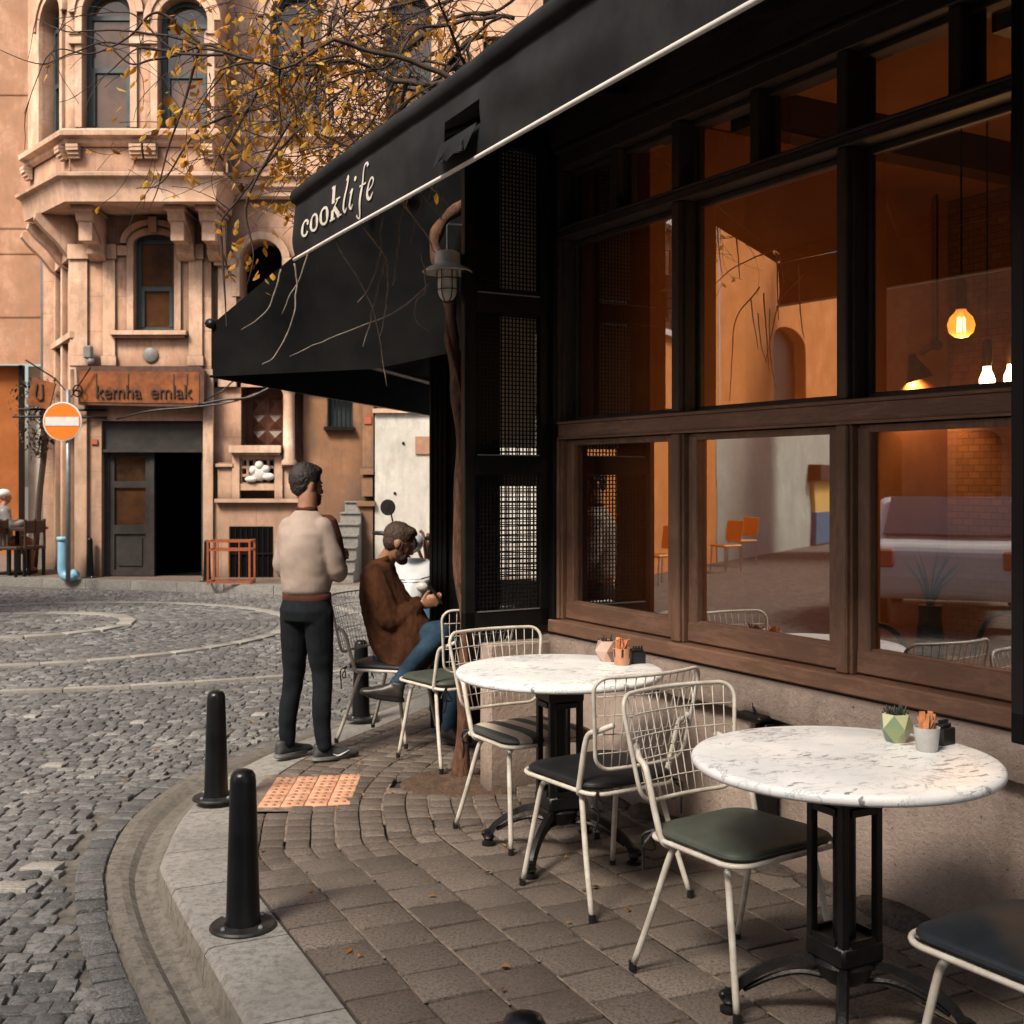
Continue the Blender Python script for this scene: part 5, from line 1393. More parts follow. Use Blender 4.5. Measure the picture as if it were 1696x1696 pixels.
shoe(st,W_(-.62,6.68,.28),W_(-.865,6.7,.315),M['leather'],M['plastic_black'],h=.085,up=V((.25,0,1)))
shoe(st,W_(-.4,6.92,.012),W_(-.24,6.76,.012),M['leather'],M['plastic_black'],h=.085)
ph=empty('phone',(-.45,6.93,-.03),0,'dark mobile phone in the hands of the seated man','phone')
b=MB(); b.box((0,0,.9),(.012,.075,.15),Matrix.Rotation(R(-35),3,'Y'),.003); b.build('case',M['plastic_black'],ph); b=MB(); b.box((-.008,0,.904),(.002,.068,.14),Matrix.Rotation(R(-35),3,'Y')); b.build('screen',M['bg_glass'],ph)

# ================================================================== scooter parked behind the post (front towards us)
sc0=V((-.80,10.0,-.12)); sct=empty('scooter',sc0,R(-14),'white and dark blue motor scooter parked behind the seated man, mirror raised','scooter')
b=MB(); # front shield: vertical loft, z up, nose toward -y
b.loft([((0,-.2,.5),(.08,0,0),(0,.1,0)),((0,-.24,.66),(.13,0,0),(0,.12,.02)),((0,-.2,.84),(.2,0,0),(0,.09,.02)),((0,-.14,.97),(.19,0,0),(0,.05,.02)),((0,-.1,1.0),(.12,0,0),(0,.03,0))],20); o=b.build('front_panel',M['scooter_white'],sct); remesh(o,.015,4)
b=MB(); b.lathe([(.03,0),(.03,.012),(.018,.014),(.0,.014)],(-.045,-.335,.72),18,Matrix.Rotation(R(78),3,'X'),capt=False); b.build('badge',M['plastic_black'],sct,auto=40)
b=MB(); b.tube([(-.2,-.235,.86),(-.13,-.3,.84),(0,-.315,.83),(.13,-.3,.84),(.2,-.235,.86)],.006,6); b.tube([(-.135,-.28,.66),(-.06,-.35,.655),(.06,-.35,.655),(.135,-.28,.66)],.008,6); b.build('seam',M['plastic_black'],sct)
b=MB(); b.loft([((0,-.3,.74),(.1,0,.0),(0,.02,.04)),((0,-.3,.6),(.12,0,0),(0,.06,.03)),((0,-.27,.48),(.03,0,0),(0,.03,0))],14); b.build('nose_panel',M['scooter_blue'],sct,smooth=True)
b=MB(); b.sphere((0,-.15,1.13),1,20,14,(.1,.1,.09)); o=b.build('handlebar_cowl',M['scooter_white'],sct,smooth=True)
b=MB(); rt=Matrix.Rotation(R(90),3,'X'); b.lathe([(.085,0),(.09,.02),(.08,.035)],(0,-.25,1.13),24,rt); b.build('headlight_rim',M['chrome'],sct,auto=40); b=MB(); b.lathe([(.072,.02),(.05,.045),(0,.055)],(0,-.26,1.13),20,rt,capt=False); b.build('headlight',M['lamp_glass'],sct,smooth=True)
for sx in (-1,1):
    b=MB(); b.sphere((sx*.14,-.3,.78),1,14,10,(.055,.03,.035)); b.build('turn_signal',M['lamp_glass'],sct,smooth=True)
    b=MB(); b.tube([(sx*.1,-.1,1.16),(sx*.3,-.06,1.2),(sx*.38,-.04,1.2)],.018,8); b.build('grip',M['plastic_black'],sct,smooth=True)
    b=MB(); b.tube([(sx*.16,-.1,1.2),(sx*.19,-.12,1.36),(sx*.22,-.12,1.4)],.007,6); q=b.build('mirror_stem',M['plastic_black'],sct)
    b=MB(); b.lathe([(.062,-.012),(.068,0),(.06,.014)],(sx*.22,-.12,1.42),20,rt); b.build('mirror',M['plastic_black'],q,auto=40); b=MB(); b.lathe([(.03,.015),(.0,.0155)],(sx*.22+.01,-.12,1.42),16,rt,capt=False); b.build('mirror_glint',M['chrome'],q)
b=MB(); b.lathe([(.09,-.05),(.2,-.05),(.23,-.03),(.235,0),(.23,.03),(.2,.05),(.09,.05)],(0,-.3,.235),28,Matrix.Rotation(R(90),3,'Y')); w_=b.build('wheel',M['plastic_black'],sct,auto=40)
b=MB(); b.lathe([(.15,-.04),(.04,-.055),(.04,.055),(.15,.04)],(0,-.3,.235),20,Matrix.Rotation(R(90),3,'Y')); b.build('rim',M['steel'],w_,auto=40)
b=MB(); b.lathe([(.09,-.05),(.2,-.05),(.23,-.03),(.235,0),(.23,.03),(.2,.05),(.09,.05)],(0,1.0,.235),28,Matrix.Rotation(R(90),3,'Y')); b.build('wheel',M['plastic_black'],sct,auto=40)
b=MB(); b.loft([((0,-.3,.49),(.07,0,0),(0,.14,0)),((0,-.3,.42),(.08,0,0),(0,.2,0))],14); b.build('mudguard',M['scooter_white'],sct,smooth=True)
b=MB(); b.loft([((0,-.1,.3),(.16,0,0),(0,0,.05)),((0,.35,.3),(.17,0,0),(0,0,.05)),((0,.5,.5),(.16,0,0),(0,0,.2)),((0,.9,.55),(.15,0,0),(0,0,.17)),((0,1.15,.62),(.06,0,0),(0,0,.08))],16); b.build('body',M['scooter_blue'],sct,smooth=True)
b=MB(); b.loft([((0,.35,.76),(.1,0,0),(0,0,.04)),((0,.7,.78),(.14,0,0),(0,0,.05)),((0,1.1,.82),(.1,0,0),(0,0,.04))],14); b.build('saddle',M['leather'],sct,smooth=True)
# ================================================================== building across the street
YB=18.55; K_=YB/F
def bx_(px,Y=YB): return (px-CX)/F*Y
def bz_(py,Y=YB): return CH-(py-CY)/F*Y
class Fr:    # facade frame: u along, v up, w outwards
    def __init__(s,o,u,w): s.o=V(o); s.u=V(u).normalized(); s.w=V(w).normalized()
    def __call__(s,u,v,w=0): return s.o+s.u*u+V((0,0,v))+s.w*w
def fbox(mb,fr,u0,u1,v0,v1,w0,w1):
    vs=[fr(u,v,w) for w in (w0,w1) for v in (v0,v1) for u in (u0,u1)]
    mb.add(vs,[(0,2,3,1),(4,5,7,6),(0,1,5,4),(2,6,7,3),(0,4,6,2),(1,3,7,5)])
def arcpts(a,b,sp,rise,n=14):     # from left springing to right springing
    c=(a+b)/2; r=(b-a)/2
    return [(c-r*math.cos(math.pi*k/n), sp+rise*math.sin(math.pi*k/n)) for k in range(n+1)]
def wall(mb,fr,u0,u1,v0,v1,ops,w=0,dep=.28):
    # ops: (a,b,bottom,spring,rise) sorted by a
    x=u0
    for (a,b,bo,sp,ri) in ops:
        if a>x: mb.add([fr(x,v0,w),fr(a,v0,w),fr(a,v1,w),fr(x,v1,w)],[(0,1,2,3)])
        if bo>v0: mb.add([fr(a,v0,w),fr(b,v0,w),fr(b,bo,w),fr(a,bo,w)],[(0,1,2,3)])
        pts=arcpts(a,b,sp,ri) if ri>0 else [(a,sp),(b,sp)]
        for p,q in zip(pts[:-1],pts[1:]): mb.add([fr(p[0],p[1],w),fr(q[0],q[1],w),fr(q[0],v1,w),fr(p[0],v1,w)],[(0,1,2,3)])
        edge=[(a,bo)]+pts+[(b,bo)]
        for p,q in zip(edge[:-1],edge[1:]): mb.add([fr(p[0],p[1],w),fr(q[0],q[1],w),fr(q[0],q[1],w-dep),fr(p[0],p[1],w-dep)],[(0,1,2,3)])
        mb.add([fr(a,bo,w),fr(b,bo,w),fr(b,bo,w-dep),fr(a,bo,w-dep)],[(0,1,2,3)])
        x=b
    if x<u1: mb.add([fr(x,v0,w),fr(u1,v0,w),fr(u1,v1,w),fr(x,v1,w)],[(0,1,2,3)])
def archring(mb,fr,a,b,bo,sp,ri,t,w0,w1):  # surround of thickness t outside the opening
    pi=[(a,bo)]+(arcpts(a,b,sp,ri,18) if ri>0 else [(a,sp),(b,sp)])+[(b,bo)]
    po=[(a-t,bo)]+(arcpts(a-t,b+t,sp,ri+t,18) if ri>0 else [(a-t,sp+t),(b+t,sp+t)])+[(b+t,bo)]
    n=len(pi); vs=[fr(*p,w0) for p in pi]+[fr(*p,w0) for p in po]+[fr(*p,w1) for p in pi]+[fr(*p,w1) for p in po]
    fs=[]
    for i in range(n-1): fs+=[(2*n+i,2*n+i+1,3*n+i+1,3*n+i),(n+i,n+i+1,3*n+i+1,3*n+i),(i,i+1,2*n+i+1,2*n+i)]
    fs+=[(0,n,3*n,2*n),(n-1,2*n-1,4*n-1,3*n-1)]
    mb.add(vs,fs)
def window_(parent,fr,a,b,bo,sp,ri,w,org,mid=True,name='window',bars=None):
    m=MB(); t=.075
    archring(m,fr,a+t,b-t,bo+t,sp,max(ri-t,.001) if ri>0 else 0,t-.004,w-.05,w+.02)
    fbox(m,fr,a+.004,b-.004,bo,bo+t,w-.05,w+.015)
    if mid:
        mv=bo+(sp+ri-bo)*.44; fbox(m,fr,a+t,b-t,mv-.035,mv+.035,w-.045,w+.03); fbox(m,fr,a+t,b-t,sp-.035,sp+.03,w-.045,w+.02)
        fbox(m,fr,a+t,a+t+.05,bo+t,mv-.036,w-.04,w+.028); fbox(m,fr,b-t-.05,b-t,bo+t,mv-.036,w-.04,w+.028)
    o=m.build(name,M['green_frame'],parent,org=org)
    g_=MB(); pts=[(a+t*.6,bo+t*.5)]+(arcpts(a+t*.6,b-t*.6,sp,max(ri-t*.6,.001)) if ri>0 else [(a+t*.6,sp-t*.4),(b-t*.6,sp-t*.4)])+[(b-t*.6,bo+t*.5)]
    g_.add([fr(*p,w-.02) for p in pts],[tuple(range(len(pts)))]); g_.build('pane',M['bg_glass'],o,org=org,fix=False)
    return o
def bandm(mb,line,prof,closed=False):   # moulding: prof list of (out,z) swept along plan polyline (outward = left normal)
    n=len(line); rows=[]
    for i,p in enumerate(line):
        p=V(p)
        ta=(V(line[i])-V(line[i-1])).normalized() if i>0 else (V(line[1])-p).normalized()
        tb_=(V(line[i+1])-p).normalized() if i<n-1 else ta
        na=V((ta.y,-ta.x,0)); nb=V((tb_.y,-tb_.x,0)); nn=(na+nb).normalized(); k=1/max(.4,nn.dot(na))
        rows.append([p+nn*(o*k)+V((0,0,z)) for o,z in prof])
    m=len(prof)
    mb.add([q for r in rows for q in r],[(i*m+j,(i+1)*m+j,(i+1)*m+j+1,i*m+j+1) for i in range(n-1) for j in range(m-1)]+[tuple(range(m)),tuple((n-1)*m+j for j in range(m))])

B0=V((bx_(250),YB,0))
hb=empty('corner_townhouse',B0,0,'tall peach stone townhouse with arched windows and a bracketed oriel above an estate agent shopfront','building')
fr=Fr((0,YB,0),(1,0,0),(0,-1,0))       # u = world x
X=bx_; Z=bz_
# oriel: front face and left face
YO=YB-.95
Zc0=bz_(335,YO); Zc1=bz_(289,YO)
oL=(bx_(113,YO),YO); oR=(bx_(352,YO),YO); oLL=(oL[0]-1.15,YO+1.35)
plan=[V((oLL[0],oLL[1],0)),V((oL[0],oL[1],0)),V((oR[0],oR[1],0)),V((oR[0],YB,0))]
ztop=bz_(-140,YO)
fo=Fr((0,YO,0),(1,0,0),(0,-1,0))
m=MB()
xo=lambda px: bx_(px,YO); zo=lambda py: bz_(py,YO)
ops=[(xo(137),xo(217),zo(212),zo(22),.36*1.02),(xo(262),xo(345),zo(217),zo(36),.37)]
wall(m,fo,oL[0],oR[0],zo(236),ztop,ops)
# left face
du=(V(plan[1])-V(plan[0])); Lf=du.length; fl=Fr(plan[0],du,V((du.y,-du.x,0)))
lops=[(Lf*.36,Lf*.87,zo(222),zo(15),.38)]
wall(m,fl,0,Lf,zo(236),ztop,lops)
# right return
frr=Fr(plan[2],V((0,1,0)),V((1,0,0))); wall(m,frr,0,.95,zo(236),ztop,[])
# apron below the sill
for f_,L_ in ((fo,None),(fl,Lf)):
    pass
m.add([fo(oL[0],Zc1-.05,-.03),fo(oR[0],Zc1-.05,-.03),fo(oR[0],zo(236),-.03),fo(oL[0],zo(236),-.03)],[(0,1,2,3)])
m.add([fl(0,Zc1-.05,-.03),fl(Lf,Zc1-.05,-.03),fl(Lf,zo(236),-.03),fl(0,zo(236),-.03)],[(0,1,2,3)])
m.add([frr(0,Zc1-.05,-.03),frr(.95,Zc1-.05,-.03),frr(.95,zo(236),-.03),frr(0,zo(236),-.03)],[(0,1,2,3)])
m.build('oriel_wall',M['bg_plaster'],hb,org=B0,fix=False)
m=MB()
bandm(m,plan,[(0,zo(243)),(.05,zo(238)),(.06,zo(232)),(.15,zo(228)),(.16,zo(220)),(.1,zo(216)),(0,zo(214))])
m.build('sill_cornice',M['bg_trim'],hb,org=B0,auto=30)
m=MB(); lip=[V((x,y,0)) for x,y,_ in plan]; 
bandm(m,plan,[(-.3,Zc0),(.06,Zc0),(.08,zo(312)),(.1,zo(308)),(.12,zo(300)),(.2,zo(296)),(.21,zo(291)),(.12,zo(288)),(0,zo(284))])
# soffit
m.add([V((p.x,p.y,Zc0+.01)) for p in plan]+[V((plan[0].x+.2,YB+.3,Zc0+.01))],[(0,1,2,3,4)])
m.build('lower_cornice',M['bg_trim'],hb,org=B0,auto=30)
# main wall cornice to the right of the oriel
m=MB(); bandm(m,[V((oR[0],YB,0)),V((X(760),YB,0))],[(0,Z(330)),(.05,Z(326)),(.06,Z(315)),(.12,Z(312)),(.14,Z(300)),(.2,Z(297)),(.2,Z(291)),(0,Z(288))])
bandm(m,[V((oR[0],YB,0)),V((X(760),YB,0))],[(0,Z(240)),(.05,Z(237)),(.12,Z(229)),(.12,Z(222)),(0,Z(218))])
m.build('string_course',M['bg_trim'],hb,org=B0,auto=30)
# window surrounds on the oriel
m=MB()
for (a,b_,bo,sp,ri) in ops:
    archring(m,fo,a,b_,bo,sp,ri,.1,0,.05); archring(m,fo,a-.1,b_+.1,sp,sp,ri+.1,.1,0,.08)
for (a,b_,bo,sp,ri) in lops:
    archring(m,fl,a,b_,bo,sp,ri,.1,0,.05); archring(m,fl,a-.1,b_+.1,sp,sp,ri+.1,.1,0,.08)
for px in (127,228,252,352):
    fbox(m,fo,xo(px)-.1,xo(px)+.1,zo(75),zo(60),0,.09); fbox(m,fo,xo(px)-.085,xo(px)+.085,zo(60)-.0,zo(56),0,.12)
m.build('window_surround',M['bg_trim'],hb,org=B0)
for (a,b_,bo,sp,ri) in ops: window_(hb,fo,a,b_,bo,sp,ri,-.2,B0)
for (a,b_,bo,sp,ri) in lops: window_(hb,fl,a,b_,bo,sp,ri,-.2,B0)
# little consoles under the sill
m=MB()
def console(f_,u,zt,s=1.0,d=.14,w=.09):
    for k,(dz,dd) in enumerate(((0,1),(.05,.95),(.1,.75),(.15,.5))):
        fbox(m,f_,u-w*s,u+w*s,zt-(dz+.045)*s,zt-dz*s,0,d*dd*s)
for px in (124,228,252,345): console(fo,xo(px),zo(242))
for u in (.12,Lf-.12): console(fl,u,zo(242))
m.build('console',M['bg_trim'],hb,org=B0)
# main wall upper right with another arched window (behind the branches)
m=MB()
ops2=[(X(448),X(534),Z(215),Z(28),.41),(X(640),X(715),Z(215),Z(28),.36)]
wall(m,fr,oR[0],X(760),Z(288),bz_(-140),ops2)
# left flank beyond the oriel
m.build('upper_wall',M['bg_plaster'],hb,org=B0,fix=False)
for (a,b_,bo,sp,ri) in ops2: window_(hb,fr,a,b_,bo,sp,ri,-.2,B0)
m=MB()
for (a,b_,bo,sp,ri) in ops2: archring(m,fr,a,b_,bo,sp,ri,.1,0,.05); archring(m,fr,a-.1,b_+.1,sp,sp,ri+.1,.1,0,.08)
m.build('window_surround',M['bg_trim'],hb,org=B0)
# mid floor: front bay with the segmental window, entrance bay
m=MB()
ops3=[(X(222),X(290),Z(548),Z(398),.12)]
wall(m,fr,X(128),X(352),Z(612),Zc0+.02,ops3,dep=.22)
ops4=[(X(396),X(467),Z(640),Z(430),.33),(X(488),X(520),Z(640),Z(430),.2)]
wall(m,fr,X(352),X(600),Z(640),Z(288),ops4,w=-.12,dep=.5)
fbox(m,fr,X(352)-.02,X(352),Z(960),Z(288),-.12,0)
# ground floor piers
wall(m,fr,X(128),X(352),-.1,Z(612),[(X(168),X(336),-.05,Z(697),0)],dep=.5)
m.build('wall',M['bg_plaster'],hb,org=B0,fix=False)
window_(hb,fr,*[X(222),X(290)],Z(548),Z(398),.12,-.15,B0,mid=True,name='window')
m=MB()
archring(m,fr,X(222),X(290),Z(548),Z(404),.15,.1,0,.05); archring(m,fr,X(222)-.1,X(290)+.1,Z(404),Z(404),.28,.09,0,.1)
fbox(m,fr,X(250),X(263),Z(386),Z(362),0,.14)
fbox(m,fr,X(186),X(312),Z(556),Z(549),0,.16); fbox(m,fr,X(190),X(308),Z(560),Z(556),0,.1)
fbox(m,fr,X(172),X(212),Z(424),Z(408),0,.06); fbox(m,fr,X(298),X(336),Z(424),Z(408),0,.06)
m.build('window_surround',M['bg_trim'],hb,org=B0)
m=MB()
for a,b_ in ((118,146),(172,192),(314,336)):
    fbox(m,fr,X(a),X(b_),Z(612),Z(424),0,.05); fbox(m,fr,X(a)-.03,X(b_)+.03,Z(430),Z(406),0,.09); fbox(m,fr,X(a)-.02,X(b_)+.02,Z(606),Z(590),0,.07)
fbox(m,fr,X(126),X(146),0,Z(612),0,.07); fbox(m,fr,X(338),X(354),0,Z(612),0,.06)
m.build('pilaster',M['bg_trim'],hb,org=B0)
# big brackets under the oriel
for px,f_ in ((165,fr),(312,fr),(362,fr)):
    m=MB(); u0,u1=X(px)-.13,X(px)+.13
    prof=[(0,Zc0),(.75,Zc0),(.78,Zc0-.06),(.7,Zc0-.1),(.66,Zc0-.2),(.5,Zc0-.3),(.3,Zc0-.42),(.2,Zc0-.55),(.2,Zc0-.62),(.1,Zc0-.7),(0,Zc0-.72)]
    m.prism([f_(u0,z,w_) for w_,z in prof],f_.u*(u1-u0))
    fbox(m,f_,u0-.03,u1+.03,Zc0-.07,Zc0-.01,0,.8); fbox(m,f_,u0+.03,u1-.03,Zc0-.5,Zc0-.12,.2,.62)
    m.build('bracket',M['bg_trim'],hb,org=B0,auto=30)
# angled left flank of the ground and first floor, recessed under the oriel
fk0=V((X(128),YB,0)); fk1=V((X(128)-.95,YB+1.7,0)); dk=(fk0-fk1); ff=Fr(fk1,dk,V((dk.y,-dk.x,0))); Lk=dk.length
m=MB(); wall(m,ff,0,Lk,-.1,Zc0+.02,[(.35,.75,bz_(620),bz_(460),.15),(1.15,1.5,bz_(620),bz_(460),.15)],dep=.25)
m.build('flank_wall',M['bg_plaster'],hb,org=B0,fix=False)
for a in (.35,1.15):
    m=MB(); fbox(m,ff,a,a+.4 if a<1 else a+.35,bz_(620),bz_(445),-.24,-.2); m.build('window',M['green_frame'],hb,org=B0)
m=MB()
for a in (.05,.8,1.6): fbox(m,ff,a,a+.18,0,bz_(420),0,.08)
fbox(m,ff,-.05,Lk+.03,bz_(560),bz_(550),0,.12); fbox(m,ff,0,Lk,bz_(424),bz_(405),0,.1)
m.build('pilaster',M['bg_trim'],hb,org=B0)
for k,u in enumerate((.2,1.0,1.8)):
    m=MB(); prof=[(0,Zc0),(.6,Zc0),(.62,Zc0-.08),(.5,Zc0-.22),(.3,Zc0-.4),(.15,Zc0-.6),(0,Zc0-.7)]
    m.prism([ff(u-.1,z,w_) for w_,z in prof],ff.u*.2); m.build('bracket',M['bg_trim'],hb,org=B0,auto=30)
# shopfront
m=MB(); ws=-.16
fbox(m,fr,X(168),X(336),Z(745),Z(698),ws-.05,ws+.08); fbox(m,fr,X(168),X(336),Z(749),Z(744),ws-.05,ws+.14)
for a,b_ in ((168,176),(243,251),(330,336)): fbox(m,fr,X(a),X(b_),0,Z(749),ws-.06,ws+.03)
m.build('shopfront_frame',M['dark_frame'],hb,org=B0)
m=MB(); 
for a,b_,c,d_ in ((176,184,955,750),(236,243,955,750),(184,236,757,750),(184,236,808,797),(184,236,885,870),(184,236,955,945)): fbox(m,fr,X(a),X(b_),Z(c),Z(d_),ws-.05,ws+.01)
fbox(m,fr,X(184),X(236),Z(945),Z(885),ws-.045,ws-.02); fbox(m,fr,X(190),X(230),Z(938),Z(892),ws-.02,ws)
dr=m.build('door',M['dark_frame'],hb,org=B0)
m=MB(); m.add([fr(X(183),Z(870),ws-.03),fr(X(237),Z(870),ws-.03),fr(X(237),Z(757),ws-.03),fr(X(183),Z(757),ws-.03)],[(0,1,2,3)]); m.build('pane',M['bg_glass'],dr,org=B0,fix=False)
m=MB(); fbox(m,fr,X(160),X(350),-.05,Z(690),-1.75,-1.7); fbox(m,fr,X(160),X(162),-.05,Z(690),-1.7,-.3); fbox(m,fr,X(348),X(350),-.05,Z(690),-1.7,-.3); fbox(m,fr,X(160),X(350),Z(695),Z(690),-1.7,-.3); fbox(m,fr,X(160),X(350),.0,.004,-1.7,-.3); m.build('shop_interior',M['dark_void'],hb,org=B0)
m=MB(); fbox(m,fr,X(188),X(232),Z(867),Z(848),-.45,-.3); m.prism([fr(X(188),Z(848),-.4),fr(X(232),Z(862),-.4),fr(X(188),Z(840),-.4)],V((0,.05,0))); m.build('window_display',M['orange_seat'],hb,org=B0)
# arched tympanum and carved doors of the entrance bay
for a,b_ in ((396,467),(488,520)):
    m=MB(); fbox(m,fr,X(a),X(b_),Z(740),Z(490),-.6,-.52); dz=m.build('door',M['brown_door'],hb,org=B0)
    m=MB()
    for (c,d_) in ((735,712),(708,685),(680,655)):
        u0,u1=X(a)+.1,X(b_)-.1
        if u1-u0<.2: continue
        for q0,q1 in ((u0,(u0+u1)/2-.03),((u0+u1)/2+.03,u1)):
            z0,z1=Z(c),Z(d_); cz=(z0+z1)/2; cu=(q0+q1)/2
            m.add([fr(q0,z0,-.515),fr(q1,z0,-.515),fr(q1,z1,-.515),fr(q0,z1,-.515),fr(cu,cz,-.47)],[(0,1,4),(1,2,4),(2,3,4),(3,0,4)])
    m.build('door_panel',M['brown_door'],dz,org=B0)
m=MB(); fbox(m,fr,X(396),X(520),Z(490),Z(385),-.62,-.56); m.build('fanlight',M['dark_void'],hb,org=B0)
m=MB()
archring(m,fr,X(396),X(467),Z(490),Z(430),.33,.12,-.12,-.02); fbox(m,fr,X(355),X(393),Z(440),Z(428),-.12,.04); fbox(m,fr,X(468),X(500),Z(440),Z(428),-.12,.04); fbox(m,fr,X(360),X(390),Z(640),Z(440),-.12,-.04)
m.build('arch_surround',M['bg_trim'],hb,org=B0)
# column
m=MB(); m.lathe([(.12,Z(770)),(.12,Z(764)),(.095,Z(760)),(.085,Z(655)),(.1,Z(650)),(.125,Z(645)),(.125,Z(640))],(X(479),YB-.02,0),20); m.build('column',M['bg_trim'],hb,org=B0,auto=35)
m=MB(); fbox(m,fr,X(470),X(490),Z(640),Z(428),-.4,.06); m.build('pier',M['bg_trim'],hb,org=B0)
# porch balustrade with pierced panel
m=MB()
fbox(m,fr,X(352),X(500),-.05,Z(828),-.5,.0); 
m.build('basement_wall',M['bg_plaster'],hb,org=B0)
m=MB(); fbox(m,fr,X(383),X(468),Z(750),Z(738),-.05,.16); fbox(m,fr,X(386),X(466),Z(754),Z(750),-.04,.1)
fbox(m,fr,X(385),X(397),Z(828),Z(754),-.1,.02); fbox(m,fr,X(455),X(468),Z(828),Z(754),-.1,.02); fbox(m,fr,X(397),X(455),Z(760),Z(754),-.1,.0); fbox(m,fr,X(397),X(455),Z(812),Z(801),-.1,.0)
fbox(m,fr,X(360),X(385),Z(828),Z(766),-.2,-.02); fbox(m,fr,X(468),X(492),Z(828),Z(766),-.2,-.02)
fbox(m,fr,X(358),X(500),Z(832),Z(826),-.1,.12)
fbox(m,fr,X(358),X(386),Z(773),Z(768),-.1,.04); fbox(m,fr,X(466),X(494),Z(773),Z(768),-.1,.04)
m.build('balustrade',M['bg_trim'],hb,org=B0)
m=MB(); n_=5
for i in range(6):
    u=X(398)+(X(455)-X(398))*i/5; fbox(m,fr,u-.02,u+.02,Z(801),Z(760),-.07,-.03)
for j in range(4):
    v=Z(801)+(Z(760)-Z(801))*j/3; fbox(m,fr,X(398),X(455),v-.02,v+.02,-.072,-.028)
m.build('pierced_panel',M['bg_trim'],hb,org=B0)
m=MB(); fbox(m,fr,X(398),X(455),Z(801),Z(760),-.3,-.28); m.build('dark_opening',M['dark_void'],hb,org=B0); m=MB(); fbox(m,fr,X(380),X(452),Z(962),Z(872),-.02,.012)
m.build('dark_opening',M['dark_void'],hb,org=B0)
m=MB(); 
c=fr(X(430),Z(783),-.0)
m.sphere(c,1,14,10,(.13,.06,.13)); m.sphere(c+V((-.0,-.03,.12)),1,10,8,(.07,.05,.07)); m.sphere(c+V((-.13,-.02,-.1)),1,10,8,(.1,.05,.05)); m.sphere(c+V((.14,-.02,-.06)),1,10,8,(.1,.05,.06)); m.sphere(c+V((.1,-.02,.06)),1,10,8,(.07,.05,.06)); m.sphere(c+V((-.1,-.02,.04)),1,10,8,(.06,.05,.07))
tag(m.build('stone_relief',M['white_trim'],None,smooth=True),'small white carved relief on the pierced balustrade panel','ornament')
m=MB()
u=X(382)
while u<X(452): fbox(m,fr,u-.008,u+.008,Z(962),Z(874),.015,.03); u+=.085
fbox(m,fr,X(380),X(452),Z(918),Z(915),.03,.04)
m.build('basement_grille',M['black'],hb,org=B0)
# sign board
sg=empty('shop_sign',(X(240),YB-.2,0),0,'rusty orange shop sign with kemha emlak in dark letters above the dark door','sign')
so_=V(sg.location)
m=MB(); fs_=Fr((0,YB-.1,0),(1,0,0),(0,-1,0))
pts=[(X(140),Z(672)),(X(338),Z(676)),(X(345),Z(670)),(X(345),Z(616)),(X(337),Z(609)),(X(136),Z(609)),(X(136),Z(614))]
m.prism([fs_(a,b_,0) for a,b_ in pts],V((0,-.16,0))); m.build('frame',M['sign_brown'],sg,org=so_)
m=MB(); m.prism([fs_(a,b_,.161) for a,b_ in ((X(143),Z(668)),(X(337),Z(670)),(X(338),Z(619)),(X(141),Z(617)))],V((0,-.01,0))); m.build('board',M['sign_orange'],sg,org=so_)
def text(body,size,loc,rot,mat,name,parent,ext=.01,sx=1.0):
    cu=bpy.data.curves.new(name,'FONT'); cu.body=body; cu.size=size; cu.extrude=ext; cu.align_x='CENTER'; cu.align_y='CENTER'
    tmp=bpy.data.objects.new('t',cu); COL.objects.link(tmp); dg=bpy.context.evaluated_depsgraph_get(); dg.update()
    me=bpy.data.meshes.new_from_object(tmp.evaluated_get(dg)); bpy.data.objects.remove(tmp)
    me.materials.clear(); me.materials.append(mat)
    o=bpy.data.objects.new(name,me); COL.objects.link(o); o.parent=parent; o.location=loc; o.rotation_euler=rot; o.scale=(sx,1,1); return o
text('kemha',.3,V((X(206),YB-.285,Z(652)))-so_,(R(90),0,0),M['sign_letter'],'lettering',sg,.012,.9); text('emlak',.3,V((X(292),YB-.285,Z(652)))-so_,(R(90),0,0),M['sign_letter'],'lettering',sg,.012,.9)
m=MB()
for px in (170,222,296,318): m.tube([fs_(X(px),Z(640),.17),fs_(X(px),Z(622),.17)],.012,5)
m.build('letter_posts',M['sign_letter'],sg,org=so_)
# small fittings on the facade
t=empty('wall_vent',(X(250),YB,0),0,'round grey disc on the wall between the window sill and the sign','disc'); m=MB(); m.lathe([(.115,0),(.115,.03),(.09,.045),(.0,.05)],(0,-.0,Z(588)),24,Matrix.Rotation(R(90),3,'X'),capt=False); m.build('cover',M['grey_disc'],t,auto=40)
t=empty('security_camera',(X(152),YB,0),0,'small grey floodlight fixed on the wall above the left end of the sign','floodlight'); m=MB(); m.box((0,-.15,Z(585)),(.13,.12,.2),None,.02); m.tube([(0,-.0,Z(600)),(.0,-.12,Z(600))],.02,6); m.sphere((.04,-.15,Z(600)),.06,10,8); m.build('housing',M['grey_disc'],t)
t=empty('house_number_plaque',(X(157),YB,0),0,'small red plaque on the wall left of the dark door','plaque'); m=MB(); m.bx(-.05,.05,-.03,0,Z(736),Z(728)); m.build('plate',M['tile_red'],t)
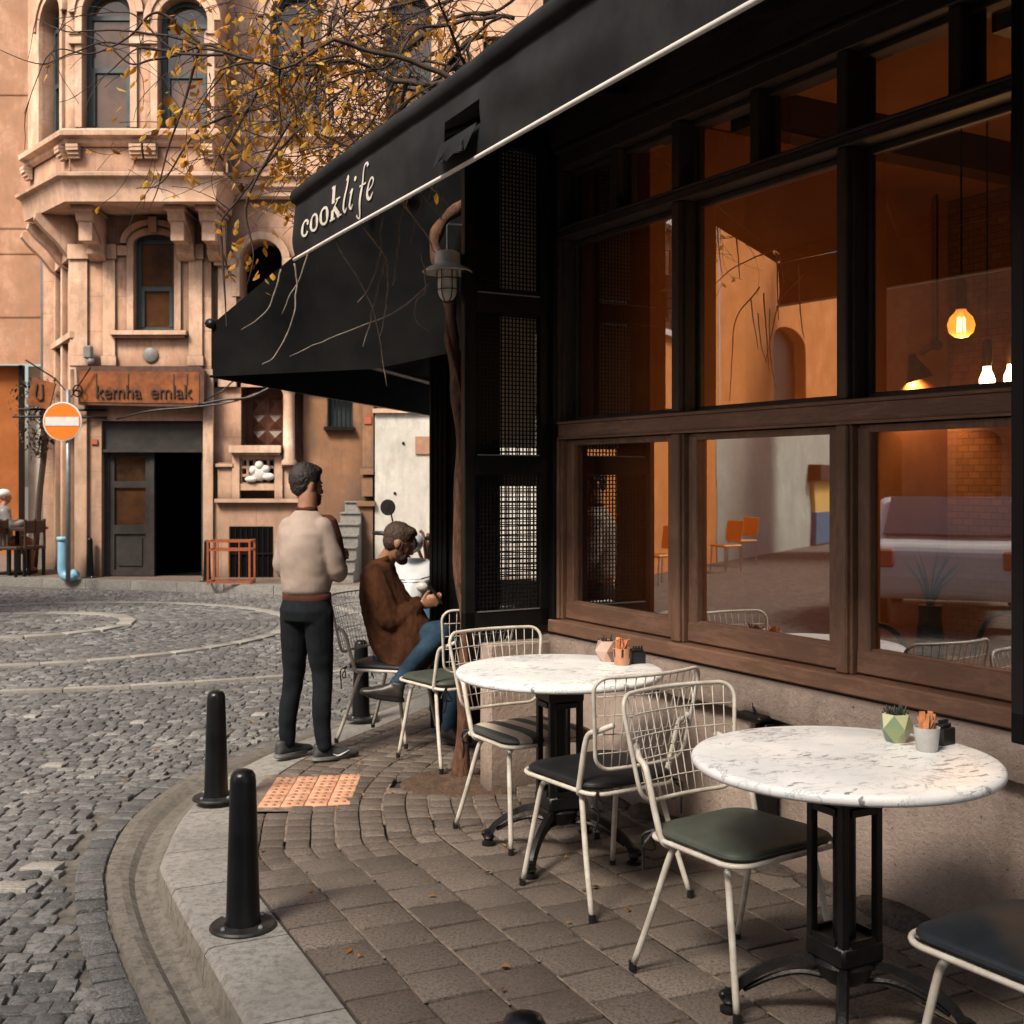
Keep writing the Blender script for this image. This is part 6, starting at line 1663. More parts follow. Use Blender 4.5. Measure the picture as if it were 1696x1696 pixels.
# orange rack
rk=empty('metal_rack',(X(378)*.93,YB-1.1,0),R(3),'orange metal rack frame standing by the basement grille','rack')
m=MB(); w2,d2,h2=.3,.22,.64
for sx in (-1,1):
    for sy in (-1,1): m.bx(sx*w2-.014,sx*w2+.014,sy*d2-.014,sy*d2+.014,0,h2)
for z in (.03,h2-.014,h2*.42 and .5):
    for sy in (-1,1): m.bx(-w2,w2,sy*d2-.01,sy*d2+.01,z-.012,z+.012)
    for sx in (-1,1): m.bx(sx*w2-.01,sx*w2+.01,-d2,d2,z-.012,z+.012)
for k in range(1,4):
    x=-w2+2*w2*k/4; m.bx(x-.007,x+.007,-d2-.005,-d2+.005,.02,h2)
m.build('frame',M['orange_metal'],rk)
# blue pipe
bp=empty('drain_pipe',(X(122),YB-.45,0),0,'pale blue plastic elbow pipe at the foot of the corner wall','pipe')
m=MB(); m.tube(smoothcurve([(0,0,Z(888)),(0,0,Z(920)),(.0,0,Z(942)),(.06,-.02,Z(950)),(.16,-.03,Z(950)),(.22,-.04,Z(944))],5),.075,14); m.lathe([(.09,0),(.09,.06)],(0,0,Z(893)),14); m.build('pipe',M['blue_pipe'],bp,smooth=True)
# no entry sign
npx=P(104,698,17.6); ne=empty('no_entry_sign',(npx.x,npx.y,0),0,'round orange-red no entry sign with a white bar on a grey pole','road sign')
m=MB(); m.tube([(.06,.05,0),(.06,.05,bz_(645,17.6))],.035,10); m.build('pole',M['steel'],ne,smooth=True)
rt=Matrix.Rotation(R(90),3,'X')
m=MB(); m.lathe([(.29,0),(.29,.015),(.275,.02)],(0,0,npx.z),40,rt); m.build('rim',M['white_trim'],ne,auto=40)
m=MB(); m.lathe([(.272,.016),(.272,.023),(0,.0231)],(0,0,npx.z),40,rt,capt=False); dk_=m.build('disc',M['traffic_orange'],ne,auto=40)
m=MB(); m.bx(-.25,.25,-.03,-.024,npx.z-.065,npx.z+.065); m.build('bar',M['traffic_white'],dk_)
# wrought iron lantern bracket above it
t=empty('iron_bracket',(npx.x,YB-.05,0),0,'scrolled black iron bracket and small hanging sign left of the shop sign','bracket'); m=MB()
zz=Z(650); m.tube([(.0,0,zz),(0,-.5,zz)],.015,6); m.tube([(.35,0,Z(680)),(-.9,-.3,Z(680))],.02,6); m.tube([(.35,0,Z(692)),(-1.0,-.3,Z(692))],.02,6)
m.tube([(.0+.07*math.cos(a),-.3,zz-.0+.09*math.sin(a)) for a in np.linspace(0,6.28,14)],.012,5); m.tube([(.2,-.3,Z(612)),(-.1,-.3,Z(660)),(-.35,-.3,Z(630)),(-.8,-.3,Z(600))],.012,5); m.build('scrollwork',M['black_iron'],t)
m=MB(); m.box((-.55,-.32,Z(655)),(.36,.05,.42),Matrix.Rotation(R(14),3,'Y')); m.build('hanging_sign',M['sign_orange'],t)
m=MB(); m.tube(smoothcurve([(-.6,-.36,Z(640)),(-.62,-.36,Z(660)),(-.52,-.36,Z(664)),(-.52,-.36,Z(640))],4),.015,5); m.build('emblem',M['sign_letter'],t)
# cables
t=empty('cable',(X(400),YB-.3,0),0,'sagging black cables running from the sign to the entrance arch','cable'); o3=V(t.location); m=MB()
m.tube([V(q)-o3 for q in smoothcurve([(X(335),YB-.25,Z(672)),(X(380),YB-.3,Z(664)),(X(420),YB-.3,Z(660)),(X(460),YB-.25,Z(640))],5)],.02,6)
m.tube([V(q)-o3 for q in smoothcurve([(X(200),YB-.2,Z(695)),(X(260),YB-.3,Z(682)),(X(330),YB-.3,Z(676)),(X(390),YB-.3,Z(668)),(X(440),YB-.25,Z(650))],5)],.015,6); m.tube([V(q)-o3 for q in smoothcurve([(X(345),YB-.25,Z(665)),(X(375),YB-.3,Z(650)),(X(392),YB-.2,Z(632))],5)],.012,6)
m.build('wire',M['plastic_black'],t,smooth=True)

# porch back wall and the mass of the house behind the front
m=MB(); fbox(m,fr,X(345),X(396),Z(832),Z(636),-.14,-.13); fbox(m,fr,X(467),X(470),Z(832),Z(636),-.55,-.1); fbox(m,fr,X(352),X(600),Z(832),Z(500),-.75,-.65); fbox(m,fr,X(352),X(600),Z(640),Z(632),-.65,-.12)
fbox(m,fr,X(345),X(396),Z(640),Z(600),-.14,-.125)
m.build('porch_wall',M['bg_plaster'],hb,org=B0)
m=MB(); m.bx(-8.1,X(600),YB+1.9,YB+6,-.1,bz_(-140)); m.bx(-7.4,-6.9,YB+1.0,YB+2.2,Zc0,bz_(-140)); m.build('rear_wall',M['bg_plaster'],hb,org=B0)

# ---- bay to the right: ochre wall, barred window, stairs, pilaster
ob=empty('ochre_house',(X(560),YB+.2,0),0,'narrow ochre peeling house wall with a barred window beside the entrance steps','building'); oo=V(ob.location)
fr2=Fr((0,YB+.25,0),(1,0,0),(0,-1,0)); m=MB(); wall(m,fr2,X(498),X(622),-.1,Z(288),[(X(538),X(580),Z(705),Z(640),0)],dep=.2); m.build('wall',M['ochre_wall'],ob,org=oo,fix=False)
m=MB(); fbox(m,fr2,X(538),X(580),Z(705),Z(640),-.2,-.15); wd=m.build('window',M['green_frame'],ob,org=oo)
m=MB(); u=X(540)
while u<X(580): fbox(m,fr2,u-.01,u+.01,Z(708),Z(640),.02,.04); u+=.07
fbox(m,fr2,X(534),X(584),Z(712),Z(706),0,.12); m.build('bars',M['black_iron'],wd,org=oo)
m=MB(); fbox(m,fr2,X(597),X(618),0,Z(832),0,.3); fbox(m,fr2,X(592),X(622),Z(838),Z(830),0,.36); fbox(m,fr2,X(599),X(617),Z(822),Z(790),0,.25); fbox(m,fr2,X(597),X(619),Z(786),Z(776),0,.3); fbox(m,fr2,X(600),X(618),Z(776),Z(650),0,.22); m.build('pilaster',M['ochre_wall'],ob,org=oo)
m=MB(); fbox(m,fr2,X(603),X(615),Z(702),Z(690),.22,.24); m.build('plaque',M['tile_red'],ob,org=oo)
m=MB(); 
for k in range(7): fbox(m,fr2,X(540)+k*.05,X(600),k*.17,k*.17+.15,0,1.3-k*.17); 
for k in range(7): fbox(m,fr2,X(540)+k*.05-.0,X(600),k*.17+.15,k*.17+.17,0,1.33-k*.17)
m.build('steps',M['kerb'],ob,org=oo,tint=True)
# ---- white wall further right
ww=empty('white_wall',(X(670),YB+.6,0),0,'flaking white garden wall with a small beige plaque behind the scooter','wall'); oo=V(ww.location)
fr3=Fr((0,YB-.02,0),(1,0,0),(0,-1,0)); Y3=YB-.02; m=MB(); fbox(m,fr3,bx_(621,Y3),bx_(980,Y3),-.1,bz_(684,Y3),-.4,0); m.build('wall',M['white_wall'],ww,org=oo)
m=MB(); fbox(m,fr3,bx_(621,Y3)-.03,bx_(980,Y3),bz_(684,Y3),bz_(677,Y3),-.45,.07); m.build('coping',M['bg_trim'],ww,org=oo)
m=MB(); fbox(m,fr3,bx_(688,Y3),bx_(720,Y3),bz_(752,Y3),bz_(723,Y3),0,.03); m.build('plaque',M['pink_wall'],ww,org=oo)
m=MB()
for px,py in ((668,734),(654,817)): m.lathe([(.025,0),(.02,.02)],(bx_(px,Y3),Y3,bz_(py,Y3)),8,rt)
m.build('wall_bolt',M['black'],ww,org=oo)
bk=empty('rear_building',(2,YB+6,0),0,'tall peach block rising behind the white wall and the branches','building'); oo=V(bk.location); m=MB(); frk=Fr((0,YB+5,0),(1,0,0),(0,-1,0)); Yk=YB+5
wall(m,frk,bx_(560,Yk),bx_(1150,Yk),-.1,bz_(-160,Yk),[(bx_(690,Yk),bx_(735,Yk),bz_(160,Yk),bz_(60,Yk),0),(bx_(800,Yk),bx_(845,Yk),bz_(160,Yk),bz_(60,Yk),0)]); m.build('wall',M['bg_plaster'],bk,org=oo,fix=False)
for a,b_ in ((690,735),(800,845)): m=MB(); fbox(m,frk,bx_(a,Yk),bx_(b_,Yk),bz_(160,Yk),bz_(60,Yk),-.25,-.2); m.build('window',M['green_frame'],bk,org=oo)
# potted palm leaves near scooter
t=empty('potted_palm',(P(708,900,12).x,12,-.1),0,'reddish palm leaves beside the scooter against the white wall','plant'); m=MB(); random.seed(5)
for k in range(13):
    a=random.uniform(0,6.28); L=random.uniform(.3,.5); q=smoothcurve([(0,0,.7),(.5*L*math.cos(a),.5*L*math.sin(a),1.0+.1*random.random()),(L*math.cos(a),L*math.sin(a),.95+.2*random.random())],4)
    m.tube(q,[.004]+[.018]*(len(q)-2)+[.001],4)
m.build('fronds',M['brown_door'],t,smooth=True); m=MB(); m.lathe([(.13,0),(.17,.35),(.16,.35),(0,.33)],(0,0,0),16,capt=False); m.tube([(0,0,.3),(0,0,.75)],.025,6); m.build('pot',M['black'],t,auto=40)

# ---- left: salmon building down the side street
Yl=24.0
lb=empty('salmon_house',(bx_(30,Yl),Yl,0),0,'salmon rendered house with an orange painted ground floor at the far left','building'); oo=V(lb.location)
frl=Fr((0,Yl,0),(1,0,0),(0,-1,0))
m=MB(); wall(m,frl,bx_(-260,Yl),bx_(79,Yl),bz_(603,Yl),bz_(-180,Yl),[]); 
m.build('upper_wall',M['pink_wall'],lb,org=oo,fix=False)
m=MB()
for py in (157,378,420,525): fbox(m,frl,bx_(-260,Yl),bx_(74,Yl),bz_(py+1,Yl),bz_(py-1,Yl),-.01,.015)
m.build('string_line',M['ochre_wall'],lb,org=oo)
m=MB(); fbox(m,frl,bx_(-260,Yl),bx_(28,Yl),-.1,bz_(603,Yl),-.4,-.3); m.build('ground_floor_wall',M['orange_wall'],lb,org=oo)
m=MB(); fbox(m,frl,bx_(24,Yl),bx_(30,Yl),0,bz_(603,Yl),-.31,-.2); m.build('door_edge',M['black'],lb,org=oo)
m=MB(); fbox(m,frl,bx_(30,Yl),bx_(84,Yl),0,bz_(603,Yl),-.6,-.5); m.build('side_wall',M['white_wall'],lb,org=oo)
m=MB(); m.tube([(bx_(77,Yl),Yl-.12,0),(bx_(77,Yl),Yl-.12,bz_(400,Yl)),(bx_(69,Yl),Yl-.12,bz_(380,Yl))],.07,8); m.build('downpipe',M['steel'],lb,org=oo,smooth=True)
# dead ivy column in front
iv=empty('ivy',(P(62,900,20).x,20,0),0,'dark dry ivy hanging down beside the pale wall behind the no entry sign','plant'); m=MB(); random.seed(8)
zt=bz_(630,20); m.tube(smoothcurve([(-.05,0,0),(.03,0,1.2),(.12,0,2.2),(.05,0,zt)],5),.05,6); m.build('stem',M['twig'],iv)
m=MB()
for k in range(900):
    f=random.random(); z=1.9+f*(zt-1.9); w_=.08+.42*math.sin(min(1,f*1.2)*2.2)*.8
    c=V((.05-.1*(f)+random.gauss(0,w_*.45),random.gauss(0,.12),z+random.gauss(0,.06))); d_=V((random.gauss(0,1),random.gauss(0,1),random.gauss(-.6,1))).normalized(); u_,v_=axes(d_); L=random.uniform(.03,.08)
    m.add([c-u_*L*.3,c+d_*L,c+u_*L*.3,c-d_*L*.6],[(0,1,2,3)])
m.build('foliage',M['ivy'],iv,fix=False)
gp=empty('leaning_board',(P(56,900,20.6).x,20.6,0),0,'leaning grey board against the pale wall under the ivy','board'); m=MB(); m.prism([(-.18,0,0),(.42,0,0),(.42,0,2.1),(.2,0,2.1),(.12,0,1.0)],(0,.06,0)); m.build('panel',M['gutter'],gp,tint=True)
# terrace at the far left: person, table, chairs
def wchair(px,Y,rz,label):
    c=P(px,930,Y); t=empty('cafe_chair',(c.x,Y,0),rz,label,'chair','dark wooden chairs on the far terrace')
    b=MB(); b.box((0,0,.45),(.42,.42,.05),None,.01); b.build('seat',M['int_dark'],t)
    b=MB(); b.box((0,-.2,.78),(.4,.03,.2),None,.01)
    for sx in (-.18,0,.18): b.box((sx,-.2,.65),(.03,.03,.5))
    b.build('backrest',M['int_dark'],t)
    for sx in (-.18,.18):
        for sy in (-.18,.18): b=MB(); b.box((sx,sy,.22),(.04,.04,.44)); b.build('leg',M['black'],t)
wchair(44,18.9,R(60),'dark wooden chair on the far terrace nearest the ivy'); wchair(20,18.7,R(-100),'dark wooden chair on the far terrace nearest the seated figure')
c=P(30,930,19.2); t=empty('terrace_table',(c.x,19.2,0),0,'dark square table on the far terrace between two wooden chairs','table'); b=MB(); b.box((0,0,.73),(.7,.7,.04)); b.build('tabletop',M['int_dark'],t); b=MB(); b.box((0,0,.36),(.07,.07,.7)); b.box((0,0,.02),(.45,.45,.04)); b.build('leg',M['black'],t)
c=P(4,930,19.4); t=empty('person',(c.x,19.4,0),R(-60),'person in grey coat and pale cap seated on the far terrace','person')
b=MB(); b.loft([((0,0,.45),(.18,0,0),(0,.14,0)),((0,0,.8),(.19,0,0),(0,.13,0)),((0,0,1.02),(.2,0,0),(0,.11,0)),((0,.01,1.08),(.07,0,0),(0,.06,0)),((0,.02,1.15),(.05,0,0),(0,.05,0))],16)
limb(b,[(-.18,0,1.0),(-.22,.1,.78),(-.1,.3,.82)],[.06,.05,.04]); limb(b,[(.18,0,1.0),(.22,.1,.78),(.1,.3,.82)],[.06,.05,.04])
for sx in (-1,1): limb(b,[(sx*.1,0,.5),(sx*.11,.4,.5),(sx*.11,.42,.08),(sx*.11,.5,.04)],[.09,.07,.05,.035])
head(b,V((0,.04,1.25)),Matrix.Identity(3)); o=b.build('body',M['skin'],t); remesh(o,.018,2)
b=MB(); b.loft([((0,0,.44),(.2,0,0),(0,.17,0)),((0,0,.8),(.22,0,0),(0,.155,0)),((0,0,1.04),(.23,0,0),(0,.13,0)),((0,.01,1.1),(.09,0,0),(0,.08,0))],16)
limb(b,[(-.18,0,1.0),(-.23,.1,.78),(-.12,.28,.82)],[.08,.07,.055]); limb(b,[(.18,0,1.0),(.23,.1,.78),(.12,.28,.82)],[.08,.07,.055]); o=b.build('coat',M['steel'],t); o.data.materials[0]=M['grey_disc']; remesh(o,.02,3)
b=MB(); b.sphere((0,.02,1.3),1,14,8,(.09,.11,.075)); b.build('cap',M['white_trim'],t,smooth=True)
b=MB(); b.box((0,.05,.43),(.42,.42,.05)); 
st_=empty('stool',(c.x,19.35,0),0,'dark stool under the seated figure on the far terrace','stool'); b.build('seat',M['int_dark'],st_)
for sx in (-.17,.17):
    for sy in (-.12,.22): b=MB(); b.box((sx,sy,.2),(.04,.04,.42)); b.build('leg',M['black'],st_)

# ================================================================== street behind the viewer's left: what the cafe windows mirror
def Rf(px,py,Ym):      # real place of something whose mirror image is seen at px,py at distance Ym
    q=P(px,py,Ym); s=(q-A0).dot(V((.8648,.5021,0))); return q-V((.8648,.5021,0))*(2*s)
def Ry(px,yc):         # real point on the plane y=yc whose mirror image is at column px
    lo,hi=6.0,80.0
    for _ in range(60):
        mid=(lo+hi)/2
        if Rf(px,CY,mid).y<yc: lo=mid
        else: hi=mid
    return Rf(px,CY,mid)
def opp(name,px0,px1,Ym0,Ym1,h,mat,label):
    a=Rf(px0,CY,Ym0) if Ym0>0 else Ry(px0,-Ym0); b_=Rf(px1,CY,Ym1) if Ym1>0 else Ry(px1,-Ym1); a.z=b_.z=0
    t=empty(name,a,0,label,'building'); d_=(b_-a); nrm=V((-d_.y,d_.x,0)).normalized()
    if nrm.dot(V((5,5,0))-a)<0: nrm=-nrm
    return t,Fr(a,d_,nrm),d_.length,V(a)
t,f_,L_,oo=opp('orange_house',860,1180,-11.5,-11.5,9,'orange_wall','orange house with white framed windows mirrored in the cafe windows')
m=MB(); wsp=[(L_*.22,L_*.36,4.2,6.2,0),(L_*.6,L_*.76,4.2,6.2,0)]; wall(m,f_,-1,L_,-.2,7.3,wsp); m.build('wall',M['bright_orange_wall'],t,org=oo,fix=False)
for a,b_,c_,d_,e_ in wsp:
    m=MB(); archring(m,f_,a+.1,b_-.1,c_,d_-.1,0,.12,-.12,.06); fbox(m,f_,a-.05,b_+.05,c_-.1,c_,-.1,.12); w_=m.build('window',M['white_trim'],t,org=oo)
    m=MB(); fbox(m,f_,a,b_,c_,d_,-.22,-.18); m.build('pane',M['bg_glass'],w_,org=oo)
m=MB(); fbox(m,f_,L_*.45,L_*.58,0,2.3,0,.04); fbox(m,f_,-1,L_,2.75,2.8,0,.05); m.build('door',M['brown_door'],t,org=oo)
t,f_,L_,oo=opp('pale_teal_house',1182,1392,-11.5,-11.45,9,'teal_wall','pale teal house with a yellow and blue shopfront mirrored in the middle cafe window')
m=MB(); wall(m,f_,0,L_,-.2,2.9,[]); m.build('wall',M['teal_wall'],t,org=oo,fix=False)
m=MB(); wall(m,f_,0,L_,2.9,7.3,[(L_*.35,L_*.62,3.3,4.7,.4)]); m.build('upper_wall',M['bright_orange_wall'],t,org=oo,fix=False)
m=MB(); fbox(m,f_,L_*.68,L_,.7,1.5,0,.1); m.build('display_panel',M['yellow'],t,org=oo); m=MB(); fbox(m,f_,L_*.68,L_,-.1,.7,0,.12); m.build('counter',M['blue_panel'],t,org=oo); m=MB(); fbox(m,f_,L_*.66,L_+.1,1.5,1.9,0,.3); fbox(m,f_,L_*.3,L_*.66,3.2,5.2,-.33,-.29); m.build('canopy',M['black'],t,org=oo)
t,f_,L_,oo=opp('ochre_terrace',1385,1900,27,24,9,'ochre_wall','long ochre terrace behind the parked car mirrored in the right cafe window')
m=MB(); wall(m,f_,0,L_,-.2,8.5,[(L_*.1,L_*.22,.4,2.3,.3),(L_*.4,L_*.55,.9,2.3,.3)]); m.build('wall',M['ochre_wall'],t,org=oo,fix=False)
m=MB(); fbox(m,f_,L_*.08,L_*.6,.3,2.7,-.35,-.3); m.build('window',M['bg_glass'],t,org=oo)
# parked car
cp_=Rf(1525,CY,13.0); car=empty('parked_car',(cp_.x-1.6,cp_.y,-.12),R(-8),'white hatchback parked in the street, seen only mirrored in the cafe window','car')
prof=[(-2.0,.35),(-2.05,.6),(-1.95,.88),(-1.2,.95),(-.55,1.4),(.9,1.45),(1.65,1.0),(1.95,.95),(2.0,.6),(1.95,.35)]
m=MB(); m.loft([((0,0,0),(0,0,0),(0,0,0))]*2) if False else None
secs=[]
m.prism([V((x,-.8,z)) for x,z in prof],V((0,1.6,0))); o=m.build('body',M['car'],car); bvm=o.modifiers.new('b','BEVEL'); bvm.width=.12; bvm.segments=4
for sy in (-.805,.8):
    m=MB(); m.prism([V((x,sy,z)) for x,z in ((-1.0,.98),(-.5,1.34),(.2,1.38),(.2,.98))],V((0,.006,0))); m.prism([V((x,sy,z)) for x,z in ((.28,.98),(.28,1.38),(.85,1.38),(1.35,1.0))],V((0,.006,0))); m.build('side_window',M['car_glass'],car)
    m=MB(); m.bx(-1.9,1.9,sy-.004,sy+.012,.6,.64); m.build('trim',M['plastic_black'],car)
m=MB(); m.prism([V((-1.24,-.68,.955)),V((-.6,-.64,1.39)),V((-.6,.64,1.39)),V((-1.24,.68,.955))],V((-.02,0,.012))); m.prism([V((1.62,-.68,1.04)),V((.98,-.64,1.44)),V((.98,.64,1.44)),V((1.62,.68,1.04))],V((.03,0,.02))); m.build('windscreen',M['car_glass'],car)
for x in (-1.25,1.25):
    for sy in (-1,1):
        m=MB(); m.lathe([(.2,-.09),(.3,-.09),(.32,-.06),(.32,.06),(.3,.09),(.2,.09)],(x,sy*.74,.32),24,rt); w_=m.build('wheel',M['plastic_black'],car,auto=40); m=MB(); m.lathe([(.2,-.07),(.05,-.095),(.05,.095),(.2,.07)],(x,sy*.74,.32),20,rt); m.build('rim',M['steel'],w_,auto=40)
for sy in (-.6,.6): m=MB(); m.box((-2.0,sy,.72),(.1,.28,.14),None,.03); m.build('headlight',M['lamp_glass'],car)
for sy in (-.65,.65): m=MB(); m.box((1.97,sy,.8),(.08,.2,.2),None,.02); m.build('tail_light',M['tile_red'],car)
# orange chairs mirrored
for k,px in enumerate((1195,1222,1085)):
    c=Ry(px,10.5+(.3 if k==1 else 0)); t=empty('plastic_chair',(c.x,c.y,-.11),R(-60),('left','right','far')[k]+' orange plastic chair outside the pale house, mirrored in the window','chair')
    b=MB(); b.box((0,0,.45),(.42,.4,.04),None,.015); b.box((0,-.2,.72),(.42,.04,.36),Matrix.Rotation(R(8),3,'X'),.015); b.build('shell',M['orange_seat'],t)
    for sx in (-.18,.18):
        for sy in (-.17,.17): b=MB(); b.tube([(sx,sy,.44),(sx*1.1,sy*1.1,0)],.012,6); b.build('leg',M['steel'],t)

HB=10.8
# unseen house added behind the viewer: it keeps the low sun off the near pavement
t=empty('sun_blocking_house',(-6,-5.5,0),0,'unseen plain ochre house added behind the viewer to shade the near pavement','building'); oo=V(t.location)
fb=Fr((0,-5.5,0),(1,0,0),(0,1,0)); m=MB(); ws_=[(x,x+1.1,z,z+1.9,0) for x in (-14.5,-11.5,-8.5,-5.5,-2.5) for z in (1.2,)]
wall(m,fb,-16,1.5,-.2,4.2,ws_); wall(m,fb,-16,1.5,4.2,8.6,[(a,b_,5.2,7.1,0) for a,b_,_,_,_ in ws_]); wall(m,fb,-16,1.5,8.6,HB,[])
m.bx(-16,1.5,-9,-6.2,-.2,HB); m.bx(-16.2,1.7,-9,-5.3,HB,HB+.3)
m.build('wall',M['ochre_wall'],t,org=oo,fix=False)
for a,b_,_,_,_ in ws_:
    for z0,z1 in ((1.2,3.1),(5.2,7.1)):
        m=MB(); fbox(m,fb,a,b_,z0,z1,-.25,-.2); m.build('window',M['bg_glass'],t,org=oo)
# ================================================================== vine over the awning
random.seed(21)
vb=V((-.27,6.08,0)); vine=empty('climbing_vine',vb,0,'old vine with a twisted reddish trunk and a tangle of yellow autumn leaves','vine')
pts=[P(762,1290,6.08),P(768,1180,6.08),P(772,1030,6.05),P(760,900,6.02),P(766,760,6.0),P(757,640,6.0),P(748,560,6.02),P(745,500,6.05),P(728,440,6.08),P(720,400,6.1),P(735,365,6.12),P(772,335,6.15),P(800,300,6.1),P(810,220,6.0),P(790,140,5.95)]
pts[0].z=-.05
tr=smoothcurve(pts,5); m=MB(); n=len(tr); rr=[]
for i,p in enumerate(tr):
    f=i/n; rr.append(.037-.01*f+.006*math.sin(i*1.1)+.004*mnoise.noise(V((i*.6,0,0))))
rr[0]=.06; rr[1]=.05; rr[2]=.043
m.tube([p-vb for p in tr],rr,12)
tk=m.build('trunk',M['bark'],vine,smooth=True)
# slim second strand
m=MB(); q=[p+V((.022*math.sin(i*.35),.03*math.cos(i*.35)-.02,0)) for i,p in enumerate(tr[:34])]; m.tube([p-vb for p in q],.009,7); m.build('trunk',M['bark'],vine,smooth=True)

br=[];twigs=[];leaves=MB()
def leaf(c,d,s):
    d=d.normalized(); u,v=axes(d); 
    a=random.uniform(-1,1); w_=(u*math.cos(a)+v*math.sin(a)); nn=d.cross(w_)
    tn=min(1,max(0,random.gauss(.55,.25)))
    k=[c,c+d*s*.35+w_*s*.26+nn*s*.06,c+d*s*.72+w_*s*.2+nn*s*.02,c+d*s,c+d*s*.72-w_*s*.2+nn*s*.02,c+d*s*.35-w_*s*.26+nn*s*.06,c+d*s*.5-nn*s*.03]
    leaves.add(k,[(0,1,6),(1,2,6),(2,3,6),(3,4,6),(4,5,6),(5,0,6)],tn)
def grow(p,d,L,r,depth,out,leafy):
    n=max(4,int(L/.075)); pts=[p.copy()]; cur=p.copy(); dd=d.normalized(); rs=[r]
    for i in range(n):
        w_=V((random.gauss(0,1),random.gauss(0,1),random.gauss(0,1)))*.2
        dd=(dd+w_+V((0,0,-.05-.02*depth))).normalized(); 
        cur=cur+dd*(L/n)
        zmin=3.72-(max(0,(3.0-(cur-A0).dot(NO)))*0)
        dF=(cur-A0).dot(NO); s_=(cur-A0).dot(UD)
        # stay above the awning fabric
        if -.1<dF<1.7 and s_<2.4:
            lim=3.62-(.75/1.4)*max(0,dF)+.12
            if cur.z<lim: cur.z=lim+random.random()*.05; dd.z=abs(dd.z)
        if (cur-C0).dot(NO2)<2.0 and s_>2.2 and cur.z<3.0: dd.z=abs(dd.z)*.5; cur.z=max(cur.z,2.6+random.random()*.3)
        pts.append(cur.copy()); rs.append(max(.0016,r*(1-.75*(i+1)/n)))
        if depth<3 and random.random()<(.34,.42,.3)[depth]:
            a=V((random.gauss(0,1),random.gauss(0,1),random.gauss(0,.8))).normalized(); nd=(dd*.9+a*.9).normalized()
            grow(cur,nd,L*random.uniform(.3,.6),rs[-1]*.7,depth+1,out,leafy)
        if depth>=1 and random.random()<leafy*(.5+.5*mnoise.noise(cur*1.4)+.28):
            for k in range(random.choice((1,1,2))):
                ld=(dd*.4+V((random.gauss(0,1),random.gauss(0,1),-1.0))).normalized(); leaf(cur,ld,random.uniform(.035,.068))
    out.append((pts,rs,depth))
def starts():
    S=[]
    # (start px,py,Y) -> (end px,py,Y), length scale, radius
    for a,b,r,lf in (((800,120,5.95),(420,70,6.4),.03,.62),((800,160,5.95),(360,120,6.0),.026,.6),((790,140,5.95),(600,-20,6.5),.03,.6),((780,120,6.2),(500,180,6.6),.024,.72),((800,60,6.3),(300,30,6.6),.02,.35),
                     ((760,90,6.4),(560,240,7.0),.02,.8),((700,60,6.5),(440,230,7.2),.018,.8),((820,20,6.6),(640,60,7.5),.02,.8),((640,40,6.5),(400,300,6.8),.014,.7),((850,30,6.2),(700,-60,7.0),.02,.7),((720,150,6.3),(540,300,6.9),.014,.6),((600,30,6.2),(480,330,6.3),.012,.5),((560,100,6.3),(430,40,6.8),.014,.9),((680,120,6.9),(600,200,7.4),.014,.9),((500,60,6.2),(380,240,6.4),.012,.9),((400,90,6.0),(300,180,6.1),.01,.9),((620,-10,6.3),(470,30,6.4),.015,.9),((830,-20,6.1),(560,-80,6.2),.022,.6),((700,150,6.2),(470,200,6.3),.012,.6),((660,60,6.5),(540,280,6.9),.012,.7),((750,0,6.7),(600,120,7.3),.014,.9),((590,-20,6.6),(430,120,6.9),.012,.8),((640,200,6.9),(430,330,6.9),.01,.5),((560,0,6.2),(420,200,6.2),.01,.7),((700,200,6.8),(560,330,7.0),.01,.5),((480,-20,6.4),(380,120,6.4),.009,.9),((780,60,7.0),(660,170,7.5),.014,.9),((860,-10,6.8),(720,100,7.4),.016,.9)):
        p=P(*a); q=P(*b); S.append((p,q-p,(q-p).length,r,lf))
    return S
allb=[]
for p,d,L,r,lf in starts():
    grow(p,d,L*1.05,r*.65,0,allb,lf*.72)
# long bare shoots reaching left across the oriel
for a in ([(420,130,6.0),(350,75,6.0),(290,85,6.0),(230,30,6.0),(190,20,6.0),(90,32,6.0)],[(420,100,6.0),(340,80,6.0),(260,82,6.1),(170,70,6.1),(120,90,6.1),(60,105,6.1),(-10,78,6.1)],[(340,78,6.0),(280,60,6.0),(180,50,6.0),(110,52,6.0),(60,30,6.1)],[(330,70,6.0),(260,20,6.0),(215,60,6.0),(150,90,6.0),(85,85,6.0),(40,188,6.0)],[(370,90,5.9),(300,90,5.9),(230,80,6.0),(180,120,6.0),(128,158,6.0)],[(300,90,6.2),(250,100,6.2),(215,105,6.2),(170,70,6.2),(120,50,6.2)],
          [(440,130,6.1),(400,200,6.1),(370,260,6.1),(410,245,6.1)],[(330,80,6.1),(305,170,6.1),(280,240,6.1),(262,310,6.1),(245,350,6.1)],[(420,180,6.2),(330,215,6.2),(270,300,6.2),(225,312,6.2)],[(560,160,6.2),(470,240,6.2),(395,330,6.2),(365,375,6.2),(375,440,6.2),(392,460,6.2)],[(480,200,6.1),(410,330,6.1),(420,420,6.1),(410,470,6.1)],[(365,375,6.2),(372,480,6.2),(375,540,6.2)]):
    p=smoothcurve([P(*q) for q in a],6); p=[q+V((0,0,.008*mnoise.noise(q*9))) for q in p]; allb.append((p,[max(.0018,.0085*(1-.8*i/len(p))) for i in range(len(p))],1))
    for q in p[4::5]:
        if random.random()<.7: grow(q,V((random.gauss(-.4,.6),random.gauss(0,.3),random.gauss(-.3,.7))),random.uniform(.12,.35),.003,3,allb,.15)
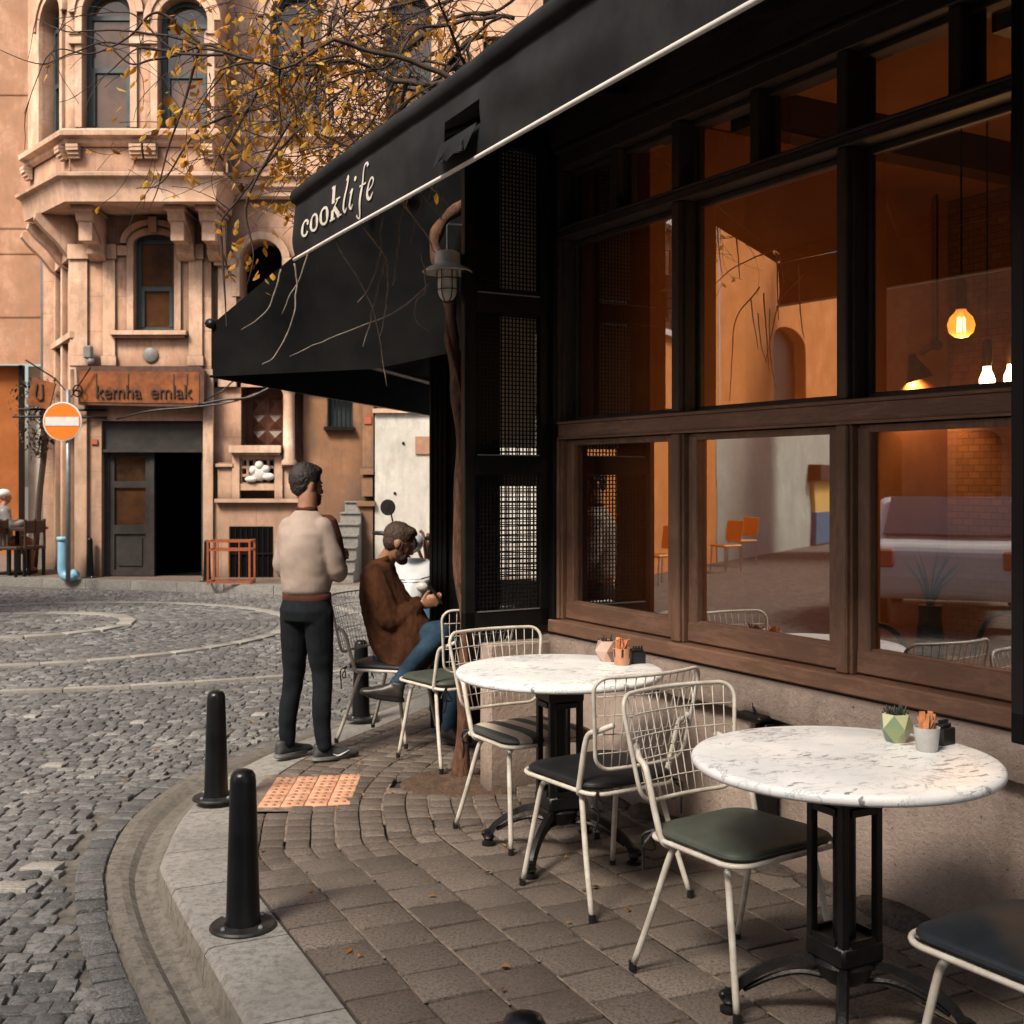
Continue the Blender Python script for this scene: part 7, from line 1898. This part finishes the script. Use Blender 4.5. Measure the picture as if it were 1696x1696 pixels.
# leaf clusters along left part
for (px,py,Y,n_) in ((300,35,6.0,14),(330,55,6.0,18),(240,180,6.1,10),(285,190,6.1,30),(310,200,6.1,22),(350,100,6.0,30),(400,130,6.2,40),(370,60,6.1,30),(340,210,6.1,16),(400,180,6.2,36),(420,30,6.2,40),(480,60,6.3,50),(540,110,6.4,60),(620,90,6.5,60),(690,60,6.6,60),(500,180,6.5,50),(560,220,6.6,40),(470,160,6.3,40),(415,280,6.2,26),(450,260,6.3,30),(400,400,6.2,30),(415,450,6.2,16),(520,300,6.7,30),(600,20,6.4,50),(760,30,6.6,40),(440,110,6.2,40),(395,350,6.2,14),(640,170,6.8,50)):
    c=P(px,py,Y)
    for k in range(int(n_*.6)):
        o=V((random.gauss(0,.09),random.gauss(0,.15),random.gauss(0,.075))); leaf(c+o,V((random.gauss(0,.8),random.gauss(0,.8),-.8)),random.uniform(.038,.07))
# fine bare arcing twigs all through the tangle
random.seed(77)
for k in range(420):
    px=random.triangular(330,900,620); py=random.uniform(-60,330)-max(0,(px-520))*.45; Y=random.uniform(5.9,7.4)
    c=P(px,py,Y)
    if (c-A0).dot(NO)<1.65 and (c-A0).dot(NO)>-.1 and c.z<3.75 and (c-A0).dot(UD)<2.5: continue
    if c.z<2.9: continue
    d=V((random.gauss(0,1),random.gauss(0,.5),random.gauss(.1,.8))).normalized(); cur=c.copy(); bend=V((random.gauss(0,1),random.gauss(0,.5),random.gauss(-.4,.7)))*.16; pp=[c.copy()]
    for i in range(random.randint(5,12)):
        d=(d+bend+V((random.gauss(0,.08),random.gauss(0,.08),random.gauss(0,.08)))).normalized(); cur=cur+d*.07; pp.append(cur.copy())
    if min(q.z for q in pp)<2.75: continue
    r0=random.uniform(.0018,.0045); allb.append((smoothcurve(pp,3),None,1)); n_=len(allb[-1][0]); allb[-1]=(allb[-1][0],[r0*(1-.6*i/n_) for i in range(n_)],1)
groups={}
for i,(p,r,dp) in enumerate(allb):
    k='branch' if dp==0 else 'twigs'
    if k=='branch':
        m=MB(); m.tube([q-vb for q in p],r,7); m.build('branch',M['twig'],vine,smooth=True)
    else: twigs.append((p,r))
m=MB()
for p,r in twigs: m.tube([q-vb for q in p],r,4,cap=False)
o=m.build('twigs',M['twig'],vine,smooth=True,fix=False); o['kind']='stuff'
leaves.org=vb
o=leaves.build('foliage',M['leaf'],vine,fix=False,tint=True); o['kind']='stuff'
# dry shoots dangling below the awnings
m=MB(); random.seed(33)
hang=[[(598,370,5.2),(640,430,5.3),(640,500,5.35),(628,560,5.4)],[(632,350,5.2),(628,420,5.2),(615,470,5.2),(592,500,5.2)],[(665,340,5.3),(660,400,5.3),(655,450,5.3),(650,475,5.3)],[(700,320,5.5),(693,350,5.5),(680,400,5.5)],[(725,312,5.6),(733,340,5.6),(730,365,5.6)],
      [(488,435,5.5),(492,480,5.5),(480,540,5.5),(455,590,5.5),(435,605,5.5)],[(465,445,5.6),(450,500,5.6),(425,530,5.6),(400,545,5.6)],[(500,380,5.4),(520,345,5.4),(530,318,5.4),(528,300,5.4)],[(556,400,5.5),(600,470,5.6),(625,540,5.6),(640,640,5.6)],[(700,420,5.7),(706,480,5.7),(690,500,5.7),(688,530,5.7),(712,548,5.7)],
      [(510,420,5.6),(490,470,5.6),(465,520,5.6)],[(640,420,5.4),(615,520,5.4),(600,575,5.4)],[(712,470,5.7),(650,520,5.8),(560,555,5.9),(480,590,6.0)],[(660,330,5.3),(700,380,5.5),(720,420,5.6)]]
for h in hang:
    p=smoothcurve([P(*q) for q in h],6); p=[q+V((.01*mnoise.noise(q*14),0,.006*mnoise.noise(q*11+V((3,3,3))))) for q in p]
    m.tube([q-vb for q in p],[max(.0015,.0048*(1-.55*i/len(p))) for i in range(len(p))],5)
o=m.build('dry_shoots',M['dry_twig'],vine,smooth=True)

# leaves blown onto the ground
random.seed(91); fl=MB()
for k in range(150):
    if k<55: c=V((random.uniform(-1.2,.5),random.uniform(3,7.5),0)); 
    else: c=V((random.uniform(-5,-1.2),random.uniform(3.6,12),0))
    if (c-A0).dot(NO)<.15: continue
    sd_=sdist(KOn,c.x,c.y)
    if -.45<sd_<.35: continue
    z=(pave_z(c.x,c.y,sd_-.29)+.006) if sd_>0 else ROADZ+.016
    a=random.uniform(0,6.28); s_=random.uniform(.018,.04); d=V((math.cos(a),math.sin(a),0)); w_=V((-d.y,d.x,0)); up=random.uniform(0,.012)
    fl.add([c+V((0,0,z)),c+d*s_*.4+w_*s_*.25+V((0,0,z+up)),c+d*s_+V((0,0,z+.002)),c+d*s_*.4-w_*s_*.25+V((0,0,z+up*.6))],[(0,1,2,3)],random.random()*.6)
o=fl.build('fallen_leaves',M['leaf'],None,fix=False,tint=True)
tag(o,'small dry leaves scattered over the setts and pavers','fallen leaves',kind='stuff')
